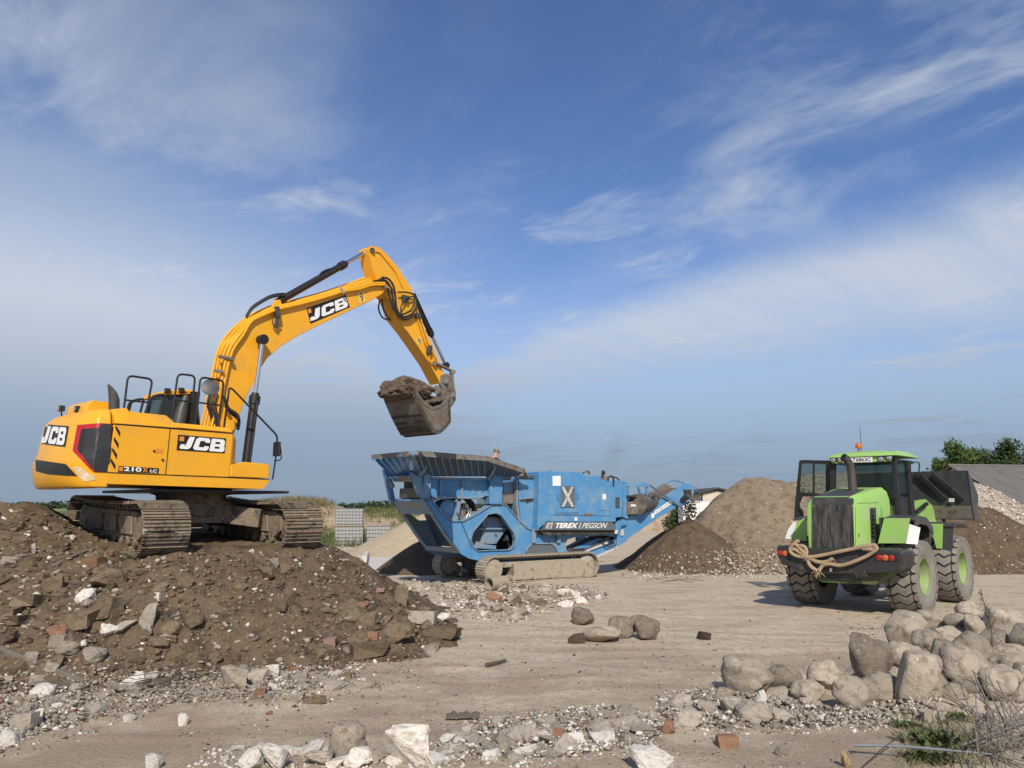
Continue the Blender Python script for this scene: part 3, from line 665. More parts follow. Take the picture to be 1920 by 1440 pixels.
# named stones of the brown heap
big = [('slate_slab', 'brown', c6(270, 520, 100, 85), 'thin dark slab stuck upright in the earth heap'), ('rubble_chunk', 'brown', c6(530, 492, 165, 95), 'big brown rock high on the earth heap under the near track'),
       ('mortar_chunk', 'white', c6(425, 576, 82, 62), 'white mortar lump alone in the middle of the earth heap'), ('rubble_slab', 'brown', c6(530, 640, 150, 95), 'tilted brown slab below the white mortar lump'),
       ('rubble_slab', 'brown', c6(390, 700, 165, 80), 'long brown slab left below the tilted slab'), ('kerb_stone', 'brown', c6(135, 605, 150, 60), 'topmost of the long kerb stones at the left edge'),
       ('kerb_stone', 'brown', c6(30, 665, 120, 50), 'middle one of the long kerb stones at the left edge'), ('kerb_stone', 'brown', c6(75, 700, 130, 50), 'lowest of the long kerb stones at the left edge'),
       ('rubble_chunk', 'grey', c6(470, 865, 110, 55), 'flat pale stone just above the twigs of rebar'), ('rubble_chunk', 'boulder', c6(340, 838, 120, 65), 'oval brown cobble in the lower earth heap'),
       ('rubble_chunk', 'grey', c6(740, 668, 72, 105), 'upright grey stone in the cluster below the near track'), ('rubble_chunk', 'grey', c6(725, 745, 82, 62), 'pale stone at the foot of the upright grey stone'),
       ('mortar_chunk', 'white', c6(777, 590, 65, 50), 'small white lump on top of the stone cluster'), ('rubble_chunk', 'brown', c6(850, 745, 85, 75), 'brown cube shaped stone right of the stone cluster'),
       ('rubble_chunk', 'brown', c6(970, 705, 85, 62), 'brown stone in the middle of the heap right of the cube shaped one'), ('mortar_chunk', 'white', c6(210, 1055, 105, 55), 'white lump below the timber beam'),
       ('rubble_slab', 'grey', c6(115, 1210, 115, 80), 'grey slab in the gravel at the lower left'), ('rubble_slab', 'grey', c6(300, 800, 105, 55), 'pale long stone in the lower left of the heap'),
       ('mortar_chunk', 'white', c6(915, 1200, 55, 60), 'bright white stone alone on the bare ground at left'), ('mortar_chunk', 'white', c6(645, 1190, 62, 38), 'flat white stone on the gravel edge at left'),
       ('mortar_chunk', 'white', c6(765, 1410, 80, 75), 'white block at the bottom edge left'), ('concrete_chunk', 'grey', c6(1170, 985, 130, 110), 'grey concrete lump at the toe of the heap'),
       ('red_brick', 'brick', c6(463, 408, 88, 42), 'red brick high on the earth heap'), ('red_brick', 'brick', c6(555, 368, 30, 35), 'small orange brick end under the near track'),
       ('rubble_slab', 'brown', c7(1020, 372, 80, 120), 'brown slab standing on edge at the right of the heap'), ('rubble_chunk', 'brown', c7(1010, 605, 205, 115), 'largest grey brown rock at the right toe of the heap'),
       ('rubble_chunk', 'brown', c7(815, 530, 130, 95), 'rounded brown rock above the orange brick'), ('rubble_slab', 'brown', c7(830, 712, 235, 95), 'long dark slab along the foot of the heap'),
       ('red_brick', 'brick', c7(850, 630, 66, 46), 'orange brick in the right of the earth heap'), ('rubble_slab', 'grey', c7(1150, 512, 195, 70), 'pale concrete slab at the right end of the heap'),
       ('rubble_slab', 'brown', c7(1270, 600, 230, 60), 'long brown slab at the right tip of the heap'), ('mortar_chunk', 'white', c7(1278, 512, 80, 40), 'white slab end right of the pale concrete slab'),
       ('rubble_chunk', 'brown', c7(195, 245, 115, 72), 'grey brown stone between the two tracks'), ('rubble_chunk', 'grey', c7(240, 185, 60, 62), 'pale stone on top of the one between the tracks'),
       ('rubble_chunk', 'brown', c7(318, 212, 80, 50), 'stone right of the pair between the tracks'), ('brick_lump', 'pink', c7(580, 675, 82, 85), 'pinkish brick lump at the foot of the heap'),
       ('mortar_chunk', 'white', c7(230, 845, 82, 72), 'white square stone at the toe of the heap'), ('concrete_chunk', 'grey', c7(135, 872, 140, 80), 'grey flat stone left of the white square stone'),
       ('concrete_chunk', 'grey', c7(395, 882, 105, 72), 'grey stone right of the white square stone'), ('concrete_chunk', 'grey', c7(605, 930, 140, 52), 'flat grey slab at the right of the gravel toe'),
       ('concrete_chunk', 'grey', c7(40, 852, 95, 85), 'grey stone at the left of the gravel toe'), ('red_brick', 'brick', c7(155, 985, 72, 50), 'orange brick in the gravel below the heap'),
       ('red_brick', 'brick', c7(210, 1107, 42, 26), 'small brick bit on the bare ground'), ('concrete_chunk', 'boulder', c7(690, 1270, 245, 205), 'big brown boulder at the bottom of the picture'),
       ('chalk_block', 'white', c7(1045, 1300, 270, 235), 'largest white block at the bottom of the picture'), ('mortar_chunk', 'white', c7(240, 1372, 165, 150), 'round white block left of the big brown boulder'),
       ('concrete_chunk', 'grey', c7(515, 1372, 175, 85), 'flat grey slab before the big brown boulder'), ('mortar_chunk', 'white', c7(770, 1378, 160, 110), 'white lump left against the largest white block'),
       ('mortar_chunk', 'white', c7(95, 1390, 130, 110), 'white lump left of the round white block'), ('mortar_chunk', 'white', c7(1310, 1258, 110, 40), 'thin white flake right of the largest white block'),
       ('chalk_block', 'white', (1224, 1424, 84, 44), 'white flat block cut by the bottom edge'), ('concrete_chunk', 'grey', c7(1610, 1150, 75, 55), 'small pale stone right of the dark rag'),
       ('concrete_chunk', 'grey', cm(1320, 1040, 205, 135), 'pale squared stone at the back of the rubble row'), ('concrete_chunk', 'grey', cm(1390, 1185, 265, 150), 'broad pale stone in the middle of the rubble row'),
       ('concrete_chunk', 'grey', cm(1570, 1092, 180, 112), 'tan stone right of the pale squared stone'), ('stone_slab', 'boulder', cm(1705, 978, 200, 130), 'slate grey slab leaning on the broad boulder'),
       ('concrete_chunk', 'grey', cm(1790, 1085, 200, 185), 'pointed tan stone in front of the slate slab'), ('concrete_chunk', 'grey', cm(600, 1262, 190, 100), 'angular pale stone left in the rubble row'),
       ('concrete_chunk', 'grey', cm(970, 1290, 220, 75), 'long pale stone in the rubble row'), ('brick_lump', 'brick', cm(1212, 1265, 125, 115), 'stone with a red brick corner in the rubble row'),
       ('brick_lump', 'brick', cm(1742, 1395, 180, 105), 'brick end capped with mortar before the rubble row'), ('concrete_chunk', 'grey', cm(1960, 1170, 190, 140), 'grey faceted stone at the right of the rubble row'),
       ('concrete_chunk', 'grey', c8(460, 1045, 72, 55), 'small pale stone alone on the sand before the rubble row'), ('concrete_cube', 'grey', c8(1345, 843, 68, 75), 'grey concrete cube standing by the weeds'),
       ('concrete_chunk', 'grey', c8(300, 825, 200, 125), 'grey flat topped stone before the boulder row'), ('concrete_chunk', 'grey', c8(475, 850, 130, 90), 'pale blocky stone before the boulder row'),
       ('mortar_chunk', 'white', c8(345, 735, 60, 90), 'white shard before the broad boulder')]
for nm, kind, b, lab in big:
    cat = nm.split('_')[-1]
    if cat in ('slab', 'stone', 'cube') and kind + '_b' in LIB: kind += '_b'
    px_stone(nm, kind, *b, lab, {'chunk': 'rubble', 'lump': 'rubble'}.get(cat, cat), deep=.8 if 'slab' not in nm else .55)
# repeats in the heap and the rubble rows
rnd = random.Random(3)
def crowd(poly, n, smin, smax, kinds, name, lab, group):
    for (x, y) in sorted(px_points(poly, n, rnd), key=lambda q: q[1]):
        k = rnd.choices([a for a, _ in kinds], [b for _, b in kinds])[0]; q = hit(x, y); s = smin + (smax - smin) * rnd.random() ** 1.8
        put_stone(name, k, q, s * rnd.uniform(.9, 1.5), s * rnd.uniform(.8, 1.1), s * rnd.uniform(.5, .9), lab[k] if isinstance(lab, dict) else lab, 'rubble', group, rnd.uniform(0, 6), .45, .36)
LAB = lambda where: {'brown': 'earth stained rubble chunk ' + where, 'grey': 'pale grey rubble chunk ' + where, 'white': 'white mortar chunk ' + where, 'brick': 'orange brick piece ' + where, 'pink': 'pinkish brick piece ' + where, 'dark': 'dark clod ' + where}
crowd([(0, 1060), (200, 1070), (420, 1080), (650, 1070), (790, 1130), (850, 1190), (760, 1235), (440, 1252), (300, 1262), (0, 1290)], 118, .06, .27, [('brown', 9), ('grey', 1.2), ('white', .4), ('brick', .25)], 'rubble_chunk', LAB('on the lower face of the earth heap'), 'rubble on the earth heap')
crowd([(620, 1110), (760, 1130), (860, 1185), (830, 1215), (740, 1240), (600, 1230)], 60, .09, .34, [('brown', 9), ('grey', 1.5), ('brick', .2)], 'rubble_chunk', LAB('at the right toe of the earth heap'), 'rubble on the earth heap')
crowd([(0, 950), (130, 985), (230, 1040), (180, 1070), (0, 1060)], 28, .07, .26, [('brown', 8), ('grey', 3), ('white', 1)], 'rubble_chunk', LAB('near the crest of the earth heap'), 'rubble on the earth heap')
crowd([(740, 1085), (830, 1098), (1100, 1105), (1130, 1120), (960, 1165), (860, 1150), (780, 1115)], 85, .10, .34, [('grey', 6), ('white', 3), ('brown', 2), ('brick', .3)], 'concrete_chunk', LAB('strewn before the crusher tracks'), 'rubble before the crusher')
crowd([(0, 1230), (250, 1240), (330, 1275), (250, 1330), (0, 1400)], 45, .06, .24, [('grey', 6), ('white', 2), ('brown', 2)], 'stone', LAB('in the gravel at the lower left'), 'rubble along the heap toe')
crowd([(330, 1262), (640, 1248), (720, 1290), (560, 1325), (330, 1310)], 45, .06, .22, [('grey', 6), ('white', 2), ('brown', 1), ('brick', .4)], 'stone', LAB('along the gravel toe of the heap'), 'rubble along the heap toe')
crowd([(420, 1400), (560, 1395), (700, 1412), (860, 1395), (860, 1440), (380, 1440)], 40, .05, .2, [('white', 6), ('grey', 2)], 'mortar_chunk', LAB('in the white rubble along the bottom edge'), 'white rubble along the bottom edge')
crowd([(830, 1375), (950, 1345), (1130, 1325), (1240, 1350), (1250, 1400), (1000, 1430), (850, 1420)], 70, .06, .24, [('grey', 6), ('white', 3), ('brown', .6), ('brick', .3)], 'concrete_chunk', LAB('in the rubble row along the bottom'), 'rubble row in the foreground')
crowd([(1230, 1300), (1340, 1285), (1480, 1310), (1560, 1330), (1540, 1365), (1330, 1375), (1230, 1350)], 60, .06, .22, [('grey', 7), ('white', 2), ('brick', .3)], 'concrete_chunk', LAB('in the rubble row before the boulders'), 'rubble row in the foreground')
crowd([(1540, 1320), (1640, 1335), (1740, 1310), (1760, 1330), (1640, 1370), (1520, 1365)], 35, .05, .16, [('grey', 6), ('white', 3)], 'concrete_chunk', LAB('in the gravel at the foot of the boulders'), 'rubble row in the foreground')

# loose gravel
rnd = random.Random(11); mats = [SM['brown'], SM['grey'], SM['white'], SM['brick'], SM['dark']]
it = loose(rnd, [(-260, 945), (0, 940), (130, 965), (320, 1040), (560, 1030), (640, 1020), (850, 1180), (760, 1240), (440, 1260), (300, 1275), (-260, 1310)], 13000, .012, .15, [9, 1.6, .45, .1, 2.4], 2.5)
scatter('earth_rubble', it, mats, 'small rubble and clods all over the brown earth heap', 'rubble')
it = loose(rnd, [(-20, 1225), (250, 1235), (430, 1260), (650, 1245), (820, 1220), (760, 1280), (560, 1330), (330, 1320), (150, 1390), (-20, 1430)], 3600, .01, .09, [2, 7, 2.0, .3, .5], 2.4)
it += loose(rnd, [(380, 1405), (700, 1412), (860, 1380), (870, 1445), (350, 1445)], 900, .01, .08, [0, 3, 6, .1, 0])
it += loose(rnd, [(830, 1375), (950, 1340), (1130, 1320), (1250, 1345), (1250, 1410), (1000, 1445), (850, 1430)], 2200, .01, .09, [.6, 6, 3, .3, 0])
it += loose(rnd, [(1230, 1300), (1340, 1285), (1560, 1330), (1740, 1305), (1770, 1335), (1640, 1375), (1330, 1380), (1230, 1350)], 3400, .01, .085, [.2, 6, 4, .2, 0])
it += loose(rnd, [(740, 1085), (1110, 1098), (1150, 1120), (960, 1170), (860, 1160), (780, 1115)], 2200, .015, .12, [2, 6, 3, .4, .4])
it += loose(rnd, [(300, 1290), (900, 1170), (1500, 1180), (1680, 1330), (1640, 1440), (300, 1440)], 7500, .006, .05, [4, 4, 1.2, .15, 3], 2.8)
it += loose(rnd, [(900, 1110), (1450, 1090), (1650, 1180), (1560, 1300), (900, 1300)], 500, .01, .07, [2, 2, 1, .1, 5], 3.)
it += loose(rnd, [(1560, 1140), (1900, 1130), (1910, 1330), (1650, 1340)], 1000, .02, .10, [2, 6, 1, .1, 0])
ap = []
for poly, n, a, b, w, lay in (([(1240, 1312), (1330, 1300), (1480, 1320), (1560, 1335), (1700, 1318), (1765, 1312), (1750, 1335), (1640, 1362), (1500, 1368), (1300, 1366), (1235, 1345)], 3600, .025, .11, [.3, 8, 2.2, .15, 0], .07),
                       ([(-160, 1280), (150, 1262), (300, 1268), (440, 1255), (560, 1250), (700, 1245), (640, 1290), (500, 1312), (330, 1322), (200, 1345), (60, 1385), (-160, 1400)], 4200, .02, .10, [.8, 8, 1.8, .2, 0], .06),
                       ([(860, 1362), (980, 1345), (1130, 1328), (1240, 1345), (1240, 1395), (1050, 1425), (860, 1420)], 2200, .02, .10, [.4, 6, 4, .2, 0], .05),
                       ([(780, 1090), (1100, 1100), (1120, 1115), (960, 1150), (860, 1140)], 1500, .03, .15, [1, 6, 4, .3, 0], .05)):
    ap += [(x, y, z + lay * rnd.random() ** 2, s, m) for x, y, z, s, m in loose(rnd, poly, n, a, b, w, 1.9)]
it += ap
scatter('gravel', it, mats, 'loose gravel and crumbs strewn over the yard ground', 'gravel')
it = loose(rnd, [(1160, 1075), (1293, 968), (1330, 1000), (1480, 1050), (1480, 1080), (1160, 1080)], 700, .015, .09, [5, 4, 1, .2, 3], 2.6)
it += loose(rnd, [(1165, 1075), (1200, 1045), (1290, 1035), (1400, 1045), (1480, 1060), (1480, 1080), (1160, 1080)], 900, .03, .15, [3, 5, 2, .2, 2], 2.2)
it += loose(rnd, [(1310, 960), (1395, 893), (1500, 893), (1500, 1076), (1330, 1076), (1300, 1000)], 1500, .02, .12, [7, 3, .8, .2, 1], 3)
it += loose(rnd, [(1340, 1030), (1500, 1030), (1500, 1078), (1340, 1078)], 900, .04, .2, [5, 4, 1.4, .2, 1], 2.4)
it += loose(rnd, [(1830, 950), (1925, 990), (1925, 1078), (1820, 1078)], 1300, .02, .13, [4, 3, 1.3, 0, 4], 3)
it += loose(rnd, [(1490, 886), (1565, 886), (1560, 930), (1490, 930)], 400, .05, .16, [1, 6, 3, 0, 0], 2)
it += loose(rnd, [(1830, 902), (1925, 950), (1925, 985), (1840, 945)], 800, .05, .18, [1, 6, 3, 0, 0], 2)
it += loose(rnd, [(1160, 1070), (1480, 1068), (1480, 1085), (1160, 1085)], 700, .02, .13, [2, 6, 3, .2, .5], 2)
scatter('heap_rubble', it, mats, 'stones lying on the heaps behind the loader and under the conveyor', 'rubble')
# ================================================================== EXCAVATOR
X = Rig('excavator', EXC, 48, 'yellow tracked excavator with raised boom standing on the earth heap', 'excavator')
def xl(pts, y): return X.Ys(pts, y)
YN = -1.3
def sq(px, py, y=YN): return X.Y(px, py, y)
# ---- tracks (undercarriage is turned against the upper structure)
def undercarriage():
    q = X.m.to_3x3().inverted(); d = q @ _d; g = q @ _g; up = Vector((0, 0, 1))
    fr = MB()
    fr.lathe((0, 0, .55), up, [(0, .62), (.38, .62), (.40, .72), (.50, .72), (.50, .60), (.58, .60)], 32)
    for sx in (-1, 1):
        for sy in (-1, 1):
            a = d * (.25 * sx) + g * (.35 * sy) + up * .62; b = d * (.95 * sx) + g * (1.0 * sy) + up * .50
            fr.bar(a, b, .42, .34)
    fr.box(up * .62, (1.1, 1.1, .4), Matrix.Rotation(math.atan2(d.y, d.x), 3, 'Z'))
    X.part('undercarriage_frame', fr, 'muddy', bevel=.02)
    for side in (-1, 1):
        c = g * (1.2 * side)
        def at(u, w, z): return c + d * u + g * w + up * (z - .032 * u)
        prof = []; r = .405; half = 1.74
        for k in range(13): a = math.pi / 2 - math.pi * k / 12; prof.append((half + r * math.cos(a), .435 + r * math.sin(a)))
        for k in range(13): a = -math.pi / 2 - math.pi * k / 12; prof.append((-half + r * math.cos(a), .435 + r * math.sin(a)))
        L = [0]; pp = prof + [prof[0]]
        for a, b in zip(pp, pp[1:]): L.append(L[-1] + math.hypot(b[0] - a[0], b[1] - a[1]))
        def pt(s_):
            s_ %= L[-1]
            for i in range(len(L) - 1):
                if s_ <= L[i + 1]:
                    t = (s_ - L[i]) / (L[i + 1] - L[i]); a, b = pp[i], pp[i + 1]
                    u, z = a[0] + (b[0] - a[0]) * t, a[1] + (b[1] - a[1]) * t
                    tx, tz = (b[0] - a[0]) / (L[i + 1] - L[i]), (b[1] - a[1]) / (L[i + 1] - L[i])
                    if z > .76 and abs(u) < half: z -= .05 * (1 - (u / half) ** 2)
                    return u, z, tx, tz
        n = 49; sh = MB(); links = MB(); rr = random.Random(side)
        for k in range(n):
            u, z, tx, tz = pt(k * L[-1] / n); nx, nz = -tz, tx
            rot = Matrix((d * tx + up * tz, g, d * nx + up * nz)).transposed(); w = .74 + rr.uniform(-.004, .004)
            o = -1 if (nx * u + nz * (z - .435)) > 0 else 1
            cc = at(u, 0, z)
            sh.box(cc, (.178, w, .022), rot)
            out = (d * nx + up * nz) * (-o)
            for e in (-.06, .0, .06):
                sh.box(cc + (d * tx + up * tz) * e + out * .02, (.018, w * .98, .034), rot)
            for e in (-.1, .1): links.box(cc - out * .06 + g * e, (.15, .05, .09), rot)
        t = X.part('track_shoes', sh, 'muddy', angle=30)
        X.part('track_links', links, 'muddy', parent=t)
        tf = MB()
        pr = [(-1.55, .36), (-1.45, .68), (1.35, .68), (1.62, .60), (1.62, .34), (1.40, .22), (-1.4, .22)]
        tf.extr([at(u, -.19, z) for u, z in pr], g * .38)
        for u in (-.7, .1, .9): tf.extr([at(u - .25, .19 * 1, .60), at(u + .25, .19, .60), at(u + .3, .19, .30), at(u - .3, .19, .30)], g * .04)
        for u in (-.7, .1, .9): tf.extr([at(u - .25, -.19, .60), at(u + .25, -.19, .60), at(u + .3, -.19, .30), at(u - .3, -.19, .30)], g * -.04)
        t2 = X.part('track_frame', tf, 'muddy', bevel=.02)
        ro = MB()
        for u in (-1.2, -.85, -.5, -.15, .2, .55, .9, 1.25): ro.lathe(at(u, -.2, .19), g, [(0, .06), (0.01, .09), (.1, .09), (.11, .07), (.29, .07), (.3, .09), (.39, .09), (.4, .06)], 12)
        for u in (-.6, .6): ro.lathe(at(u, -.12, .70), g, [(0, .06), (.24, .06)], 10)
        X.parts('track_roller', ro, 'muddy', parent=t2)
        X.part('idler', MB().lathe(at(half, -.12, .435), g, [(0, .12), (0, .31), (.04, .365), (.20, .365), (.24, .31), (.24, .12)], 24), 'muddy')
        X.part('sprocket', MB().lathe(at(-half, -.16, .435), g, [(0, .2), (.0, .27), (.12, .28), (.12, .35), (.20, .35), (.20, .28), (.32, .27), (.32, .2)], 21), 'muddy')
        X.part('guard_plate', MB().extr([at(1.98, -.17, .66), at(1.62, -.17, .70), at(1.62, -.17, .26), at(1.92, -.17, .22)], g * .34), 'muddy', bevel=.02)
undercarriage()
# ---- upper structure
zb = sq(300, 916).z                                   # underside of the frame
sk = MB()                                             # lower skirt / main frame
lo = [sq(199, 907), sq(202, 887), sq(430, 896), sq(505, 899), sq(503, 905), sq(493, 917)]
sk.extr(lo, (0, 2.6, 0))
frame_o = X.part('main_frame', sk, 'yellow', bevel=.025)
X.part('belly_plate', MB().box((0.1, 0, zb - .03), (2.6, 2.2, .05)), 'black_metal')
X.part('turntable', MB().lathe((0, 0, .98), (0, 0, 1), [(0, .70), (.10, .70), (zb - .98, .66)], 36), 'black_metal')
# side body below the groove, right hand block and full width engine bay behind
groove = [sq(215, 795), sq(318, 803), sq(438, 813)]
bx = sq(318, 803).x
pb = MB()
side = [sq(202, 885.5), sq(215, 796), sq(437.5, 813.5), sq(430, 894.5)]
pb.extr(side, (0, .86, 0))
X.part('side_panel', pb, 'yellow', bevel=.012)
sbv = pb.bvh()
hood = [sq(215, 793.5, -1.27), sq(214, 772, -1.2), sq(242, 769, -1.2), sq(248, 776, -1.2), sq(316, 783, -1.2), sq(329, 793, -1.2), sq(331, 801, -1.27)]
hh = [Vector((p.x, 0, p.z)) for p in hood]
ring = [Vector((p.x, -1.285, p.z)) for p in (hh[0], hh[6])]
# hood over the engine: chamfered along both sides
hb = MB(); prof = [(-1.29, 0), (-1.29, .05), (-1.08, 1), (1.08, 1), (1.29, .05), (1.29, 0)]
zg0, zg1 = sq(215, 793.5).z, sq(331, 802).z; xs_h = [hood[1].x, hood[2].x, hood[3].x, hood[4].x, hood[5].x]; zt = [hood[1].z, hood[2].z, hood[3].z, hood[4].z, hood[5].z]
base = lambda x: zg0 + (zg1 - zg0) * (x - xs_h[0]) / (xs_h[-1] - xs_h[0])
for x, t in zip(xs_h, zt):
    for y, k in prof: hb.v.append(Vector((x, y, base(x) + (t + .05 - base(x)) * k if k < 1 else t + .05)))
for i in range(4):
    for k in range(5): hb.f.append((i * 6 + k, i * 6 + k + 1, i * 6 + k + 7, i * 6 + k + 6))
hb.f += [tuple(range(6)), tuple(range(24, 30))]
X.part('engine_hood', hb, 'yellow', bevel=.03)
X.part('engine_bay', MB().extr([Vector((xs_h[0], -.44, zb + .12)), Vector((xs_h[0], -.44, zg0)), Vector((xs_h[-1], -.44, zg1)), Vector((xs_h[-1], -.44, zb + .12))], (0, 1.7, 0)), 'yellow')
lid = MB(); q0, q1 = sq(329, 793), sq(435, 803); g0, g1 = sq(319, 801), sq(438, 811.5)
yv = [(-1.295, 0), (-1.26, 1), (-.46, 1), (-.46, 0)]
for a, b in ((g0, q0), (g1, q1)):
    for y, k in yv: p = a + (b - a) * k; lid.v.append(Vector((p.x, y, p.z + .01 * k)))
lid.f = [(0, 1, 2, 3), (7, 6, 5, 4), (0, 4, 5, 1), (1, 5, 6, 2), (2, 6, 7, 3), (3, 7, 4, 0)]
X.part('tank_lid', lid, 'yellow', bevel=.02)
# slanted front of the tank block and tool box
fb = MB(); fa = [sq(438, 813), sq(430, 894.5)]; f2 = [sq(461, 826, -1.02), sq(460, 862, -1.02)]
fr_ = [fa[0], fa[1], Vector((sq(462, 862).x, -1.295, fa[1].z)), Vector((f2[1].x, -.46, fa[1].z)), Vector((f2[0].x, -.46, f2[0].z)), f2[0]]
pw = MB(); zf = fa[1].z
A0, B0 = fa[0], Vector((fa[1].x, -1.3, zf)); A1 = Vector((fa[0].x + .22, -1.0, f2[0].z)); A2 = Vector((fa[0].x + .22, -.46, f2[0].z)); A3 = Vector((fa[0].x, -.46, fa[0].z))
B1 = Vector((A1.x, -1.0, zf)); B2 = Vector((A2.x, -.46, zf)); B3 = Vector((fa[0].x, -.46, zf))
pw.add([A0, A1, A2, A3, B0, B1, B2, B3], [(0, 1, 2, 3), (7, 6, 5, 4), (0, 4, 5, 1), (1, 5, 6, 2), (2, 6, 7, 3), (3, 7, 4, 0)])
X.part('tank_front', pw, 'yellow', bevel=.015)
tb = MB(); tb.extr([sq(431, 894), sq(431.5, 872), sq(462, 866), sq(503, 870), sq(507, 874), sq(505, 897)], (0, .80, 0))
X.part('tool_box', tb, 'yellow', bevel=.05)
# seams
sm = MB()
for a, b in (((215, 795), (438, 813)), ((319, 804), (310, 891)), ((202, 886), (430, 895.5)), ((430, 895.5), (505, 899))): sm.bar(sq(*a, -1.3), sq(*b, -1.3), .012, .012)
X.part('panel_seam', sm, 'black_metal')
# ---- counterweight
cw = MB(); xs0 = sq(206, 850).x
plan = [(-.0, 1.30), (-.20, 1.26), (-.35, 1.10), (-.44, .84), (-.48, .5), (-.50, .0)]
plan = [(a, -b) for a, b in plan] + [(a, b) for a, b in reversed(plan[:-1])]
zt_ = sq(214, 772, -1.2).z + .04
lev = [(zb + .00, .16), (zb + .10, .05), (zb + .34, .0), (zb + .44, .0), (zb + .62, .10), (zb + 1.08, .18), (zb + 1.16, .26), (zt_, .46)]
for z, ins in lev:
    for dx, y in plan:
        k = max(0, 1 - ins / .75); yy = y * (1 - .10 * (max(0, z - zb - .6) / .7) ** 2 * 1.2) * (1 - ins * .04)
        cw.v.append(Vector((xs0 + .02 + dx * k - (.04 if dx < 0 else 0), yy, z)))
npn = len(plan)
for i in range(len(lev) - 1):
    for k in range(npn - 1): cw.f.append((i * npn + k, i * npn + k + 1, (i + 1) * npn + k + 1, (i + 1) * npn + k))
    cw.f.append((i * npn + npn - 1, i * npn, (i + 1) * npn, (i + 1) * npn + npn - 1))
cw.f += [tuple(range(npn)), tuple(range((len(lev) - 1) * npn, len(lev) * npn))]
cwo = X.part('counterweight', cw, 'yellow', bevel=.03, angle=42)
cbv = cw.bvh()
# everything outside, for stuck-on panels
allb = MB()
for m_ in (cw, pb, hb, sk): allb.add(m_.v, m_.f)
ubv = allb.bvh()
X.decal(ubv, 'side_grille', [(146, 797), (188, 793.5), (214.5, 795), (202, 885.5), (176, 885), (167, 877), (137, 845)], 'red', .012, cuts=4)
X.decal(ubv, 'grille_mesh', [(155, 805), (184, 802.5), (191, 795.5), (214.2, 795.5), (202, 885), (178, 884), (173, 877), (147, 844)], 'black_plastic', .022, cuts=4)
X.decal(ubv, 'rear_step_panel', [(67, 862), (124, 870), (146, 893), (128, 892), (90, 889), (68, 883)], 'black_plastic', .008, parent=cwo, cuts=4)
X.decal(ubv, 'scraped_patch', [(137, 876), (150, 875), (168, 889), (177, 891), (178, 900), (160, 903), (150, 897), (143, 884)], M('scraped_paint', (.60, .43, .20), .6, var=.25, vscale=8, dirt=(.62, .56, .46), dlo=.45, dhi=.6, dscale=6), .006, parent=cwo, cuts=4)
sg = X.decal(ubv, 'rear_sign', [(86, 796), (130, 799), (123, 838), (79, 832)], 'decalblack', .010, cuts=3)
JCB = poly2d([LJ, LC, LB], .10)
X.glyphs(ubv, 'sign_lettering', JCB, [(78, 830), (121.5, 835), (127, 802), (88, 799)], 'white', .016, parent=sg)
hz_ = MB()
for k, (x0, y0) in enumerate(((216, 797), (213, 819), (210, 839), (207, 859))):
    pl = [(x0, y0 + 6), (x0 + 1, y0), (x0 + 9.5, y0 + 13), (x0 + 8.5, y0 + 22)]
    hz_.extr([sq(*p, -1.304) for p in pl], (0, -.003, 0))
X.part('hazard_stripes', hz_, 'decalblack', smooth=False)
sg = X.part('side_sign', MB().extr(xl([(331, 844), (334, 815), (424, 822), (421, 850)], -1.303), (0, -.004, 0)), 'decalblack', smooth=False)
bsg = MB().extr(xl([(331, 844), (334, 815), (424, 822), (421, 850)], -1.303), (0, -.004, 0)).bvh()
X.glyphs(bsg, 'sign_lettering', JCB, [(335, 841), (420, 848), (422, 824.5), (347, 818)], 'white', .003, parent=sg)
X.glyphs(bsg, 'sign_emblem', ([(0, 0), (1, 0), (1, 1), (0, 1)], [(0, 1, 2, 3)]), [(336, 826.5), (344.5, 827.5), (345.5, 819), (337, 818)], 'orange', .004, parent=sg)
ms = MB().extr(xl([(221, 885), (222.5, 873.5), (298, 878), (297, 887.5)], -1.303), (0, -.004, 0)); mso = X.part('model_sign', ms, 'decalblack', smooth=False); msb = ms.bvh()
X.glyphs(msb, 'sign_lettering', text2d('210', .035), [(232, 883), (265, 885), (265.5, 876.5), (232.5, 874.8)], 'white', .003, parent=mso)
X.glyphs(msb, 'sign_lettering', text2d('X', .035), [(267, 885), (277, 885.6), (277.5, 877.2), (267.5, 876.6)], 'orange', .003, parent=mso)
X.glyphs(msb, 'sign_lettering', text2d('LC', .03), [(281, 885.6), (294, 886.3), (294.5, 880.5), (281.5, 879.7)], 'white', .003, parent=mso)
X.glyphs(msb, 'sign_emblem', ([(0, 0), (1, 0), (1, 1), (0, 1)], [(0, 1, 2, 3)]), [(222.5, 883), (230, 883.5), (230.5, 875.5), (223.5, 875)], 'orange', .004, parent=mso)
wl = MB().extr(xl([(291, 849), (292, 841), (306, 842), (305, 850)], -1.302), (0, -.003, 0)); X.part('warning_label', wl, 'orange', smooth=False)
lk = MB().cyl(sq(305, 862), sq(305, 862, -1.32), .02, n=10).cyl(sq(289, 845.5), sq(289, 845.5, -1.315), .02, n=10); X.part('latch', lk, 'black_metal')
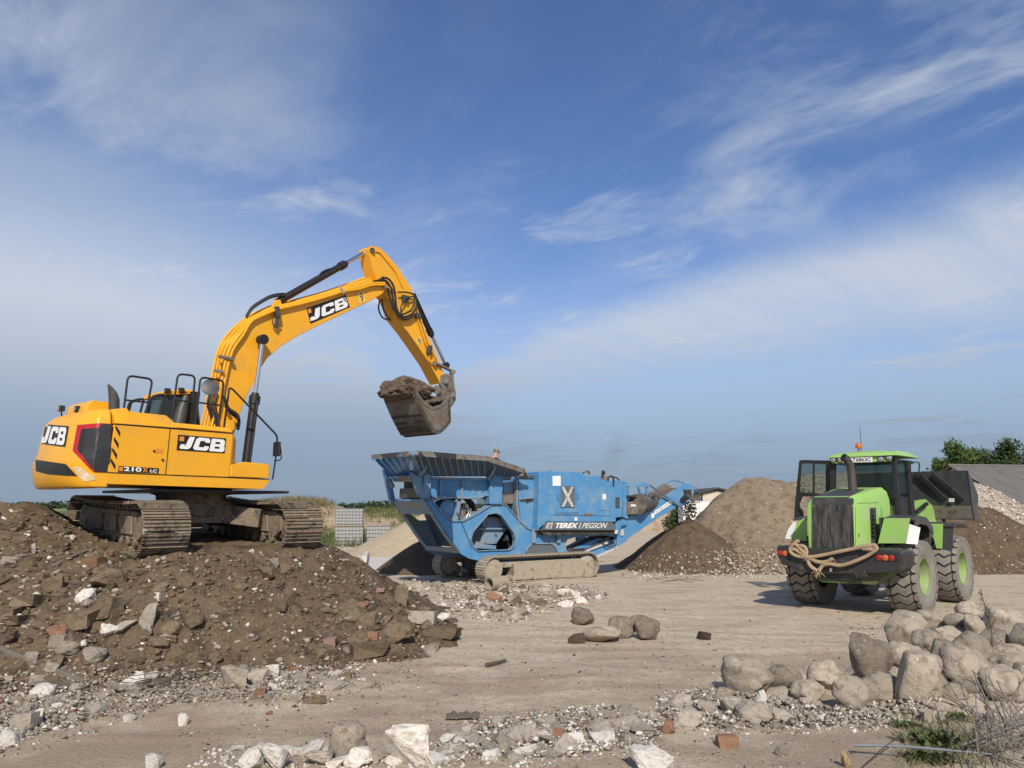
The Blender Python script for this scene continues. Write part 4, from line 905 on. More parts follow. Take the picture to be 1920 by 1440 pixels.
# top clutter
bump = MB(); bl = [X.Y(158, 772, -.5), X.Y(165, 754, -.5), X.Y(172, 750.5, -.5), X.Y(206, 754, -.5), X.Y(207, 776, -.5)]
bump.extr(bl, (0, .9, 0)); X.part('air_intake_cover', bump, 'yellow', bevel=.05)
ex = MB(); a0 = X.Y(214, 774, -.75); a1 = X.Y(214, 748, -.75); r_ = 10 / FPX * 13
ex.cyl(a0, a1, r_ * .93, r_ * .93, 20)
tp = a1 + Vector((-.02, 0, .10))
n = 20; up = Vector((0, 0, 1)); o = len(ex.v)
for k in range(n):
    a = 2 * math.pi * k / n; x, y = math.cos(a) * r_, math.sin(a) * r_
    ex.v += [a1 + Vector((x * .93, y * .93, 0)), a1 + Vector((x - .03, y, .04 + (.5 - .5 * x / r_) * .20))]
for k in range(n): j = (k + 1) % n; ex.f.append((o + 2 * k, o + 2 * j, o + 2 * j + 1, o + 2 * k + 1))
exo = X.part('exhaust_stack', ex, 'greymetal')
for px, py in ((115, 766), (145, 767)):
    l = MB(); c = X.Y(px, py, -.15 if px > 130 else .35); l.box(c, (.09, .12, .10)); lo_ = X.part('work_light', l, 'black_plastic', bevel=.012)
    X.part('lens', MB().cyl(c - Vector((.045, 0, 0)), c - Vector((.052, 0, 0)), .04, n=12), 'chromelens', parent=lo_)
    X.part('bracket', MB().tube([c - Vector((0, 0, .05)), c + Vector((.03, .01, -.16))], .012, 6), 'black_metal', parent=lo_)
def rail(path, y, bars=(), r=.019):
    mb = MB().tube(rounded(xl(path, y), .09), r, 8)
    for a, b in bars: mb.tube(xl([a, b], y), r * .85, 8)
    X.part('guard_rail', mb, 'black_metal')
rail([(232, 769), (240, 704), (286, 711), (274, 776)], -1.0, [((234, 750), (281, 755))])
rail([(322, 786), (333.5, 701), (366, 704.5), (362, 745)], -1.0, [((329, 750.5), (357, 753.5))])
rail([(366, 797), (376, 707), (420, 714), (408, 801)], -1.18, [((374, 755), (413, 760))])
rail([(420, 801), (430, 727), (436, 729.5), (518, 815), (520, 822), (518, 842)], -1.0)
rail([(519, 846), (511, 899)], -1.15, r=.016); rail([(521, 837), (526, 837), (528, 863), (514, 864)], -1.12, r=.011)
mr = MB(); c = X.Y(519, 842, -1.1); mr.box(c, (.05, .22, .28)); X.part('front_mirror', mr, 'black_plastic', bevel=.02)
rm = MB(); c = X.Y(395, 726, -1.22); nrm = (X.c - c).normalized(); nrm = (nrm + Vector((.1, 0, .45))).normalized()
rm.lathe(c - nrm * .04, nrm, [(0, .03), (.0, .10), (.02, .155), (.035, .155), (.04, .145)], 28); X.part('round_mirror', rm, 'greymetal')
# ---- cab on the far side
YC = .42
cabp = [(271, 778), (281, 747), (288, 741), (299, 738), (368, 737), (374, 800), (330, 800)]
cabh = [[(279, 777), (287, 748), (300, 742.5), (308, 742), (299, 776)], [(302, 777), (311, 742), (349, 741), (341, 795), (330, 794)]]
cf = MB().extr(xl(cabp, YC), (0, .07, 0), [xl(h, YC) for h in cabh]); cab_o = X.part('cab', cf, 'black_plastic', bevel=.01)
far = MB().extr([p + Vector((0, .95, 0)) for p in xl(cabp, YC)], (0, .05, 0), [[p + Vector((0, .95, 0)) for p in xl(h, YC)] for h in cabh]); X.part('cab_frame', far, 'black_plastic', parent=cab_o)
for h in cabh: X.part('window', MB().extr(xl(h, YC + .03), (0, .012, 0)), 'glass', parent=cab_o, smooth=False)
c0, c1 = X.Y(281, 741, YC), X.Y(370, 737, YC)
X.part('windscreen', MB().quad3(X.Y(369, 738, YC + .05), X.Y(375, 800, YC + .05), X.Y(375, 800, YC + .05) + Vector((0, .85, 0)), X.Y(369, 738, YC + .05) + Vector((0, .85, 0)), .012), 'glass', parent=cab_o, smooth=False)
rf = MB().extr(xl([(310, 741), (311, 732), (338, 731), (340, 734), (350, 730.5), (366, 733), (368, 739)], YC - .02), (0, 1.0, 0)); X.part('cab_roof', rf, 'yellow', parent=cab_o, bevel=.03)
X.parts('roof_light', MB().box(X.Y(314, 733, YC - .03), (.10, .08, .10)).box(X.Y(340, 732, YC - .03), (.10, .08, .10)), 'black_plastic', parent=cab_o, bevel=.01)
X.part('seat', MB().box(X.Y(318, 775, .85), (.14, .46, .7)).box(X.Y(330, 790, .85), (.45, .46, .16)), 'black_metal', parent=cab_o, bevel=.04)
X.part('door_pillar', MB().tube(xl([(334, 800), (340, 772), (349, 742)], .1), .1, 14, rs=[.12, .11, .05]), 'greymetal')  # leaning grey pillar of the cab door, tapering upward
X.part('cab_post', MB().bar(X.Y(366, 735, .2), X.Y(358, 800, .2), .14, .14), 'black_plastic', parent=cab_o)
# ---- boom
YB = -.27
boomp = [(402, 822), (408, 800), (420, 720), (430, 660), (438, 636), (466, 607), (514, 579), (600, 553), (650, 539), (690, 524), (718, 525), (725, 533), (724, 543), (716, 552), (693, 565), (610, 604), (560, 629), (527, 649), (502, 671), (486, 695), (474, 722), (463, 742), (452, 770), (444, 800), (436, 822)]
bo = MB().extr(xl(boomp, YB), (0, .54, 0)); boom_o = X.part('boom', bo, 'yellow', bevel=.015); bbv = bo.bvh()
sp = [(574, 578), (648, 553), (656, 576), (582, 607)]
sg = X.decal(bbv, 'boom_sign', sp, 'decalblack', .006, parent=boom_o, cuts=1)
X.glyphs(bbv, 'sign_lettering', JCB, [(581, 603), (652.5, 575), (648, 556), (583, 582)], 'white', .011, parent=boom_o)
X.glyphs(bbv, 'sign_emblem', ([(0, 0), (1, 0), (1, 1), (0, 1)], [(0, 1, 2, 3)]), [(578, 588), (584, 586), (582, 578.5), (576, 580.5)], 'orange', .012, parent=boom_o)
def warn(bv, quad, par):
    o = X.decal(bv, 'warning_label', quad, MTw, .005, parent=par, cuts=1)
    ll, lr, ur, ul = quad
    tri = [(.2, .5), (.8, .5), (.5, .9)]; ti = [(.34, .56), (.66, .56), (.5, .78)]
    X.glyphs(bv, 'warning_triangle', ([*tri, *ti], [(0, 1, 4, 3), (1, 2, 5, 4), (2, 0, 3, 5)]), quad, 'decalblack', .009, parent=par)
    X.glyphs(bv, 'warning_symbol', ([(.45, .1), (.6, .1), (.62, .32), (.8, .38), (.6, .44), (.45, .36)], [(0, 1, 2, 3, 4, 5)]), quad, 'decalblack', .009, parent=par)
MTw = M('warning_yellow', (.72, .50, .12), .5, var=.05)
warn(bbv, [(673, 569), (685, 565), (682, 544), (670, 548)], boom_o)
# pipes along the boom
pl0 = [(377, 797), (384, 770), (396, 712), (405, 668), (414, 643), (433, 619), (466, 592), (515, 571), (560, 561), (600, 550), (640, 537), (668, 527), (690, 519), (716, 519)]
for k, (off, y) in enumerate(((0, .20), (5, .02), (10, -.14), (16, -.33), (21, -.34))):
    pts = []
    for i, (a, b) in enumerate(pl0):
        t = i / 13; w = off * (1.15 if t < .45 else .55 if t < .8 else .9)
        pts.append(X.Y(a + w * (1 if t < .42 else .35), b + (w * .35 if t < .42 else w * .8), y))
    X.part('boom_pipe', MB().tube(rounded(pts, .15, 3), .026, 8), 'yellow', parent=boom_o)
for (a, b) in (((410, 668), (437, 674)), ((401, 694), (420, 698)), ((637, 535), (646, 551))): X.part('pipe_clamp', MB().bar(X.Y(*a, -.30), X.Y(*b, -.38), .10, .05), 'steel', parent=boom_o)
cl = MB().bar(X.Y(518, 575, -.36), X.Y(521, 596, -.36), .12, .08).bar(X.Y(520, 595, -.36), X.Y(517, 614, -.36), .06, .06).tube(smoothpath(xl([(512, 597), (511, 606), (518, 612), (526, 604)], -.37), 4), .015, 6)
X.part('boom_lamp', cl, 'greymetal', parent=boom_o, bevel=.008)
hs = MB()
for dx, y in ((0, -.30), (4, -.33), (9, -.36), (14, -.38)):
    hs.tube(smoothpath(xl([(394 + dx, 735 + dx * .2), (389 + dx, 757), (394 + dx * .9, 776), (400 + dx * .6, 802)], y), 5), .02, 6)
hs.tube(smoothpath(xl([(419, 742), (428, 765), (444, 777), (448, 790), (446, 806)], -.5), 5), .032, 8)
hs.tube(smoothpath(xl([(422, 760), (434, 775), (447, 787), (445, 800)], -.42), 5), .028, 8)
X.parts('boom_hose', hs, 'rubber', parent=boom_o)
X.part('boom_foot', MB().extr(xl([(424, 812), (428, 789), (440, 786), (441, 802), (436, 814)], -.42), (0, .1, 0)), 'yellow', parent=boom_o, bevel=.01)
# ---- boom cylinders, dipper cylinder
def ram(name, a, b, t, r1, r2, par=None, clamp=True):
    a, b = Vector(a), Vector(b); m = a.lerp(b, t); d_ = (b - a).normalized()
    mb = MB().cyl(a, m, r1, n=16).lathe(m - d_ * .16, d_, [(0, r1 * 1.25), (.16, r1 * 1.25), (.17, r1 * .9), (.22, r1 * .85)], 16)
    mb.tube([a + Vector((0, -r1 * 1.3, .02)), a.lerp(m, .5) + Vector((0, -r1 * 1.3, 0)), m + Vector((0, -r1 * 1.3, 0)) - d_ * .1], r1 * .22, 6)
    o = X.part(name, mb, 'black_metal', par)
    rd = MB().cyl(m, b, r2, n=14); X.part('rod', rd, 'chrome', parent=o)
    X.part('rod_eye', MB().cyl(b + Vector((0, -r1 * .9, 0)), b + Vector((0, r1 * .9, 0)), r1 * 1.15, n=16), 'black_metal', parent=o)
    return o
ram('boom_cylinder', X.Y(462, 866, -.45), X.Y(492, 637, -.45), .53, .088, .042)
ram('boom_cylinder', X.Y(462, 866, -.45) + Vector((0, .9, 0)), X.Y(492, 637, -.45) + Vector((0, .9, 0)), .53, .088, .042)
ram('dipper_cylinder', X.Y(519, 567, 0), X.Y(691, 470, 0), .715, .078, .045)
X.part('cylinder_bracket', MB().extr(xl([(505, 583), (517, 562), (526, 562), (531, 578)], -.13), (0, .06, 0)).extr(xl([(505, 583), (517, 562), (526, 562), (531, 578)], .07), (0, .06, 0)), 'yellow', parent=boom_o, bevel=.01)
bh = MB()
for y, k in ((-.08, 0), (.05, 3)): bh.tube(smoothpath(xl([(462, 596 - k), (472, 580 - k), (490, 567 - k), (510, 557 - k), (533, 554 - k), (538, 558)], y), 5), .026, 7)
bh.tube(smoothpath(xl([(595, 521), (603, 511), (615, 505), (628, 503)], -.05), 5), .02, 6)
X.parts('cylinder_hose', bh, 'rubber', parent=boom_o)
# ---- dipper
YD = -.2
dip = [(691, 466), (696, 461), (710, 463), (722, 473), (741, 494), (770, 537), (778, 557), (792, 608), (811, 646), (825, 680), (834, 706), (836, 716), (826, 719), (805, 680), (766, 624), (744, 596), (731, 560), (712, 540), (704, 516), (697, 496)]
dp = MB().extr(xl(dip, YD), (0, .40, 0)); dip_o = X.part('dipper', dp, 'yellow', bevel=.012); dbv = dp.bvh()
warn(dbv, [(783, 648), (793, 642), (788, 630), (778, 636)], dip_o)
X.part('boom_pin', MB().cyl(X.Y(724, 537, -.36), X.Y(724, 537, .36), .05, n=16), 'rusty', parent=boom_o)
X.part('tail_pin', MB().cyl(X.Y(698, 469, -.26), X.Y(698, 469, .26), .06, n=16), 'grime', parent=dip_o)
X.parts('dipper_pipe', MB().tube(rounded(xl([(704, 471), (712, 473), (732, 497), (742, 510), (755, 538)], YD - .02), .1), .016, 6)
       .tube(xl([(787, 592), (802, 640), (806, 650)], YD - .05), .02, 6).tube(xl([(782, 594), (797, 642), (802, 652)], YD - .05), .02, 6)
       .tube(rounded(xl([(806, 648), (812, 662), (822, 678), (816, 684), (806, 678), (804, 662)], YD - .05), .05), .016, 6), 'yellow', parent=dip_o)
X.parts('valve_block', MB().box(X.Y(805, 656, YD - .06), (.13, .1, .22)).box(X.Y(760, 560, YD - .05), (.18, .08, .16)).box(X.Y(784, 592, YD - .05), (.12, .08, .14)), 'greymetal', parent=dip_o, bevel=.01)
hz2 = MB()
for pts, r in (([(716, 520), (728, 523), (737, 535), (741, 552), (743, 575), (750, 590), (760, 594), (773, 588), (781, 578)], .026), ([(712, 523), (724, 527), (733, 540), (737, 560), (742, 582), (752, 596), (766, 598), (780, 588)], .026),
               ([(700, 527), (716, 526), (726, 538), (731, 556), (738, 580), (752, 590), (772, 582)], .024),
               ([(752, 588), (752, 575), (760, 562), (772, 556), (777, 560), (774, 575), (768, 584)], .018), ([(712, 562), (710, 580), (718, 596), (734, 600)], .020), ([(716, 560), (719, 580), (729, 596), (736, 599)], .018),
               ([(746, 548), (762, 548), (776, 553), (781, 566), (780, 580)], .02)):
    hz2.tube(smoothpath(xl(pts, YD - .10 if pts[0][0] > 725 or pts[0][1] < 530 else .05), 6), r, 7)
X.parts('dipper_hose', hz2, 'rubber', parent=dip_o)
ram('bucket_cylinder', X.Y(773, 552, 0), X.Y(836, 685, 0), .56, .07, .042)
# ---- linkage and bucket
lk = MB()
for y in (-.24, .19): lk.bar(X.Y(813, 679, y), X.Y(852, 698, y), .05, .11, (0, 1, 0)).bar(X.Y(846, 698, y), X.Y(850, 744, y), .05, .12, (0, 1, 0))
lk.cyl(X.Y(850, 697, -.33), X.Y(850, 697, .33), .06, n=14).cyl(X.Y(815, 681, -.3), X.Y(815, 681, .3), .06, n=14)
X.part('bucket_link', lk, 'rusty', bevel=.01)
hh_ = MB()
for y in (-.22, .14): hh_.extr(xl([(826, 704), (838, 700), (847, 706), (855, 735), (855, 750), (848, 762), (839, 750), (832, 733), (826, 722)], y), (0, .08, 0))
hh_.cyl(X.Y(836, 715, -.30), X.Y(836, 715, .30), .065, n=16).cyl(X.Y(849, 741, -.30), X.Y(849, 741, .30), .06, n=16)
X.part('quick_hitch', hh_, 'rusty', bevel=.012)
W = .60
near = [(777, 722), (780, 743), (791, 770), (802, 793), (812, 811), (824, 814), (836, 805), (846, 791), (845, 765), (843, 742)]
inner = [(778, 724), (783, 741), (794, 766), (805, 789), (815, 803), (824, 806), (833, 799), (841, 788), (840, 766), (840, 744)]
bk = MB()
O = X.Ys(near, -W); I = X.Ys(inner, -W); n = len(O)
for y in (-W, W):
    for l in (O, I): bk.v += [Vector((p.x, y, p.z)) for p in l]
for i in range(n - 1):
    bk.f += [(i, i + 1, 2 * n + i + 1, 2 * n + i), (n + i + 1, n + i, 3 * n + i, 3 * n + i + 1)]
    bk.f += [(i + 1, i, n + i, n + i + 1), (2 * n + i, 2 * n + i + 1, 3 * n + i + 1, 3 * n + i)]
bk.f += [(0, 2 * n, 3 * n, n), (n - 1, 2 * n - 1, 4 * n - 1, 3 * n - 1)]
for y, s_ in ((-W, 1), (W, -1)):
    sp_ = near[:1] + near[1:] + [(830, 757), (811, 763), (792, 750)]
    pl = [Vector((p.x, y, p.z)) for p in X.Ys(sp_, -W)]; bk.extr(pl, (0, .03 * s_, 0))
buck = X.part('bucket', bk, 'bucketsteel', bevel=.006)
arc = MB(); ap = X.Ys([(784, 742), (796, 757), (811, 766), (826, 762), (838, 750), (841, 740)], -W)
for a, b in zip(ap, ap[1:]): arc.bar(a, b, .03, .07)
X.part('side_cutter', arc, 'bucketsteel', parent=buck)
wp = MB()
for (a, b, c, d_) in ((0, .05, .1, .2), (1, .2, .36, .1), (2, .2, .5, .1), (3, .3, .6, .1), (1, .75, .9, .1), (2, .7, .9, .1)):
    p, q = O[a + 1], O[a + 2]; m0, m1 = p.lerp(q, b), p.lerp(q, min(1, c)); nn_ = Vector((-(q - p).z, 0, (q - p).x)).normalized(); nn_ = nn_ if nn_.x < 0 else -nn_
    wp.extr([Vector((m0.x, -W + .04, m0.z)), Vector((m1.x, -W + .04, m1.z)), Vector((m1.x, W - .04, m1.z)), Vector((m0.x, W - .04, m0.z))], nn_ * .03)
X.part('wear_plates', wp, 'grime', parent=buck)
th = MB(); p, q = O[1], O[0]; dd = (q - p).normalized()
for k in range(5):
    y = -W + .1 + k * (2 * W - .2) / 4; th.bar(Vector((q.x, y, q.z)) - dd * .1, Vector((q.x, y, q.z)) + dd * .16, .1, .07, (0, 1, 0))
pass
ear = MB()
for y in (-.26, .20): ear.extr(xl([(818, 757), (821, 738), (832, 727), (840, 735), (853, 742), (848, 762), (842, 768)], y), (0, .05, 0))
ear.cyl(X.Y(819, 731, -.3), X.Y(819, 731, .05), .11, n=18)
X.part('bucket_ears', ear, 'bucketsteel', parent=buck, bevel=.008)
# load of soil in the bucket, heaped over the lip
ld = boulder_mesh('bucket_soil', 77, MT['soil'], rough=.34, sub=5, fine=.22)
lipp = X.Y(777, 722, -W); sl = X.Y(840, 745, -W) - lipp; tilt_ = -math.atan2(sl.z, sl.x)
lo_ = bpy.data.objects.new('soil_load', ld); COL.objects.link(lo_)
lo_.matrix_world = X.m @ Matrix.Translation(Vector((lipp.x + .22, .04, lipp.z - .06))) @ Matrix.Rotation(tilt_, 4, 'Y') @ Matrix.Diagonal((.58, .66, .30, 1))
tag(lo_, 'heaped load of brown soil lying in the excavator bucket', 'soil')
for x, y, z, a, b, c, sd in ((.62, .0, -.30, .45, .58, .26, 34), (.95, .05, -.32, .25, .56, .24, 35), (.02, .42, -.02, .24, .24, .24, 31), (.0, -.30, -.10, .20, .30, .20, 32), (-.02, .1, -.12, .14, .4, .2, 33)):
    lm = bpy.data.objects.new('soil_lump', boulder_mesh('bucket_lump', sd, MT['soil'], rough=.4, sub=4, fine=.28)); COL.objects.link(lm)
    lm.matrix_world = X.m @ Matrix.Translation(Vector((lipp.x + x, y, lipp.z + z))) @ Matrix.Diagonal((a, b, c, 1)); m_ = lm.matrix_world.copy(); lm.parent = lo_; lm.matrix_parent_inverse = (X.m @ Matrix.Translation(Vector((lipp.x + .22, .04, lipp.z - .06))) @ Matrix.Rotation(tilt_, 4, 'Y') @ Matrix.Diagonal((.58, .66, .30, 1))).inverted(); lm.matrix_basis = m_
# ================================================================== CRUSHER
_a = G(912, 1097)
K = Rig('jaw_crusher', (_a.x, _a.y, 0), 35, 'blue tracked jaw crusher with hopper and discharge conveyor', 'crusher')
def k3(cx, cy): return 660 + cx / 4.8, 820 + cy / 4.8
def k4(cx, cy): return 960 + cx / 4.8, 840 + cy / 4.8
def ky(px, py, y): return K.Y(px, py, y)
def kys(pts, y): return K.Ys(pts, y)
YS, YF = .42, 2.25                                  # near and far chassis plates
# ---- tracks
def crusher_track(y0, near):
    u0, u1 = ky(909, 1072, 0).x, ky(1123, 1068, 0).x; r = .37
    c0, c1 = u0 + r, u1 - r; zc = .41
    sh = MB(); prof = []
    L = 2 * (c1 - c0) + 2 * math.pi * r; n = 66
    for k in range(n):
        s_ = k * L / n
        if s_ < c1 - c0: u, z, tx, tz = c0 + s_, zc + r, 1, 0
        elif s_ < c1 - c0 + math.pi * r: a = math.pi / 2 - (s_ - (c1 - c0)) / r; u, z, tx, tz = c1 + r * math.cos(a), zc + r * math.sin(a), math.sin(a), -math.cos(a)
        elif s_ < 2 * (c1 - c0) + math.pi * r: u, z, tx, tz = c1 - (s_ - (c1 - c0) - math.pi * r), zc - r, -1, 0
        else: a = -math.pi / 2 - (s_ - 2 * (c1 - c0) - math.pi * r) / r; u, z, tx, tz = c0 + r * math.cos(a), zc + r * math.sin(a), math.sin(a), -math.cos(a)
        t = Vector((tx, 0, tz)); nn_ = Vector((-tz, 0, tx)); rot = Matrix((t, Vector((0, 1, 0)), nn_)).transposed(); c = Vector((u, y0 + .25, z))
        sh.box(c, (L / n * .93, .5, .025), rot); sh.box(c + nn_ * .02 + t * .03, (.022, .48, .03), rot)
        if near or True: sh.box(c - nn_ * .05, (L / n * .8, .12, .07), rot)
    t = K.part('track_shoes', sh, 'dustytrack', angle=30)
    f = MB()
    pl = kys([(964, 1058), (1110, 1052), (1116, 1062), (1112, 1080), (966, 1088)], 0)
    f.extr([Vector((p.x, y0 + .02, p.z)) for p in pl], (0, .46, 0))
    f.box(((c0 + c1) / 2, y0 + .25, zc + .12), (c1 - c0, .2, .16))
    for px in (1008, 1052, 1095): p = ky(px, 1068, 0); f.box((p.x, y0 + .01, zc - .02), (.03, .03, .40))
    K.part('track_frame', f, 'dustytrack', bevel=.015)
    ro = MB()
    for k in range(9): ro.lathe((c0 + .35 + k * (c1 - c0 - .7) / 8, y0 + .04, .13), (0, 1, 0), [(0, .05), (0, .085), (.42, .085), (.42, .05)], 12)
    K.parts('track_roller', ro, 'dustytrack')
    K.part('idler', MB().lathe((c0, y0 + .05, zc), (0, 1, 0), [(0, .08), (.02, .16), (.02, .30), (.08, .33), (.30, .33), (.38, .30), (.38, .16), (.4, .08)], 22), 'dustytrack')
    K.part('sprocket', MB().lathe((c1, y0 + .05, zc), (0, 1, 0), [(0, .1), (.02, .22), (.1, .32), (.3, .32), (.38, .22), (.4, .1)], 22), 'dustytrack')
crusher_track(0, True); crusher_track(2.6, False)
# ---- chassis side plates
out_ = [k3(650, 560), k3(705, 555), k3(800, 680), k3(860, 745), (852, 981), (868, 979), k3(1125, 690), k3(1255, 607), k3(1375, 605), k3(1480, 730), k3(1560, 815), k3(1610, 835), k4(190, 745), k4(300, 760), k4(930, 780), k4(1000, 800), k4(1030, 830),
        k4(950, 890), k4(740, 980), (1113, 1046), (1085, 1052), (910, 1053), k3(1130, 1108), k3(1050, 1090), k3(975, 1045), k3(880, 920), k3(800, 800), k3(730, 690)]
out_ = [k3(650, 560), k3(705, 555), k3(800, 680), k3(900, 758), k3(1000, 755), k3(1125, 690), k3(1255, 607), k3(1375, 605), k3(1480, 730), k3(1560, 815), k3(1610, 835), k4(190, 745), k4(300, 760), k4(930, 780), k4(1000, 800), k4(1030, 830),
        k4(950, 890), k4(740, 980), (1113, 1046), (1085, 1052), (910, 1053), k3(1130, 1108), k3(1050, 1090), k3(975, 1045), k3(880, 920), k3(800, 800), k3(730, 690)]
win = [k3(1290, 683), k3(1335, 700), k3(1448, 862), k3(1466, 925), k3(1455, 975), k3(1415, 1008), k3(1130, 1018), k3(1090, 985), k3(1066, 920), k3(1085, 850), k3(1220, 695)]
arch = [k4(105, 1000), k4(140, 905), k4(185, 862), k4(360, 862), k4(400, 900), k4(432, 1000)]
opn = [k4(530, 965), k4(492, 920), k4(483, 860), k4(500, 825), k4(560, 805), k4(840, 787), k4(925, 800), k4(925, 860), k4(780, 940), k4(600, 985)]
for y, nm in ((YS, 'blue'), (YF + .2, 'dustyblue')):
    pl = kys(out_, YS); sh_ = lambda l: [Vector((p.x, y, p.z)) for p in kys(l, YS)]
    c = MB().extr(sh_(out_), (0, .05, 0), [sh_(win), sh_(opn)])
    o = K.part('chassis_plate', c, nm, bevel=.006)
    if y == YS:
        rim = MB()
        def lip(pts, w=.10, t=.02):
            q = kys(pts, YS)
            for a, b in zip(q, q[1:] + q[:1]): rim.bar(a + Vector((0, -w * .3, 0)), b + Vector((0, -w * .3, 0)), t, w, (0, 1, 0)) if False else rim.quad3(a + Vector((0, -.055, 0)), b + Vector((0, -.055, 0)), b + Vector((0, .10, 0)), a + Vector((0, .10, 0)), .02)
        lip(win); 
        q = kys(out_[:12], YS)
        for a, b in zip(q, q[1:]): rim.quad3(a + Vector((0, -.05, .0)), b + Vector((0, -.05, 0)), b + Vector((0, .25, 0)), a + Vector((0, .25, 0)), .025)
        K.part('plate_flange', rim, 'dustyblue', parent=o)
        ar = MB().extr(kys([k4(100, 1003), k4(136, 900), k4(183, 852), k4(364, 852), k4(410, 893), k4(440, 1003), k4(430, 1003), k4(400, 903), k4(360, 864), k4(187, 864), k4(146, 905), k4(112, 1003)], YS - .05), (0, .049, 0))
        K.part('arch_trim', ar, 'dustyblue', parent=o)
        K.part('arch_plate', MB().extr(kys(arch, YS - .012), (0, .008, 0)), 'slate', parent=o, smooth=False)
        st = MB()
        for cx in (190, 415): st.extr(kys([k4(cx, 742), k4(cx + 40, 742), k4(cx + 30, 780), k4(cx + 25, 855), k4(cx - 5, 855), k4(cx - 5, 780)], YS - .09), (0, .085, 0))
        K.parts('body_mount', st, 'dustyblue', parent=o, bevel=.012)
# slanting end plate of the nose, with its opening
nA = [k3(650, 560), k3(730, 690), k3(800, 800), k3(880, 920), k3(975, 1045)]
qn = kys(nA, YS); ep = MB()
for (a, b) in zip(qn, qn[1:]):
    pass
a, b = qn[0], qn[-1]; dn = (b - a); Wd = YF - YS
YN2 = YF + .25
def nose(t, w): 
    i = min(3, int(t * 4)); f = t * 4 - i; p = qn[i].lerp(qn[i + 1], f); return Vector((p.x, YS + (YN2 - YS) * w, p.z))
for t0, t1, w0, w1 in ((0, .26, 0, 1), (.26, .92, .0, .10), (.26, .92, .90, 1), (.92, 1., 0, 1)):
    m_ = 6
    for k in range(m_):
        ta, tb_ = t0 + (t1 - t0) * k / m_, t0 + (t1 - t0) * (k + 1) / m_
        ep.quad3(nose(ta, w0), nose(ta, w1), nose(tb_, w1), nose(tb_, w0), -.04)
K.part('nose_plate', ep, 'dustyblue', recalc=True)
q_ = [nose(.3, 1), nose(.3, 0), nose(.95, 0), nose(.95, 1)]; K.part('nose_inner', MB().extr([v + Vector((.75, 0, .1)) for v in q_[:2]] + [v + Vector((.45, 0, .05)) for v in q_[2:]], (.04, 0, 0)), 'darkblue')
top_ = MB().quad3(nose(0, 0) + Vector((0, 0, .01)), nose(0, 1) + Vector((0, 0, .01)), nose(0, 1) + Vector((.45, 0, .01)), nose(0, 0) + Vector((.45, 0, .01)), .05); K.part('nose_shelf', top_, 'blue', bevel=.01)
cr = MB()
cr.box((2.6, (YS + YF) / 2, .75), (3.2, Wd - .1, .3)); cr.box((.8, (YS + YF) / 2, .45), (.4, 2.0, .3)); cr.box((3.3, (YS + YF) / 2, .45), (.5, 2.3, .3))
K.parts('cross_member', cr, 'grime', bevel=.02)
# machinery seen through the window and the notch
mc = MB(); mc.extr(kys([k3(1160, 960), k3(1180, 830), k3(1170, 730), k3(1290, 715), k3(1400, 760), k3(1390, 830), k3(1300, 960)], .85), (0, .8, 0))
mc.extr(kys([k3(1150, 815), k3(1400, 815), k3(1400, 832), k3(1150, 832)], .75), (0, .1, 0))
mc.extr(kys([k3(1100, 1000), k3(1135, 935), k3(1180, 960), k3(1300, 975), k3(1300, 1010)], .7), (0, .3, 0))
K.part('crusher_chamber', mc, 'dustyblue', bevel=.02)
K.part('chamber_shade', MB().extr(kys([k3(1040, 1030), k3(1060, 830), k3(1230, 650), k3(1480, 700), k3(1480, 1030)], 1.75), (0, .05, 0)), 'grime')  # dark backing plate stands in for the shade deep in the chamber
K.part('drive_motor', MB().lathe(ky(*k3(880, 650), .50), (0, 1, 0), [(0, .0), (0, .17), (.03, .21), (.05, .30), (.5, .30)], 26), 'blue')
K.part('motor_bracket', MB().extr(kys([k3(935, 580), k3(985, 575), k3(955, 750), k3(905, 750)], .47), (0, .35, 0)), 'dustyblue', bevel=.01)
gm = MB(); 
for k in range(9):
    a0, a1 = math.pi * (.05 + .09 * k), math.pi * (.05 + .09 * (k + 1)); c = ky(*k3(1000, 690), .6); r0 = .52
    gm.quad3(c + Vector((r0 * math.cos(a0), 0, r0 * math.sin(a0))), c + Vector((r0 * math.cos(a1), 0, r0 * math.sin(a1))), c + Vector((r0 * math.cos(a1), .4, r0 * math.sin(a1))), c + Vector((r0 * math.cos(a0), .4, r0 * math.sin(a0))), .03)
K.part('belt_guard', gm, 'grime')
K.part('gearbox', MB().extr(kys([k3(960, 745), k3(970, 640), k3(1010, 590), k3(1060, 650), k3(1080, 700), k3(1010, 755)], .75), (0, .6, 0)), 'rusty', bevel=.03)
K.parts('drive_hose', MB().tube(smoothpath(kys([k3(1000, 750), k3(1040, 700), k3(1050, 650), k3(1020, 610)], .55), 5), .022, 6).tube(smoothpath(kys([k3(1015, 752), k3(1060, 700), k3(1070, 640)], .55), 5), .018, 6), 'chrome')
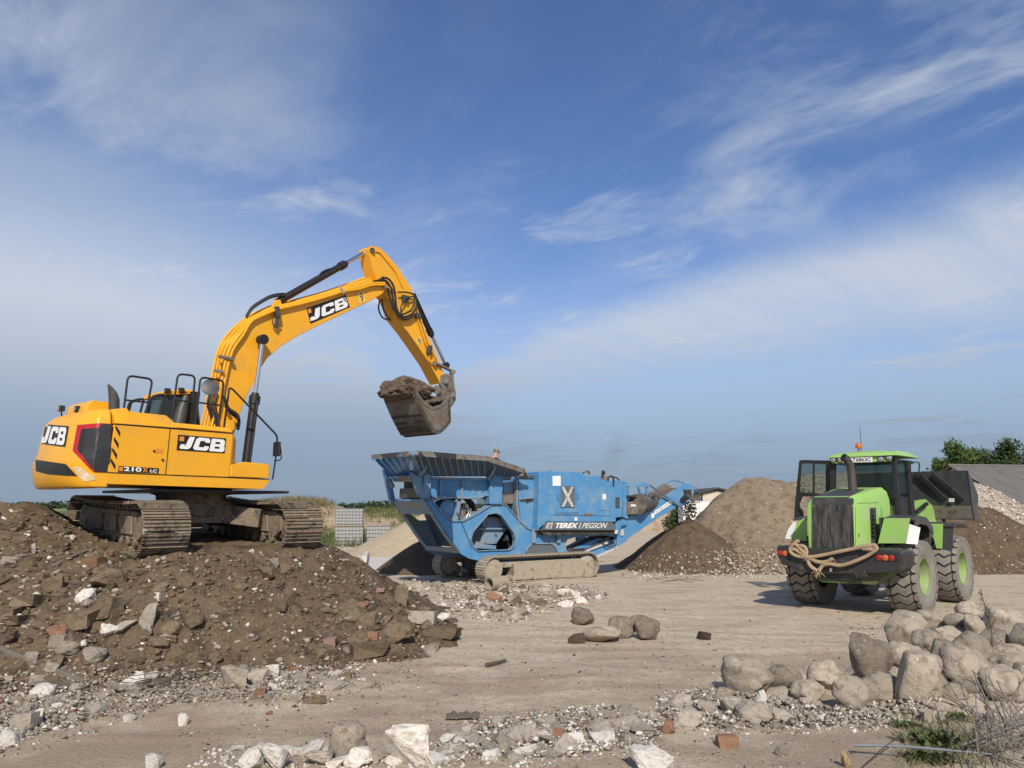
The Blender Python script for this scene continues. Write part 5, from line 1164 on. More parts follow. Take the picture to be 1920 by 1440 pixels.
# ---- feeder box below the hopper
fbx = kys([k3(710, 550), k3(712, 365), k3(1232, 375), k3(1240, 600), k3(1180, 515), k3(1150, 540), k3(760, 540)], YS + .06)
K.part('feeder_side', MB().extr(fbx, (0, .05, 0)), 'blue')
K.part('feeder_side', MB().extr([Vector((p.x, YF - .1, p.z)) for p in fbx], (0, .05, 0)), 'dustyblue')
fr = MB(); 
def beam(a, b, y, w, d_, mb): mb.bar(ky(*a, y), ky(*b, y), d_, w, (0, 1, 0)) if False else mb.bar(ky(*a, y), ky(*b, y), w, d_)
for cx in (795, 990): fr.bar(ky(*k3(cx, 380), YS + .03), ky(*k3(cx, 540), YS + .03), .06, .07)
for l in ([(715, 365), (1235, 378)], [(715, 540), (1150, 545), (1190, 518), (1240, 520)]):
    for a, b in zip(l, l[1:]): fr.bar(ky(*k3(*a), YS + .02), ky(*k3(*b), YS + .02), .10, .06)
K.part('feeder_frame', fr, 'dustyblue', bevel=.006)
fl = MB(); p0, p1 = ky(*k3(690, 400), YS), ky(*k3(1240, 540), YS)
fl.box(((p0.x + p1.x) / 2, (YS + YF) / 2, p1.z + .1), (p1.x - p0.x, Wd - .3, .3)); K.part('feeder_pan', fl, 'grime')
# posts
def post(pts, y, name='post', mat='blue', th=.30): K.part(name, MB().extr(kys(pts, y), (0, th, 0)), mat, bevel=.012)
post([k3(650, 330), k3(715, 305), k3(705, 545), k3(655, 548)], YS - .10)
post([k3(1285, 330), k3(1362, 330), k3(1350, 600), k3(1240, 600), k3(1240, 400)], YS - .10)
post([k3(525, 310), k3(640, 370), k3(605, 545), k3(560, 450)], YS - .02, 'end_gusset', th=.05)
pc = MB()
for a, b in ((650, 740), (1275, 1370)): pc.extr(kys([k3(a, 272), k3(b, 282), k3(b, 300), k3(a, 292)], YS - .14), (0, .34, 0))
K.parts('post_cap', pc, 'rusty')
post([(720, 880), (731, 885), (742, 940), (733, 940)], YF + .1, 'far_post', 'blue', .15)
# ---- hopper: flared walls with ribs
N1, N2, N3, N4 = ky(778, 851, -.38), ky(912, 861, -.38), ky(982, 884, -.1), ky(985, 893, .1)
n1, n2, n3 = ky(*k3(640, 345), YS), ky(*k3(1225, 345), YS), ky(*k3(1480, 350), YS)
zr = N1.z; zl = n1.z
F1 = K.Y(700, 858, 2.95); f1 = Vector((n1.x - .02, YF, zl))
N1 = Vector((F1.x + .05, N1.y, N1.z)) if False else N1
N0 = Vector((F1.x, -.38, F1.z)) if False else N1
hp = MB(); hp.quad3(N1, N2, n2, n1, -.03); hp.quad3(N2, N3, n3, n2, -.03); K.part('hopper_wall', hp, 'darkblue')  # dark blue puts the shade under the overhang into the near wall
hp = MB(); hp.quad3(F1, N1, n1, f1, -.03); K.part('hopper_end_wall', hp, 'blue')
F2, F3 = Vector((N2.x, 2.95, N2.z)), Vector((N3.x, 2.7, N3.z)); f2, f3 = Vector((n2.x, YF, n2.z)), Vector((n3.x, YF, n3.z))
hp = MB(); hp.quad3(F1, F2, f2, f1, .03); hp.quad3(F2, F3, f3, f2, .03); K.part('hopper_far_wall', hp, 'dustyblue')
rb = MB()
for k in range(10):
    t = (k + .4) / 10; a = N1.lerp(N2, t) + Vector((0, -.03, 0)); b = n1.lerp(n2, t) + Vector((0, -.03, 0)); rb.quad3(a, b, b + Vector((.0, -.05, -.02)), a + Vector((0, -.09, -.05)), .025)
for k in range(3):
    t = (k + .5) / 3; a = N2.lerp(N3, t) + Vector((0, -.03, 0)); b = n2.lerp(n3, t) + Vector((0, -.03, 0)); rb.quad3(a, b, b + Vector((.0, -.05, -.02)), a + Vector((0, -.09, -.05)), .025)
K.part('wall_ribs', rb, 'dustyblue')
rb = MB()
for k in range(6):
    t = (k + .5) / 6; a = N1.lerp(F1, t); b = n1.lerp(f1, t); o = Vector((-.11, 0, -.03)); rb.quad3(a, b, b + o * .8, a + o, .03)
rb.quad3(f1 + Vector((-.10, 0, -.05)), n1 + Vector((-.10, 0, -.05)), n1 + Vector((-.10, 0, .02)), f1 + Vector((-.10, 0, .02)), .12)
K.part('end_wall_ribs', rb, 'blue')
rm_ = MB()
for a, b in ((F1, N1), (N1, N2), (N2, N3), (F1, F2), (F2, F3)): rm_.bar(a, b, .12, .13)
rm_.bar(N3, N4 + Vector((.1, 0, -.05)), .1, .08)
K.part('hopper_rim', rm_, 'rusty', bevel=.01)
tp_ = MB()
for a, b in ((F1, N1), (N1, N2), (N2, N3)): tp_.bar(a + Vector((0, 0, .07)), b + Vector((0, 0, .07)), .10, .03)
K.part('rubber_lip', tp_, 'belt')
hg = MB(); hg.bar(N1 + Vector((-.02, -.02, .08)), ky(*k3(530, 290), -.05), .10, .08).cyl(N1 + Vector((-.05, -.1, 0)), N1 + Vector((-.05, .15, 0)), .09, n=12)
for a, b in (((700, 190), (612, 345)), ((750, 205), (725, 265)), ((1290, 255), (1225, 380))): hg.bar(ky(*k3(*a), -.15), ky(*k3(*b), YS - .1), .07, .1)
hg.bar(ky(*k3(295, 290), 2.6), ky(*k3(370, 450), 2.2), .10, .1)
K.parts('hopper_stay', hg, 'dustyblue', bevel=.008)
ec = MB().extr([ky(*k3(345, 345), 2.2), ky(*k3(525, 345), YS), ky(*k3(540, 400), YS), ky(*k3(375, 400), 2.2)], (.06, 0, 0)); K.part('end_crossbar', ec, 'rusty')
ec = MB().extr([ky(*k3(430, 460), 2.0), ky(*k3(565, 455), .75), ky(*k3(600, 545), .75), ky(*k3(425, 548), 2.0)], (.06, 0, 0)); K.part('rubber_skirt', ec, 'belt')
ec = MB().extr([ky(*k3(375, 400), 2.2), ky(*k3(540, 400), YS + .05), ky(*k3(600, 545), YS + .05), ky(*k3(385, 545), 2.2)], (.06, 0, 0)); ec.v = [v + Vector((.35, 0, 0)) for v in ec.v]; K.part('feeder_end', ec, 'grime')
# ---- middle: crusher box between hopper and engine
post([k3(1370, 405), k3(1470, 395), k3(1470, 600), k3(1360, 600)], YS + .15, 'jaw_box', 'dustyblue', 1.5)
K.part('jaw_plate', MB().extr(kys([k3(1362, 515), k3(1450, 510), k3(1450, 595), k3(1362, 595)], YS + .1), (0, .04, 0)), 'rusty')
post([k3(1480, 360), k3(1497, 345), k3(1495, 600), k3(1520, 780), k3(1500, 750), k3(1480, 610)], YS - .04, 'jaw_frame', 'dustyblue', .3)
post([k3(1500, 370), k3(1690, 375), k3(1685, 830), k3(1600, 825), k3(1520, 760), k3(1500, 560)], YS - .02, 'flywheel_cover', 'blue', 1.7)
K.part('cover_top', MB().extr(kys([k3(1500, 345), k3(1690, 350), k3(1690, 372), k3(1500, 368)], YS - .06), (0, 1.8, 0)), 'grime')
K.part('cover_band', MB().extr(kys([k3(1505, 545), k3(1680, 525), k3(1680, 545), k3(1505, 562)], YS - .06), (0, .03, 0)), 'dustyblue', bevel=.006)
K.part('cover_slot', MB().extr(kys([k3(1515, 565), k3(1670, 550), k3(1670, 568), k3(1590, 585), k3(1580, 600), k3(1570, 585), k3(1515, 580)], YS - .027), (0, .004, 0)), 'grime', smooth=False)
# spilled material on the jaw
K.part('stone_spill', MB().extr(kys([k3(1560, 320), k3(1690, 330), k3(1690, 348), k3(1550, 345)], YS + .3), (0, 1.0, 0)), SM['grey'], bevel=.03)
# ---- engine house
YE = .10
eb = [k4(245, 215), k4(345, 205), k4(360, 210), k4(610, 218), k4(660, 250), k4(780, 250), k4(810, 290), k4(985, 295), k4(1000, 320), k4(992, 620), k4(935, 625), k4(935, 665), k4(320, 665), k4(232, 735), k4(240, 500)]
em = MB().extr(kys(eb, YE), (0, 2.3, 0)); eng = K.part('engine_house', em, 'blue', bevel=.015); ebv = em.bvh()
dr = MB().extr(kys([k4(345, 245), k4(640, 258), k4(895, 375), k4(895, 610), k4(345, 603)], YE), (0, -.02, 0)); drv = dr.bvh()
do = K.part('engine_door', dr, 'blue', parent=eng, bevel=.006)
pn = MB().extr(kys([k4(320, 225), k4(345, 230), k4(345, 650), k4(312, 660)], YE), (0, -.015, 0)); K.part('corner_strip', pn, 'blue', parent=eng)
ov = []
for k in range(28):
    a = 2 * math.pi * k / 28; ov.append(k4(500 + 92 * math.cos(a), 436 + 100 * math.sin(a)))
ovm = MB().extr(kys(ov, YE - .022), (0, -.02, 0)); K.part('emblem_plate', ovm, 'blue2', parent=do, bevel=.008)
tabs = MB()
for cx in (405, 598): tabs.extr(kys([k4(cx - 8, 410), k4(cx + 8, 410), k4(cx + 8, 462), k4(cx - 8, 462)], YE - .022), (0, -.016, 0))
K.parts('plate_tab', tabs, 'blue2', parent=do)
gr = MB().extr(kys([k4(440, 343), k4(565, 343), k4(565, 533), k4(440, 533)], YE - .042), (0, -.006, 0)); go_ = K.part('emblem', gr, 'slate', parent=do, smooth=False)
xm = MB(); 
for (a, b) in (((445, 350), (558, 528)), ((558, 350), (445, 528))): xm.extr(kys([k4(a[0] - 2, a[1]), k4(a[0] + 24 * (1 if a[0] < 500 else -1), a[1]), k4(b[0] + 2, b[1]), k4(b[0] - 24 * (1 if a[0] < 500 else -1), b[1])], YE - (.049 if a[0] < 500 else .0495)), (0, -.003, 0))
K.part('emblem_cross', xm, 'whitish' if 'whitish' in MT else 'white', parent=go_, smooth=False)
K.part('door_sticker', MB().extr(kys([k4(364, 252), k4(438, 250), k4(438, 340), k4(366, 340)], YE - .022), (0, -.004, 0)), 'white', parent=do, smooth=False)
hd = MB().extr(kys([k4(780, 410), k4(882, 418), k4(882, 565), k4(780, 562)], YE - .021), (0, -.014, 0)); ho = K.part('hatch', hd, 'blue', parent=do, bevel=.006)
K.part('hatch_sticker', MB().extr(kys([k4(815, 414), k4(845, 414), k4(845, 462), k4(815, 462)], YE - .036), (0, -.004, 0)), 'white', parent=ho, smooth=False)
vt = MB().extr(kys([k4(930, 440), k4(970, 442), k4(970, 545), k4(930, 545)], YE - .001), (0, -.004, 0))
for k in range(8): z = 448 + k * 12; vt.bar(ky(*k4(932, z), YE - .012), ky(*k4(968, z + 1), YE - .012), .03, .02)
K.part('vent_grille', vt, 'slate', parent=eng)
K.part('door_latch', MB().box(ky(*k4(575, 640), YE - .01), (.10, .02, .10)), 'white', parent=eng, bevel=.02)
K.part('rust_patch', MB().extr(kys([k4(645, 590), k4(725, 592), k4(730, 606), k4(650, 608)], YE - .022), (0, -.003, 0)), M('rust', (.22, .12, .06), .9, var=.3, vscale=12), parent=do, smooth=False)
K.glyphs(drv, 'worn_lettering', text2d('CANNIBALIZER', .012), [k4(388, 601), k4(600, 603), k4(600, 578), k4(388, 575)], 'dkblue', .004, parent=do)
# text skirt
skt = kys([k4(310, 667), k4(900, 667), k4(935, 700), k4(928, 740), k4(285, 738)], YE - .05); skm = MB().extr(skt, (0, .25, 0)); so_ = K.part('name_board', skm, 'slate', parent=eng, bevel=.006); skv = skm.bvh()
K.part('skirt_lower', MB().extr(kys([k4(255, 740), k4(928, 742), k4(920, 775), k4(300, 785)], YE + .04), (0, .3, 0)), 'grime', parent=eng)
K.glyphs(skv, 'lettering', text2d('TEREX', .045, .15), [k4(385, 721), k4(588, 721), k4(600, 674), k4(397, 674)], 'white', .004, parent=so_)
K.glyphs(skv, 'lettering', ([(0, 0), (.6, 0), (1, 1), (.4, 1)], [(0, 1, 2, 3)]), [k4(600, 727), k4(610, 727), k4(624, 670), k4(614, 670)], 'white', .004, parent=so_)
K.glyphs(skv, 'lettering', text2d('PEGSON', .004, .2), [k4(628, 721), k4(846, 721), k4(860, 674), k4(642, 674)], 'white', .004, parent=so_)
K.glyphs(skv, 'name_emblem', ([(0, 0), (.85, 0), (1, 1), (.15, 1)], [(0, 1, 2, 3)]), [k4(302, 725), k4(362, 725), k4(372, 672), k4(312, 672)], 'whitish', .004, parent=so_)
K.glyphs(skv, 'name_emblem_bars', ([(.25, .3), (.75, .3), (.78, .42), (.28, .42), (.28, .55), (.78, .55), (.81, .67), (.31, .67), (.22, .1), (.7, .1), (.72, .2), (.24, .2)], [(0, 1, 2, 3), (4, 5, 6, 7), (8, 9, 10, 11)]), [k4(302, 725), k4(362, 725), k4(372, 672), k4(312, 672)], 'slate', .006, parent=so_)
# roof clutter of the engine house
et = MB().tube(rounded(kys([k4(810, 275), k4(815, 240), k4(825, 215)], 1.0), .1), .045, 10); et.ball(ky(*k4(822, 222), 1.0), .07, sc=(1, 1, 1.3)); K.part('engine_exhaust', et, 'black_metal', parent=eng)
K.parts('roof_hose', MB().tube(smoothpath(kys([k4(865, 290), k4(872, 260), k4(905, 258), k4(915, 300), k4(912, 340)], YE - .03), 5), .03, 7).tube(smoothpath(kys([k4(905, 262), k4(940, 268), k4(965, 290)], YE), 5), .025, 7), 'rubber', parent=eng)
K.part('filter', MB().cyl(ky(*k4(842, 255), YE + .1), ky(*k4(842, 320), YE + .1), .07, n=12).box(ky(*k4(815, 275), YE + .2), (.2, .2, .06)), 'rusty', parent=eng)
K.parts('roof_hatch', MB().tube(smoothpath(kys([k4(640, 225), k4(665, 208), k4(690, 215), k4(700, 238)], .4), 4), .04, 6).tube(smoothpath(kys([k4(255, 215), k4(275, 222), k4(320, 215), k4(345, 200)], .2), 4), .03, 6), 'rusty', parent=eng)
# ---- frame carrying the magnet drum
mf = MB()
mf.extr(kys([k4(1000, 300), k4(1030, 305), k4(1045, 640), k4(1000, 620)], .2), (0, .12, 0))
mf.extr(kys([k4(1030, 306), k4(1230, 312), k4(1230, 350), k4(1030, 345)], .2), (0, .12, 0)); mf.extr([p + Vector((0, 1.5, 0)) for p in kys([k4(1000, 300), k4(1232, 312), k4(1230, 345), k4(1000, 340)], .2)], (0, .1, 0))
mf.bar(ky(*k4(1215, 345), .26), ky(*k4(1212, 425), .26), .08, .08).bar(ky(*k4(1040, 345), .26), ky(*k4(1045, 470), .26), .09, .09).bar(ky(*k4(1135, 345), .9), ky(*k4(1155, 420), .9), .07, .07)
K.parts('magnet_frame', mf, 'blue', bevel=.008)
K.part('frame_stay', MB().bar(ky(*k4(1240, 335), .18), ky(*k4(1520, 535), .3), .035, .05), 'slate')
p0, p1 = ky(*k4(1100, 510), .22), ky(*k4(1290, 470), .9)
mg = MB().cyl(ky(*k4(1120, 510), .15), ky(*k4(1120, 510), .15) + (ky(*k4(1265, 480), .7) - ky(*k4(1120, 510), .15)) * 1.05, .36, .30, 24); K.part('magnet_drum', mg, 'belt')
mb_ = MB().extr(kys([k4(1045, 425), k4(1295, 430), k4(1295, 445), k4(1045, 440)], .1), (0, .9, 0)); K.part('magnet_plate', mb_, 'grime')
mb_ = MB().extr(kys([k4(1045, 485), k4(1130, 480), k4(1155, 595), k4(1045, 600)], .12), (0, .8, 0)); K.part('magnet_gearbox', mb_, 'rusty', bevel=.02)
K.part('magnet_label', MB().extr(kys([k4(1068, 508), k4(1112, 508), k4(1112, 526), k4(1068, 526)], .115), (0, -.004, 0)), 'white', smooth=False)
# ---- discharge conveyor
YV = .35
cv = [k4(935, 690), k4(1000, 620), k4(1100, 600), k4(1210, 560), k4(1420, 400), k4(1560, 320), k4(1610, 325), k4(1628, 345), k4(1632, 375), k4(1600, 440), k4(1530, 530), k4(1490, 525), k4(1300, 640), k4(1050, 810), k4(1030, 840), k4(945, 890), k4(945, 760)]
cvm = MB().extr(kys(cv, YV), (0, .05, 0)); cvv = cvm.bvh(); co_ = K.part('conveyor', cvm, 'blue', bevel=.006)
K.part('conveyor_side', MB().extr([Vector((p.x, YV + 1.15, p.z)) for p in kys(cv, YV)], (0, .05, 0)), 'dustyblue', parent=co_)
bl_ = MB(); t0, t1 = ky(*k4(560, 1000), YV), ky(*k4(1595, 395), YV); d_ = (t1 - t0).normalized()
bl_.bar(t0 + Vector((0, .6, .0)), t1 + Vector((0, .6, .0)), 1.0, .05); bl_.bar(t0 + Vector((0, .6, -.28)), t1 + Vector((0, .6, -.28)), 1.0, .03)
bl_.cyl(t1 + Vector((0, .08, -.14)), t1 + Vector((0, 1.1, -.14)), .17, n=18).cyl(t0 + Vector((0, .08, -.14)), t0 + Vector((0, 1.1, -.14)), .17, n=18)
K.part('conveyor_belt', bl_, 'belt', parent=co_)
tl = MB().extr(kys([k4(540, 985), k4(870, 880), k4(945, 890), k4(740, 985), k4(560, 1010)], YV + .05), (0, .06, 0)).extr(kys([k4(520, 960), k4(560, 900), k4(780, 812), k4(920, 830), k4(900, 860), k4(600, 960)], YV + .2), (0, .06, 0))
K.part('conveyor_tail', tl, 'blue', parent=co_, bevel=.006)
K.part('tail_lip', MB().bar(ky(*k4(530, 985), YV + .04), ky(*k4(860, 850), YV + .04), .05, .06).bar(ky(*k4(750, 985), YV + .02), ky(*k4(945, 892), YV + .02), .06, .06), 'whitish', parent=co_)
K.parts('tail_hose', MB().tube(smoothpath(kys([k4(790, 810), k4(830, 870), k4(880, 890), k4(935, 870)], YV - .05), 5), .02, 6).tube(smoothpath(kys([k4(830, 800), k4(880, 830), k4(930, 820)], YV - .05), 5), .02, 6), 'rubber', parent=co_)
K.part('shield', MB().extr(kys([k4(935, 690), k4(960, 650), k4(1000, 640), k4(1045, 660), k4(1035, 690), k4(990, 700), k4(960, 760), k4(940, 770)], YV - .12), (0, .1, 0)), 'blue', parent=co_, bevel=.02)
K.part('shield_bolts', MB().cyl(ky(*k4(937, 755), YV - .14), ky(*k4(937, 755), YV), .07, n=12).box(ky(*k4(990, 760), YV - .02), (.12, .05, .2)), 'whitish', parent=co_)
K.part('conveyor_arc', MB().tube(smoothpath(kys([k4(1375, 330), k4(1420, 300), k4(1470, 292), k4(1520, 305), k4(1555, 325)], YV + 1.1), 5), .03, 7), 'blue', parent=co_)
K.part('chute', MB().extr(kys([k4(1250, 415), k4(1370, 320), k4(1440, 345), k4(1300, 440)], YV + .9), (0, .05, 0)), 'rusty', parent=co_)
K.part('head_plate', MB().extr(kys([k4(1575, 330), k4(1628, 345), k4(1640, 400), k4(1600, 470), k4(1530, 530), k4(1500, 470)], YV - .03), (0, .03, 0)), 'blue', parent=co_, bevel=.006)
K.part('head_motor', MB().cyl(ky(*k4(1525, 475), YV - .02), ky(*k4(1585, 432), YV - .35), .10, n=14).box(ky(*k4(1580, 405), YV - .08), (.3, .12, .25)), 'grime', parent=co_)
K.parts('head_hose', MB().tube(smoothpath(kys([k4(1630, 360), k4(1655, 355), k4(1665, 375), k4(1640, 385)], YV), 5), .016, 6).tube(smoothpath(kys([k4(1600, 470), k4(1650, 492), k4(1690, 480), k4(1698, 430)], YV), 5), .016, 6), 'chrome', parent=co_)
bs = MB().extr(kys([k4(1285, 568), k4(1435, 462), k4(1440, 500), k4(1275, 605)], YV - .002), (0, -.004, 0)); bso = K.part('banner', bs, 'white', parent=co_, smooth=False); bsv = bs.bvh()
K.glyphs(bsv, 'banner_lettering', text2d('w.mttz.com.pl', .006), [k4(1290, 592), k4(1432, 496), k4(1430, 474), k4(1292, 570)], 'decalblack', .004, parent=bso)
K.part('banner_dot', MB().cyl(ky(*k4(1258, 610), YV - .004), ky(*k4(1258, 610), YV - .001), .09, n=18), 'white', parent=co_)
K.part('carried_stones', MB().extr([t0.lerp(t1, a) + Vector((0, .3 + .0, .02)) for a in (.25, .5, .8, .99)] + [t0.lerp(t1, a) + Vector((0, .3, .02 + .16 + .05 * math.sin(a * 40))) for a in (.97, .8, .66, .5, .3)], (0, .6, 0)), SM['brown'], parent=co_)

# material falling off the belt
rnd = random.Random(21); it = []
hq = K.m @ ky(1289, 936, YV + .6); fq = CONE
for _ in range(520):
    t = rnd.random(); q = hq.lerp(Vector((fq.x, fq.y, fq.z - .1)), t); wd = .13 + .07 * t
    it.append((q.x + rnd.gauss(0, wd), q.y + rnd.gauss(0, wd), q.z + rnd.gauss(0, .05), .03 + .11 * rnd.random() ** 2, 0))
scatter('falling_earth', it, [SM['dark']], 'dark crushed earth falling from the conveyor head', 'falling earth')

# ---- the man behind the hopper, standing on the far platform
pl = MB(); c = K.Y(931, 870, 1.65); zf_ = c.z - 1.27
pl.box((c.x, c.y, zf_ - .04), (1.1, .8, .05)).bar((c.x - .4, c.y, zf_ - .06), (c.x - .4, c.y, .9), .08, .08).bar((c.x + .4, c.y, zf_ - .06), (c.x + .4, c.y, .9), .08, .08)
K.part('service_platform', pl, 'darkblue')
def skin_body(name, joints, edges, radii, mat):
    me = bpy.data.meshes.new(name); me.from_pydata(joints, edges, []); o = bpy.data.objects.new(name, me); COL.objects.link(o)
    o.modifiers.new('skin', 'SKIN'); s_ = o.modifiers.new('sub', 'SUBSURF'); s_.levels = s_.render_levels = 2
    for i, r in enumerate(radii): me.skin_vertices[0].data[i].radius = (r, r) if isinstance(r, float) else r
    me.skin_vertices[0].data[0].use_root = True
    dg = bpy.context.evaluated_depsgraph_get(); m2 = bpy.data.meshes.new_from_object(o.evaluated_get(dg)); bpy.data.objects.remove(o)
    m2.materials.clear(); m2.materials.append(mat); m2.polygons.foreach_set('use_smooth', [True] * len(m2.polygons))
    o = bpy.data.objects.new(name, m2); COL.objects.link(o); return o
# joints in metres, x = facing, leaning forward over the wall
J = [(0, 0, .93), (.02, 0, 1.12), (.06, 0, 1.32), (.11, 0, 1.45), (.15, 0, 1.54), (.19, 0, 1.63), (.20, 0, 1.72), (0, .10, .88), (.02, .11, .48), (-.02, .11, .07), (.13, .12, .03), (0, -.10, .88), (.02, -.11, .48), (-.02, -.11, .07), (.13, -.12, .03),
     (.09, .19, 1.40), (.10, .27, 1.12), (.32, .24, .98), (.09, -.19, 1.40), (.10, -.27, 1.12), (.32, -.24, .98), (.40, .23, .97), (.40, -.23, .97)]
E_ = [(0, 1), (1, 2), (2, 3), (3, 4), (4, 5), (5, 6), (0, 7), (7, 8), (8, 9), (9, 10), (0, 11), (11, 12), (12, 13), (13, 14), (3, 15), (15, 16), (16, 17), (17, 21), (3, 18), (18, 19), (19, 20), (20, 22)]
Rr = [(.15, .12), (.15, .12), (.17, .13), (.12, .10), .055, .092, .075, .09, .065, .045, .04, .09, .065, .045, .04, .065, .05, .04, .065, .05, .04, .04, .04]
man = skin_body('person', J, E_, Rr, MT['skin'])
man.matrix_world = K.m @ Matrix.Translation((c.x - .18, c.y, zf_)) @ Matrix.Rotation(R(10), 4, 'Z')
tag(man, 'man in a camouflage cap looking over the hopper rim of the crusher', 'person')
jk = skin_body('jacket', [J[i] for i in (0, 1, 2, 3)] + [J[15], J[16], J[17], J[18], J[19], J[20], (.135, 0, 1.50)], [(0, 1), (1, 2), (2, 3), (3, 4), (4, 5), (5, 6), (3, 7), (7, 8), (8, 9), (3, 10)], [(.165, .14), (.165, .14), (.185, .15), (.14, .12), .08, .062, .05, .08, .062, .05, .07], MT['jacket']); jk.parent = man
tr_ = skin_body('trousers', [J[i] for i in (0, 7, 8, 9, 11, 12, 13)], [(0, 1), (1, 2), (2, 3), (0, 4), (4, 5), (5, 6)], [(.16, .13), .10, .078, .06, .10, .078, .06], MT['jacket']); tr_.parent = man
cpm = MB().lathe((.19, 0, 1.665), (.08, 0, 1), [(0, .102), (.05, .10), (.09, .08), (.105, .03), (.106, .005)], 18); cpm.extr([(.26, -.085, 1.665), (.33, -.07, 1.65), (.365, 0, 1.645), (.33, .07, 1.65), (.26, .085, 1.665)], (0, 0, .012)); cpo = cpm.build('cap', MT['cap'], man)
fc = MB().extr([(.275, -.012, 1.61), (.305, -.014, 1.595), (.305, .014, 1.595), (.275, .012, 1.61), (.272, 0, 1.645)], (0, 0, -.004)); fc.ball((.19, .095, 1.61), .022, sc=(.7, .4, 1.2)).ball((.19, -.095, 1.61), .022, sc=(.7, .4, 1.2)).ball((.262, .035, 1.63), .014).ball((.262, -.035, 1.63), .014).box((.276, 0, 1.57), (.01, .05, .008)); fc.build('face', MT['skin'], man)
# ================================================================== WHEEL LOADER
W_ = Rig('wheel_loader', (7.87, 17.85, 0), 46, 'green wheel loader seen from behind with its cab door open', 'wheel loader')
def l1(cx, cy): return 1440 + cx / 6.857, 820 + cy / 6.857
def l2(cx, cy): return 1640 + cx / 4.5, 840 + cy / 4.5
def l3(cx, cy): return 1440 + cx / 6, 980 + cy / 6
def wx(p, x): return W_.X(*p, x)
def wxs(pts, x): return [W_.X(*p, x) for p in pts]
def wys(pts, y): return [W_.Y(*p, y) for p in pts]
# ---- wheels: carcass, tread lugs, rim
RT, HW = .80, .31
def tread_mesh():
    mb = MB(); N = 23
    def pos(k, t, w, dr=0.):
        a = (k + t) * 2 * math.pi / N; r = RT - .055 * (w / HW) ** 2 + dr
        return Vector((r * math.cos(a), w, r * math.sin(a)))
    def zz(w): 
        for (a, za), (b, zb_) in zip(((-.20, 0), (-.07, .42), (.06, .02), (.20, .46)), ((-.07, .42), (.06, .02), (.20, .46), (.9, .5))):
            if w <= b: return za + (zb_ - za) * (w - a) / (b - a)
    def lug(k, pts):
        o = len(mb.v); n = len(pts)
        mb.v += [pos(k, t, w) for t, w in pts] + [pos(k, t, w, -.05) for t, w in pts]
        for i in range(n): j = (i + 1) % n; mb.f.append((o + i, o + j, o + n + j, o + n + i))
        return o
    ws = [-.205, -.13, -.07, 0, .06, .13, .205]
    for k in range(N):
        lo = [(zz(w) + .11, w) for w in ws]; hi = [(zz(w) + .89, w) for w in ws]; n = len(ws)
        o = lug(k, lo + hi[::-1])
        for i in range(n - 1):
            a, b, c, d_ = o + i, o + i + 1, o + 2 * n - 2 - i, o + 2 * n - 1 - i
            m1 = len(mb.v); mb.v += [pos(k, (lo[i][0] + hi[i][0]) / 2, ws[i]), pos(k, (lo[i + 1][0] + hi[i + 1][0]) / 2, ws[i + 1])]
            mb.f += [(a, b, m1 + 1, m1), (m1, m1 + 1, c, d_)]
        for s_ in (-1, 1):
            z0 = zz(.205 * s_) + (.5 if s_ > 0 else .5)
            pts = [(z0 - .18, .226 * s_), (z0 - .40, .255 * s_), (z0 - .38, .318 * s_), (z0 + .38, .318 * s_), (z0 + .40, .255 * s_), (z0 + .18, .226 * s_)]
            o = lug(k, pts); mb.f.append(tuple(range(o, o + 6)))
            q = len(mb.v); mb.v += [pos(k, z0 - .36, .318 * s_, -.10), pos(k, z0 + .36, .318 * s_, -.10)]; mb.f.append((o + 2, q, q + 1, o + 3))
    return mb
def make_wheel(x, y, flip):
    wheel = MB()._lathe(Vector((0, 0, 0)), Vector((0, 1, 0)), [(-.24, .37), (-.285, .43), (-.315, .58), (-.312, .68), (-.30, .715), (-.295, .72)], 40)
    wheel._lathe(Vector((0, 0, 0)), Vector((0, 1, 0)), [(.24, .37), (.285, .43), (.315, .58), (.312, .68), (.30, .715), (.295, .72)], 40)
    wheel.f = [f for f in wheel.f if len(f) == 4]
    o = wheel.build('wheel', MT['tyre'], W_.o, angle=60); tm = tread_mesh()
    t = tm.build('tread', MT['tyre'], o, bevel=0.006, angle=25)
    b = MB()._lathe(Vector((0, 0, 0)), Vector((0, 1, 0)), [(-.30, .70), (-.2, .752), (0, .762), (.2, .752), (.30, .70)], 40); b.f = [f for f in b.f if len(f) == 4]; b = b.build('tread_base', MT['groove'], o)
    r = MB()._lathe(Vector((0, 0, 0)), Vector((0, 1, 0)), [(-.27, .385), (-.278, .40), (-.262, .405), (-.25, .38), (-.18, .355), (-.05, .345), (-.02, .30), (-.01, .20), (-.05, .19), (-.07, .17), (-.07, .08), (-.05, .0)], 36)
    r.f = [f for f in r.f if len(f) < 30] + [tuple(range(11 * 36, 12 * 36))]
    for k in range(10): a = k * .628; r.cyl((.25 * math.cos(a), -.01, .25 * math.sin(a)), (.25 * math.cos(a), -.05, .25 * math.sin(a)), .022, n=6)
    rim = r.build('rim', MT['rimgreen'], o, angle=40); MB()._lathe(Vector((0, 0, 0)), Vector((0, -1, 0)), [(.06, .15), (.12, .14), (.14, .10), (.15, .0)], 20).build('hub', MT['counter'], o)
    o.location = (x, y, .785); o.rotation_euler = (0, .13 * x, math.pi if flip else 0)
    return o
WB = 2.95
w0 = make_wheel(0, -1.08, False)
for x, y, fl in ((0, 1.08, True), (WB, -1.08, False), (WB, 1.08, True)):
    c = w0.copy(); COL.objects.link(c); c.location = (x, y, .785); c.rotation_euler = (0, .4 + x, math.pi if fl else 0)
    for ch in list(w0.children): d2 = ch.copy(); COL.objects.link(d2); d2.parent = c
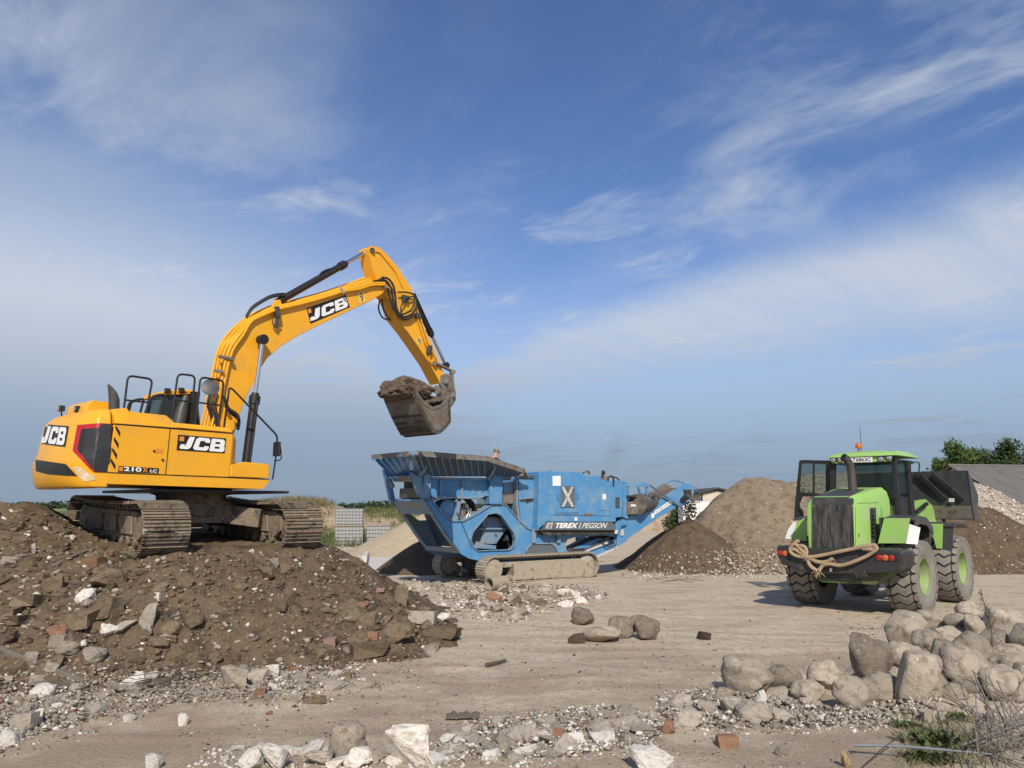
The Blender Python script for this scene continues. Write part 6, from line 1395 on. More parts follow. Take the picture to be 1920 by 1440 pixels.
# ---- chassis
ch = MB(); ch.box((-.3, -.08, .98), (2.2, .80, .5)).box((1.9, 0, 1.0), (1.9, .7, .55)).cyl((0, -.9, .785), (0, .9, .785), .17, n=16).cyl((WB, -.9, .785), (WB, .9, .785), .17, n=16).ball((0, 0, .785), .32).ball((WB, 0, .785), .32)
W_.part('chassis', ch, 'counter', bevel=.02)
bt = MB().extr(wxs([l3(490, 575), l3(1390, 560), l3(1215, 700), l3(590, 670)], -1.35), (.9, 0, 0)); W_.part('belly_guard', bt, M('grimy_green', (.075, .13, .035), .6, var=.25, dirt=(.10, .08, .05), dlo=.42, dhi=.6), bevel=.02)
W_.part('step', MB().bar((1.15, -1.05, 1.25), (1.20, -1.05, .55), .06, .3, (0, 1, 0)).box((1.2, -1.05, .55), (.35, .3, .04)).box((1.15, -1.05, .95), (.3, .3, .04)), 'greymetal')
# ---- counterweight with lamps
bp = [l3(95, 275), l3(120, 258), l3(400, 262), l3(500, 300), l3(1240, 298), l3(1480, 318), l3(1520, 345), l3(1518, 470), l3(1490, 535), l3(1390, 570), l3(500, 580), l3(290, 510), l3(160, 470), l3(110, 390)]
bm_ = MB().extr(wxs(bp, -1.52), (.75, 0, 0)); bo_ = W_.part('rear_bumper', bm_, 'counter', bevel=.05); bpv = bm_.bvh()
W_.part('lamp_panel', MB().extr(wxs([l3(1195, 345), l3(1440, 355), l3(1460, 375), l3(1458, 440), l3(1200, 432)], -1.521), (-.006, 0, 0)).extr(wxs([l3(105, 305), l3(235, 310), l3(235, 385), l3(110, 375)], -1.521), (-.006, 0, 0)), 'black_plastic', parent=bo_)
for (cx, cy, m_) in ((1248, 392, 'redlens'), (1318, 395, 'amberlens'), (1388, 398, 'redlens'), (140, 342, 'redlens'), (195, 345, 'amberlens')):
    c = wx(l3(cx, cy), -1.528); W_.part('tail_light', MB()._lathe(c + Vector((.02, 0, 0)), Vector((-1, 0, 0)), [(0, .062), (.03, .062), (.042, .045), (.046, .0)], 18), m_, parent=bo_)
W_.part('tow_eye', MB().extr(wxs([l3(960, 555), l3(1090, 540), l3(1135, 610), l3(1010, 620)], -1.50), (-.04, 0, 0)), 'counter', parent=bo_, bevel=.008)
W_.part('tow_hole', MB().cyl(wx(l3(1045, 578), -1.545), wx(l3(1045, 578), -1.538), .05, n=16), 'decalblack', parent=bo_)
W_.part('bumper_plate', MB().extr(wxs([l3(695, 512), l3(722, 512), l3(722, 548), l3(695, 548)], -1.525), (-.01, 0, 0)), 'white', parent=bo_)
# ---- engine hood
xr = -1.42
hl = [l1(495, 860), l1(520, 810), l1(575, 783)]; ytl = wx(l1(520, 860), xr).y; ytr = wx(l1(1112, 860), xr).y; zt0 = wx(l1(820, 782), xr).z; zb0 = wx(l1(820, 1425), xr).z - .03
hd = MB(); secs = []
yl0 = wx(l1(500, 1100), xr).y + .03
for x, dz, ins in ((xr, 0, .04), (xr + .10, .03, 0), (-.75, .10, -.03), (-.1, .20, -.07), (.45, .26, -.10)):
    yl, yr = yl0 - ins, ytr + ins; zt = zt0 + dz
    secs.append([Vector((x, yl, zb0)), Vector((x, yl, zt - .26)), Vector((x, yl - .05, zt - .10)), Vector((x, yl - .16, zt)), Vector((x, yr + .16, zt)), Vector((x, yr + .05, zt - .10)), Vector((x, yr, zt - .28)), Vector((x, yr, zb0))])
for s_ in secs: hd.v += s_
for i in range(len(secs) - 1):
    for k in range(7): hd.f.append((i * 8 + k, i * 8 + k + 1, i * 8 + k + 9, i * 8 + k + 8))
hd.f += [tuple(range(8)), tuple(range(32, 40))]
W_.part('engine_hood', hd, 'green', bevel=.02, angle=50)
hb_ = hd.bvh()
gq = [l1(572, 872), l1(1095, 872), l1(1110, 1425), l1(572, 1425)]
gl = MB(); g4 = wxs(gq, xr - .008)
gl.extr(g4, (-.02, 0, 0))
n = 26
for k in range(n):
    a = g4[0].lerp(g4[1], (k + .5) / n); b = g4[3].lerp(g4[2], (k + .5) / n); gl.bar(a + Vector((-.024, 0, -.02)), b + Vector((-.024, 0, .02)), .016, .012, (1, 0, 0))
go2 = W_.part('radiator_grille', gl, M('grille_dusty', (.032, .034, .036), .55, var=.3, dirt=(.115, .108, .095), dlo=.40, dhi=.66, dscale=3, stretch=(1, 4, .7)))
tg = MB().extr(wxs([l1(572, 795), l1(600, 780), l1(1095, 780), l1(1108, 800), l1(1100, 868), l1(572, 870)], xr - .004), (-.03, 0, 0)); W_.part('grille_cap', tg, 'greymetal', bevel=.012)
W_.parts('grille_screw', MB().ball(wx(l1(575, 884), xr - .035), .012).ball(wx(l1(820, 880), xr - .035), .012).ball(wx(l1(1076, 890), xr - .035), .012), 'chromelens', parent=go2)
W_.part('hood_top', MB().quad3((xr + .0, yl0 - .10, zt0 + .012), (xr, ytr + .13, zt0 + .012), (-.75, ytr + .20, zt0 + .112), (-.75, yl0 - .17, zt0 + .112), -.012).quad3((-.75, yl0 - .17, zt0 + .112), (-.75, ytr + .20, zt0 + .112), (-.1, ytr + .24, zt0 + .212), (-.1, yl0 - .2, zt0 + .212), -.012), 'greymetal')
sv = W_.decal(hb_, 'side_vent', [l1(1305, 910), l1(1385, 900), l1(1395, 1360), l1(1325, 1360)], 'greymetal', .006, cuts=3)
for k in range(7):
    cy = 950 + k * 55; W_.decal(hb_, 'vent_slot', [l1(1318 + k, cy - 14), l1(1352 + k, cy - 18), l1(1362 + k, cy), l1(1345 + k, cy + 20), l1(1320 + k, cy + 14)], 'decalblack', .012, parent=sv, cuts=1)
for pl_ in ([l1(1118, 890), l1(1122, 890), l1(1128, 1390), l1(1124, 1390)], [l1(1150, 845), l1(1420, 838), l1(1420, 843), l1(1150, 850)], [l1(1452, 900), l1(1456, 900), l1(1468, 1300), l1(1463, 1300)]): W_.decal(hb_, 'hood_seam', pl_, 'decalblack', .004, cuts=4)
W_.decal(hb_, 'paint_chip', [l1(1163, 1235), l1(1176, 1240), l1(1174, 1285), l1(1160, 1282)], 'rusty', .004, cuts=1)
# ---- exhaust
e0 = wx(l1(1095, 745), -.25); pth = [e0, e0 + Vector((0, 0, .5)), e0 + Vector((-.02, .01, .68)), e0 + Vector((-.10, .06, .82)), e0 + Vector((-.17, .10, .86))]
em_ = MB().tube(pth, .09, 18, rs=[.098, .095, .092, .09, .09]); ex2 = W_.part('exhaust', em_, M('heat_stained_steel', (.10, .085, .075), .5, .5, var=.3, stretch=(3, 3, 1)))
q = pth[-1]; dq = (pth[-1] - pth[-2]).normalized(); W_.part('exhaust_mouth', MB().cyl(q + dq * .002, q + dq * .006, .08, n=18), 'decalblack', parent=ex2)
# ---- cab
XC = .58
cyl_, cyr = wx(l1(800, 500), XC).y, wx(l1(1640, 500), XC).y; czt = wx(l1(1200, 310), XC).z; czb = wx(l1(1200, 730), XC).z
cf = MB()
ro_ = [l1(790, 300), l1(1640, 290), l1(1650, 730), l1(1655, 800), l1(800, 800)]
wi = [l1(870, 335), l1(1590, 335), l1(1605, 690), l1(865, 715)]
cf.extr(wxs(ro_, XC), (.06, 0, 0), [wxs(wi, XC)]); cab = W_.part('cab_rear_frame', cf, 'black_plastic', bevel=.01)
W_.part('window', MB().extr(wxs(wi, XC + .02), (.008, 0, 0)), 'clearglass', parent=cab, smooth=False)
XF = 1.95
fr2 = MB()
for x, y, dx in ((XC + .06, cyr + .02, 0), (XC + .72, cyr - .04, 0), (XF, cyr + .10, .12), (XC + .06, cyl_ - .02, 0), (XF, cyl_ - .10, .12)):
    fr2.bar((x, y, 1.75), (x - dx, y, czt + .02), .09, .10)
fr2.box(((XC + XF) / 2, (cyr + cyl_) / 2, 1.80), (XF - XC, cyl_ - cyr - .1, .16)); fr2.box(((XC + XF) / 2, (cyr + cyl_) / 2, czt), (XF - XC, cyl_ - cyr, .07))
W_.part('cab_frame', fr2, 'black_plastic', bevel=.012)
lowp = MB().extr([(XC + .02, cyr - .03, 1.75), (XC + .66, cyr - .03, 1.75), (XC + .72, cyr - .03, czb - .08), (XC + .02, cyr - .03, czb - .04)], (0, .04, 0)); W_.part('cab_side_panel', lowp, 'black_plastic', bevel=.008)
W_.part('side_window', MB().extr([(XC + .08, cyr + .0, czb), (XC + .70, cyr - .04, czb), (XC + .70, cyr - .04, czt - .04), (XC + .08, cyr, czt - .04)], (0, .008, 0)), 'clearglass', smooth=False)
W_.part('side_window', MB().extr([(XC + .76, cyr - .03, 1.9), (XF - .02, cyr + .10, 1.9), (XF - .12, cyr + .10, czt - .04), (XC + .76, cyr - .03, czt - .04)], (0, .008, 0)), 'clearglass', smooth=False)
W_.part('windscreen', MB().quad3((XF, cyr + .1, 1.88), (XF, cyl_ - .1, 1.88), (XF - .12, cyl_ - .1, czt - .03), (XF - .12, cyr + .1, czt - .03), .01), 'clearglass', smooth=False)
W_.part('seat', MB().box((1.0, 0, 2.15), (.5, .5, .14)).box((.82, 0, 2.5), (.14, .48, .62)).box((.80, 0, 2.9), (.1, .26, .16)).box((1.0, 0, 1.95), (.3, .3, .3)), 'black_metal', bevel=.04)
W_.part('steering_wheel', MB().tube([(1.52 + .05 * math.cos(a), .05 + .19 * math.sin(a), 2.42 + .17 * math.cos(a)) for a in [k * .3927 for k in range(16)]], .015, 6, closed=True).bar((1.52, .05, 2.42), (1.75, .05, 1.9), .08, .08), 'black_metal')
rfp = [l1(750, 250), l1(830, 215), l1(1380, 210), l1(1400, 195), l1(1640, 190), l1(1740, 215), l1(1810, 265), l1(1790, 272), l1(1640, 235), l1(1420, 235), l1(1385, 245), l1(1000, 245), l1(960, 250)]
yr0, yr1 = wx(l1(752, 250), .45).y, wx(l1(1640, 250), .45).y
rf2 = MB(); zr0 = wx(l1(1200, 247), .45).z
sec = []
for x, dz, ins in ((.40, 0, .03), (.46, .06, 0), (.9, .13, 0), (1.7, .13, 0), (2.18, .07, .03), (2.22, .02, .06)):
    sec.append([Vector((x, yr0 - ins, zr0)), Vector((x, yr0 - .1 - ins, zr0 + dz)), Vector((x, 0, zr0 + dz + .03)), Vector((x, yr1 + .1 + ins, zr0 + dz)), Vector((x, yr1 + ins - .04, zr0))])
for s_ in sec: rf2.v += s_
for i in range(5):
    for k in range(4): rf2.f.append((i * 5 + k, i * 5 + k + 1, i * 5 + k + 6, i * 5 + k + 5))
    rf2.f.append((i * 5 + 4, i * 5, i * 5 + 5, i * 5 + 9))
rf2.f += [tuple(range(5)), tuple(range(25, 30))]
roof = W_.part('cab_roof', rf2, 'green', bevel=.012, angle=50)
W_.part('lamp_recess', MB().box((.50, (yr0 + yr1) / 2, zr0 - .07), (.10, yr0 - yr1 - .22, .14)), 'green', parent=roof, bevel=.01)
for cx, cy in ((838, 288), (928, 287), (1452, 278), (1560, 264)):
    c = wx(l1(cx, cy), .43); l_ = W_.part('work_light', MB()._lathe(c, Vector((-1, 0, 0)), [(-.06, .05), (0, .075), (.008, .078), (.010, .066)], 20), 'black_plastic', parent=roof)
    W_.part('lens', MB()._lathe(c + Vector((-.004, 0, 0)), Vector((-1, 0, 0)), [(0, .066), (.012, .05), (.016, .0)], 18), 'chromelens', parent=l_)
pq = [l1(1060, 322), l1(1345, 318), l1(1342, 253), l1(1062, 262)]; pm = MB().extr(wxs(pq, .42), (-.008, 0, 0)); po = W_.part('number_plate', pm, 'white', parent=roof); pmv = pm.bvh()
W_.glyphs(pmv, 'plate_lettering', text2d('T6863C', .02), [l1(1085, 313), l1(1325, 308), l1(1325, 259), l1(1085, 266)], 'decalblack', .003, parent=po)
bc = wx(l1(1165, 112), .9); bz = MB()._lathe(bc, Vector((0, 0, 1)), [(-.17, .012), (-.06, .014), (-.06, .035), (-.05, .07), (0, .078), (.05, .062), (.075, .03), (.08, .0)], 20); W_.part('beacon', bz, 'amber', parent=roof)
W_.part('beacon_stem', MB().cyl(bc - Vector((0, 0, .24)), bc - Vector((0, 0, .06)), .018, n=8).cyl(bc - Vector((0, 0, .15)), bc - Vector((0, 0, .10)), .032, n=10), 'rusty', parent=roof)
a0 = wx(l1(1203, 190), .9); W_.part('aerial', MB().cyl(a0 - Vector((0, 0, .05)), a0 + Vector((0, 0, .62)), .006, n=6), 'black_metal', parent=roof)
# ---- open door
XD = .95
dp_ = [l1(400, 300), l1(440, 290), l1(790, 298), l1(800, 330), l1(800, 765), l1(440, 760), l1(400, 850), l1(410, 920), l1(450, 970), l1(450, 1060), l1(335, 1060), l1(345, 850)]
dh_ = [l1(425, 335), l1(575, 335), l1(572, 715), l1(398, 705)], [l1(592, 338), l1(740, 345), l1(740, 735), l1(590, 718)]
dm = MB().extr(wxs(dp_, XD), (.05, 0, 0), [wxs(h, XD) for h in dh_]); dr_ = W_.part('door', dm, 'black_plastic', bevel=.008)
for h in dh_: W_.part('pane', MB().extr(wxs(h, XD + .02), (.008, 0, 0)), 'clearglass', parent=dr_, smooth=False)
W_.part('hinge', MB().bar(wx(l1(795, 345), XD), wx(l1(830, 345), XD - .2), .05, .05).bar(wx(l1(795, 700), XD), wx(l1(830, 700), XD - .2), .05, .05), 'black_metal', parent=dr_)
W_.part('door_handle', MB().tube([wx(l1(400, 905), XD - .03), wx(l1(435, 930), XD - .06), wx(l1(445, 985), XD - .04)], .02, 6), 'black_metal', parent=dr_)
# ---- fenders
xf = -.62
fq = [l1(1490, 1042), l1(1825, 1040), l1(1765, 1365), l1(1410, 1365)]
q4 = wxs(fq, xf); W_.part('rear_fender', MB().extr(q4, (.03, 0, 0)), 'green', bevel=.008)
A, B, C_, D_ = q4
W_.part('fender_corner', MB().quad3(wx(l2(290, 640), xf + .0), wx(l2(380, 670), xf + .25), wx(l2(355, 810), xf + .15), wx(l2(260, 805), xf), -.02), 'white')
ft = MB(); top = [(xf + .02, A.z - .02), (-.42, 2.02), (-.1, 2.06), (.35, 2.02), (.75, 1.80)]
for (x0, z0), (x1, z1) in zip(top, top[1:]): ft.quad3((x0, A.y, z0), (x0, -1.38, z0 - .02), (x1, -1.38, z1 - .02), (x1, A.y, z1), .03)
for (x0, z0), (x1, z1) in zip(top[1:], top[2:]): ft.quad3((x0, -1.38, z0), (x1, -1.38, z1), (x1, -1.38, z1 - .16), (x0, -1.38, z0 - .16), .03)
W_.part('fender_top', ft, 'greymetal')
W_.part('fender_inner', MB().box((.1, -.72, 1.72), (1.35, .05, .62)).box((.75, -1.0, 1.62), (.05, .6, .4)), 'counter')
lq = [l1(375, 1090), l1(490, 1020), l1(500, 1340), l1(420, 1330), l1(300, 1320)]
W_.part('rear_fender', MB().extr(wxs(lq, xf), (.03, 0, 0)), 'green', bevel=.008)
W_.part('fender_corner', MB().extr(wxs([l1(325, 1090), l1(365, 1080), l1(350, 1150), l1(300, 1310), l1(220, 1300), l1(260, 1180)], xf - .03), (.03, 0, 0)), 'white')
lt = wx(l1(380, 1060), xf); ft = MB()
for (x0, z0), (x1, z1) in zip(top, top[1:]): ft.quad3((x0, .6, z0), (x0, lt.y + .12, z0 - .02), (x1, lt.y + .12, z1 - .02), (x1, .6, z1), .03)
W_.part('fender_top', ft, 'greymetal')
fxf = 2.25
W_.part('front_fender', MB().extr(wxs([l2(462, 640), l2(575, 640), l2(568, 850), l2(520, 848)], fxf), (.03, 0, 0)), 'green', bevel=.008)
q5 = wxs([l2(572, 640), l2(665, 665), l2(660, 770), l2(640, 1000), l2(595, 1020), l2(565, 850)], fxf + .05); W_.part('front_fender_side', MB().extr(q5, (.03, 0, 0)), 'greymetal', bevel=.006)
ft = MB(); top = [(fxf + .02, 1.80), (2.6, 1.86), (3.1, 1.86), (3.5, 1.75)]
for (x0, z0), (x1, z1) in zip(top, top[1:]): ft.quad3((x0, -.75, z0), (x0, -1.40, z0 - .02), (x1, -1.40, z1 - .02), (x1, -.75, z1), .03)
W_.part('fender_top', ft, 'greymetal')
# ---- front frame, arms, bucket
W_.part('front_frame', MB().box((2.5, 0, 1.55), (.9, .75, .9)), 'green', bevel=.03)
am = [l2(310, 520), l2(300, 460), l2(345, 450), l2(430, 432), l2(470, 470), l2(515, 510), l2(560, 640), l2(470, 640), l2(400, 580), l2(340, 560), l2(330, 585)]
W_.part('lift_arm', MB().extr(wys(am, -.55), (0, .1, 0)), 'green', bevel=.012); W_.part('lift_arm', MB().extr([p + Vector((0, 1.0, 0)) for p in wys(am, -.55)], (0, .1, 0)), 'green', bevel=.012)
fa_ = MB()
for y in (-.52, .48): fa_.extr([(2.75, y, 2.2), (3.25, y, 2.30), (3.95, y, 1.95), (3.95, y, 1.78), (3.2, y, 1.9), (2.7, y, 1.8)], (0, .1, 0))
W_.part('arm_front', fa_, 'green', bevel=.012)
W_.part('tilt_cylinder', MB().box(W_.Y(*l2(485, 450), -.35), (.40, .3, .30)).cyl(W_.Y(*l2(440, 470), -.6), W_.Y(*l2(350, 540), -.6), .05, n=10).cyl(W_.Y(*l2(545, 470), -.45), W_.Y(*l2(590, 630), -.45), .05, n=10), 'black_metal', bevel=.01)
W_.part('hand_rail', MB().tube(rounded(wys([l2(290, 122), l2(370, 120), l2(378, 135), l2(370, 240)], -1.0), .05), .016, 6).tube(wys([l2(300, 125), l2(310, 350)], -1.0), .014, 6), 'black_metal')
WBK = 1.45
br0 = W_.Y(*l2(785, 195), -WBK); br1 = W_.Y(*l2(800, 270), -WBK); br2 = W_.Y(*l2(845, 605), -WBK); bs0 = W_.Y(*l2(875, 400), -WBK); bs1 = W_.Y(*l2(872, 560), -WBK); bsm = W_.Y(*l2(822, 480), -WBK)
prof = [(br0.x, br0.z + .02), (br1.x + .02, br1.z - .25), (bsm.x - .02, bsm.z + .1), (bsm.x, bsm.z - .08), (br2.x, br2.z)]
bk = MB(); 
for y in (-WBK, WBK): bk.v += [Vector((x, y, z)) for x, z in prof] + [Vector((x + .03, y, z)) for x, z in prof]
for i in range(4): bk.f += [(i, i + 1, i + 11, i + 10), (i + 5, i + 15, i + 16, i + 6), (i, i + 5, i + 6, i + 1), (i + 10, i + 11, i + 16, i + 15)]
bk.f += [(0, 10, 15, 5), (4, 9, 19, 14)]
sp_ = [Vector((x, -WBK, z)) for x, z in prof] + [Vector((bs1.x, -WBK, bs1.z - .1)), bs1, bs0, Vector((br0.x + .25, -WBK, br0.z - .12))]
bk.extr([p for p in sp_], (0, .04, 0)); bk.extr([Vector((p.x, WBK, p.z)) for p in sp_], (0, -.04, 0))
ld_b = W_.part('loader_bucket', bk, M('scraped_bucket_steel', (.060, .063, .067), .42, .35, var=.25, dirt=(.11, .10, .09), dlo=.48, dhi=.7, dscale=2), bevel=.006)
rbm = MB(); xb = lambda p: W_.X(*p, br0.x + .1)
for pl_ in ([l2(352, 180), l2(400, 240), l2(600, 435)], [l2(492, 185), l2(640, 340), l2(745, 440)]):
    for a, b in zip(pl_, pl_[1:]):
        pa, pb_ = xb(a), xb(b)
        def xon(z): 
            for (xa, za), (xb_, zb_) in zip(prof, prof[1:]):
                if zb_ <= z <= za: return xa + (xb_ - xa) * (z - za) / (zb_ - za)
            return prof[0][0]
        pa.x, pb_.x = xon(pa.z) - .05, xon(pb_.z) - .05; pa.z = min(pa.z, br0.z - .06); rbm.bar(pa, pb_, .13, .08, (1, 0, 0))
W_.part('bucket_rib', rbm, 'black_metal', parent=ld_b, bevel=.01)
W_.part('wear_band', MB().extr([(bsm.x - .03, -WBK + .03, bsm.z - .02), (br2.x - .03, -WBK + .03, br2.z + .02), (br2.x - .03, WBK - .03, br2.z + .02), (bsm.x - .03, WBK - .03, bsm.z - .02)], (.03, 0, 0)), 'rusty', parent=ld_b)
W_.part('bucket_label', MB().extr([p + Vector((-.12, 0, 0)) for p in wxs([l2(638, 424), l2(685, 424), l2(685, 455), l2(638, 455)], bsm.x)], (-.01, 0, 0)), 'whitish', parent=ld_b)
# ---- the rope on the bumper: three strands laid together
def rope(name, paths, r, label):
    mb = MB()
    for pts in paths:
        c = smoothpath(pts, 14); L = 0; fr_ = None; strands = [[], [], []]
        for i, p in enumerate(c):
            t = (c[min(i + 1, len(c) - 1)] - c[max(i - 1, 0)]).normalized(); x = t.cross(Vector((1, 0, .2))).normalized(); y = t.cross(x)
            if i: L += (p - c[i - 1]).length
            for k in range(3): a = L * 42 + k * 2.094; strands[k].append(p + (x * math.cos(a) + y * math.sin(a)) * r * .55)
        for s_ in strands: mb.tube(s_, r * .62, 6)
        e = c[-1]; rr = random.Random(len(c))
        for k in range(14): mb.tube([e, e + Vector((rr.gauss(-.01, .02), rr.gauss(0, .06), rr.gauss(-.05, .04)))], .006, 4)
    o = mb.build(name, MT['rope']); o.matrix_world = W_.m; return tag(o, label, 'rope')
xr2 = -1.60
rp = lambda *q: [W_.X(*l3(cx, cy), xr2 - .02 * (i % 2)) for i, (cx, cy) in enumerate(q)]
rope('tow_rope', [rp((1205, 250), (1100, 262), (950, 295), (800, 325), (640, 360), (480, 385), (340, 378), (255, 330), (262, 262), (300, 240), (340, 270), (400, 330), (450, 390), (560, 440), (650, 440), (725, 405)),
                  rp((345, 200), (285, 240), (258, 300), (300, 300), (350, 330), (420, 380), (445, 420), (480, 490), (560, 545)), rp((350, 260), (400, 265), (430, 310), (430, 370)),
                  rp((1210, 265), (1215, 300), (1120, 370), (960, 440), (820, 480), (700, 465), (620, 480), (570, 540)), rp((1060, 290), (1150, 298), (1220, 285), (1190, 245))], .036, 'frayed beige rope looped over the black loader bumper')
# ================================================================== BACKGROUND, PLANTS, SMALL THINGS
leaf_m = M('tree_leaves', (.075, .115, .030), .7, var=.45, vscale=.9, dirt=(.09, .13, .03), dlo=.5, dhi=.65, dscale=1.6, spec=.2)
leaf_d = M('dark_tree_leaves', (.052, .085, .026), .7, var=.45, vscale=.9, dirt=(.07, .10, .03), dlo=.5, dhi=.65, dscale=1.6, spec=.2)
bark = M('bark', (.09, .07, .05), .9, var=.3, vscale=6)
weed_m = M('green_weeds', (.085, .11, .035), .7, var=.4, vscale=3, dirt=(.20, .19, .08), dlo=.5, dhi=.65, dscale=1.2, spec=.2)
dry_m = M('dry_weeds', (.22, .18, .09), .9, var=.35, vscale=3, dirt=(.09, .11, .04), dlo=.48, dhi=.6, dscale=.8, spec=.1)
twig_m = M('dry_twigs', (.20, .17, .14), .9, var=.3, vscale=8, rnd=.35)
def leaves(mb, c, rad, n, size, rnd):
    c = Vector(c)
    for _ in range(n):
        while True:
            p = Vector((rnd.uniform(-1, 1), rnd.uniform(-1, 1), rnd.uniform(-1, 1)))
            if .25 < p.length < 1: break
        p = Vector((p.x * rad[0], p.y * rad[1], p.z * rad[2])) * (1 + .12 * rnd.gauss(0, 1)); q = c + p
        a = Vector((rnd.gauss(0, 1), rnd.gauss(0, 1), rnd.gauss(0, .7))).normalized(); b = a.cross(Vector((rnd.gauss(0, 1), rnd.gauss(0, 1), rnd.gauss(0, 1)))).normalized(); s = size * rnd.uniform(.6, 1.3)
        o = len(mb.v); mb.v += [q - a * s, q + b * s * .5, q + a * s, q - b * s * .5]; mb.f.append((o, o + 1, o + 2, o + 3))
def tree(px, D, top_py, w_px, seed, label, mat, n=14, squash=1.):
    rnd = random.Random(seed); b = P(px, 940, D); b.z = 0; zt = P(px, top_py, D).z; w = w_px * D / FPX / 2
    t = bpy.data.objects.new('tree', None); COL.objects.link(t); t.location = b; tag(t, label, 'tree', 'trees behind the barn')
    tr = MB().tube([(0, 0, 0), (.1, 0, zt * .3), (0, .1, zt * .6), (.1, 0, zt * .9)], .2, 10, rs=[.28, .22, .14, .04])
    for k in range(7):
        a = k * 2.4; z = zt * (.3 + .07 * k); tr.tube([(0, 0, z), (w * .4 * math.cos(a), w * .4 * math.sin(a), z + zt * .10), (w * .75 * math.cos(a), w * .75 * math.sin(a), z + zt * .16)], .08, 6, rs=[.09, .06, .02])
    tr.build('trunk', bark, t)
    cr = MB(); zc = zt * .62
    for k in range(n):
        a = rnd.uniform(0, 6.28); rr_ = w * rnd.uniform(.25, .78); z = zc + rnd.uniform(-.36, .30) * zt * squash
        fall = 1 - .55 * max(0, (z - zc) / (zt * .38)); s_ = rnd.uniform(.22, .36) * w
        leaves(cr, (rr_ * fall * math.cos(a), rr_ * fall * math.sin(a), z), (s_ * 1.25, s_ * 1.25, s_), 300, .15, rnd)
    leaves(cr, (0, 0, zt * .88), (w * .36, w * .36, zt * .11), 450, .15, rnd); leaves(cr, (0, 0, zc), (w * .6, w * .6, zt * .26), 900, .17, rnd)
    cr.build('crown', mat, t, smooth=False, recalc=False)
tree(1797, 82, 820, 98, 1, 'round crowned tree left of the barn roof, the one with most sky around it', leaf_m, 18)
tree(1850, 92, 838, 120, 2, 'lower darker tree between the two tall ones behind the barn', leaf_d, 22)
tree(1893, 84, 819, 84, 3, 'tall tree at the right edge behind the barn roof', leaf_d, 18)
tree(1762, 90, 857, 40, 4, 'small bushy tree at the left foot of the round crowned tree', leaf_m, 8)
tree(1945, 86, 835, 90, 5, 'tree just beyond the right edge of the photo behind the barn', leaf_m)
# far woods along the horizon
fw = MB(); rnd = random.Random(9); x = -420
while x < 420:
    h = 3.6 + 2.6 * mnoise.noise(Vector((x * .02, 3, 0))) + rnd.uniform(-.6, .9); leaves(fw, (x, 520 + rnd.uniform(-15, 15), h * .5), (5, 4, h * .62), 42, 1.5, rnd); x += rnd.uniform(2.5, 5)
tag(fw.build('far_woods', M('far_woods_leaves', (.045, .07, .045), .9, var=.3, vscale=.05, spec=.1), smooth=False, recalc=False), 'low dark line of woods along the horizon', 'woods', kind='stuff')
# barn
def barn():
    r0 = P(1778, 873, 68); L = 34.; ridge = Vector((r0.x, r0.y, r0.z)); dirx = Vector((.985, .17, 0)).normalized(); dn = Vector((dirx.y, -dirx.x, 0))
    t = bpy.data.objects.new('barn', None); COL.objects.link(t); t.location = (ridge.x, ridge.y, 0); t.rotation_euler = (0, 0, math.atan2(dirx.y, dirx.x))
    tag(t, 'long barn with a grey corrugated roof behind the pale gravel heap', 'barn')
    mb = MB(); n = int(L / .055); zr = ridge.z; run, drop = 7.5, 3.5
    for s_, sgn in ((0, -1), (1, 1)):
        o = len(mb.v)
        for i in range(n + 1):
            x = i * L / n; k = .05 * math.sin(x * 2 * math.pi / .46)
            for r_ in range(5):
                u = r_ / 4; mb.v.append(Vector((x, sgn * run * u, zr - drop * u + k + (.02 if r_ % 2 else 0))))
        for i in range(n):
            for r_ in range(4): a = o + i * 5 + r_; mb.f.append((a, a + 1, a + 6, a + 5))
    rm = M('weathered_fibre_cement', (.15, .142, .132), .9, var=.16, vscale=2.5, dirt=(.12, .108, .095), dlo=.45, dhi=.65, dscale=.7, stretch=(3, .5, .5), dirt2=(.20, .14, .10), d2lo=.63, d2hi=.72, d2scale=2.)
    mb.build('roof', rm, t, angle=60, recalc=False)
    MB().cyl((0, 0, zr + .03), (L, 0, zr + .03), .12, n=8).build('ridge_cap', rm, t)
    wl = MB().box((L / 2, 0, (zr - drop) / 2 - .1), (L - .8, 2 * run - .9, zr - drop - .25)); wl.add([(.4, -run + .5, zr - drop - .2), (.4, run - .5, zr - drop - .2), (.4, 0, zr - .25)], [(0, 1, 2)]); wl.build('wall', M('barn_wall', (.32, .30, .27), .9, var=.15), t)
barn()
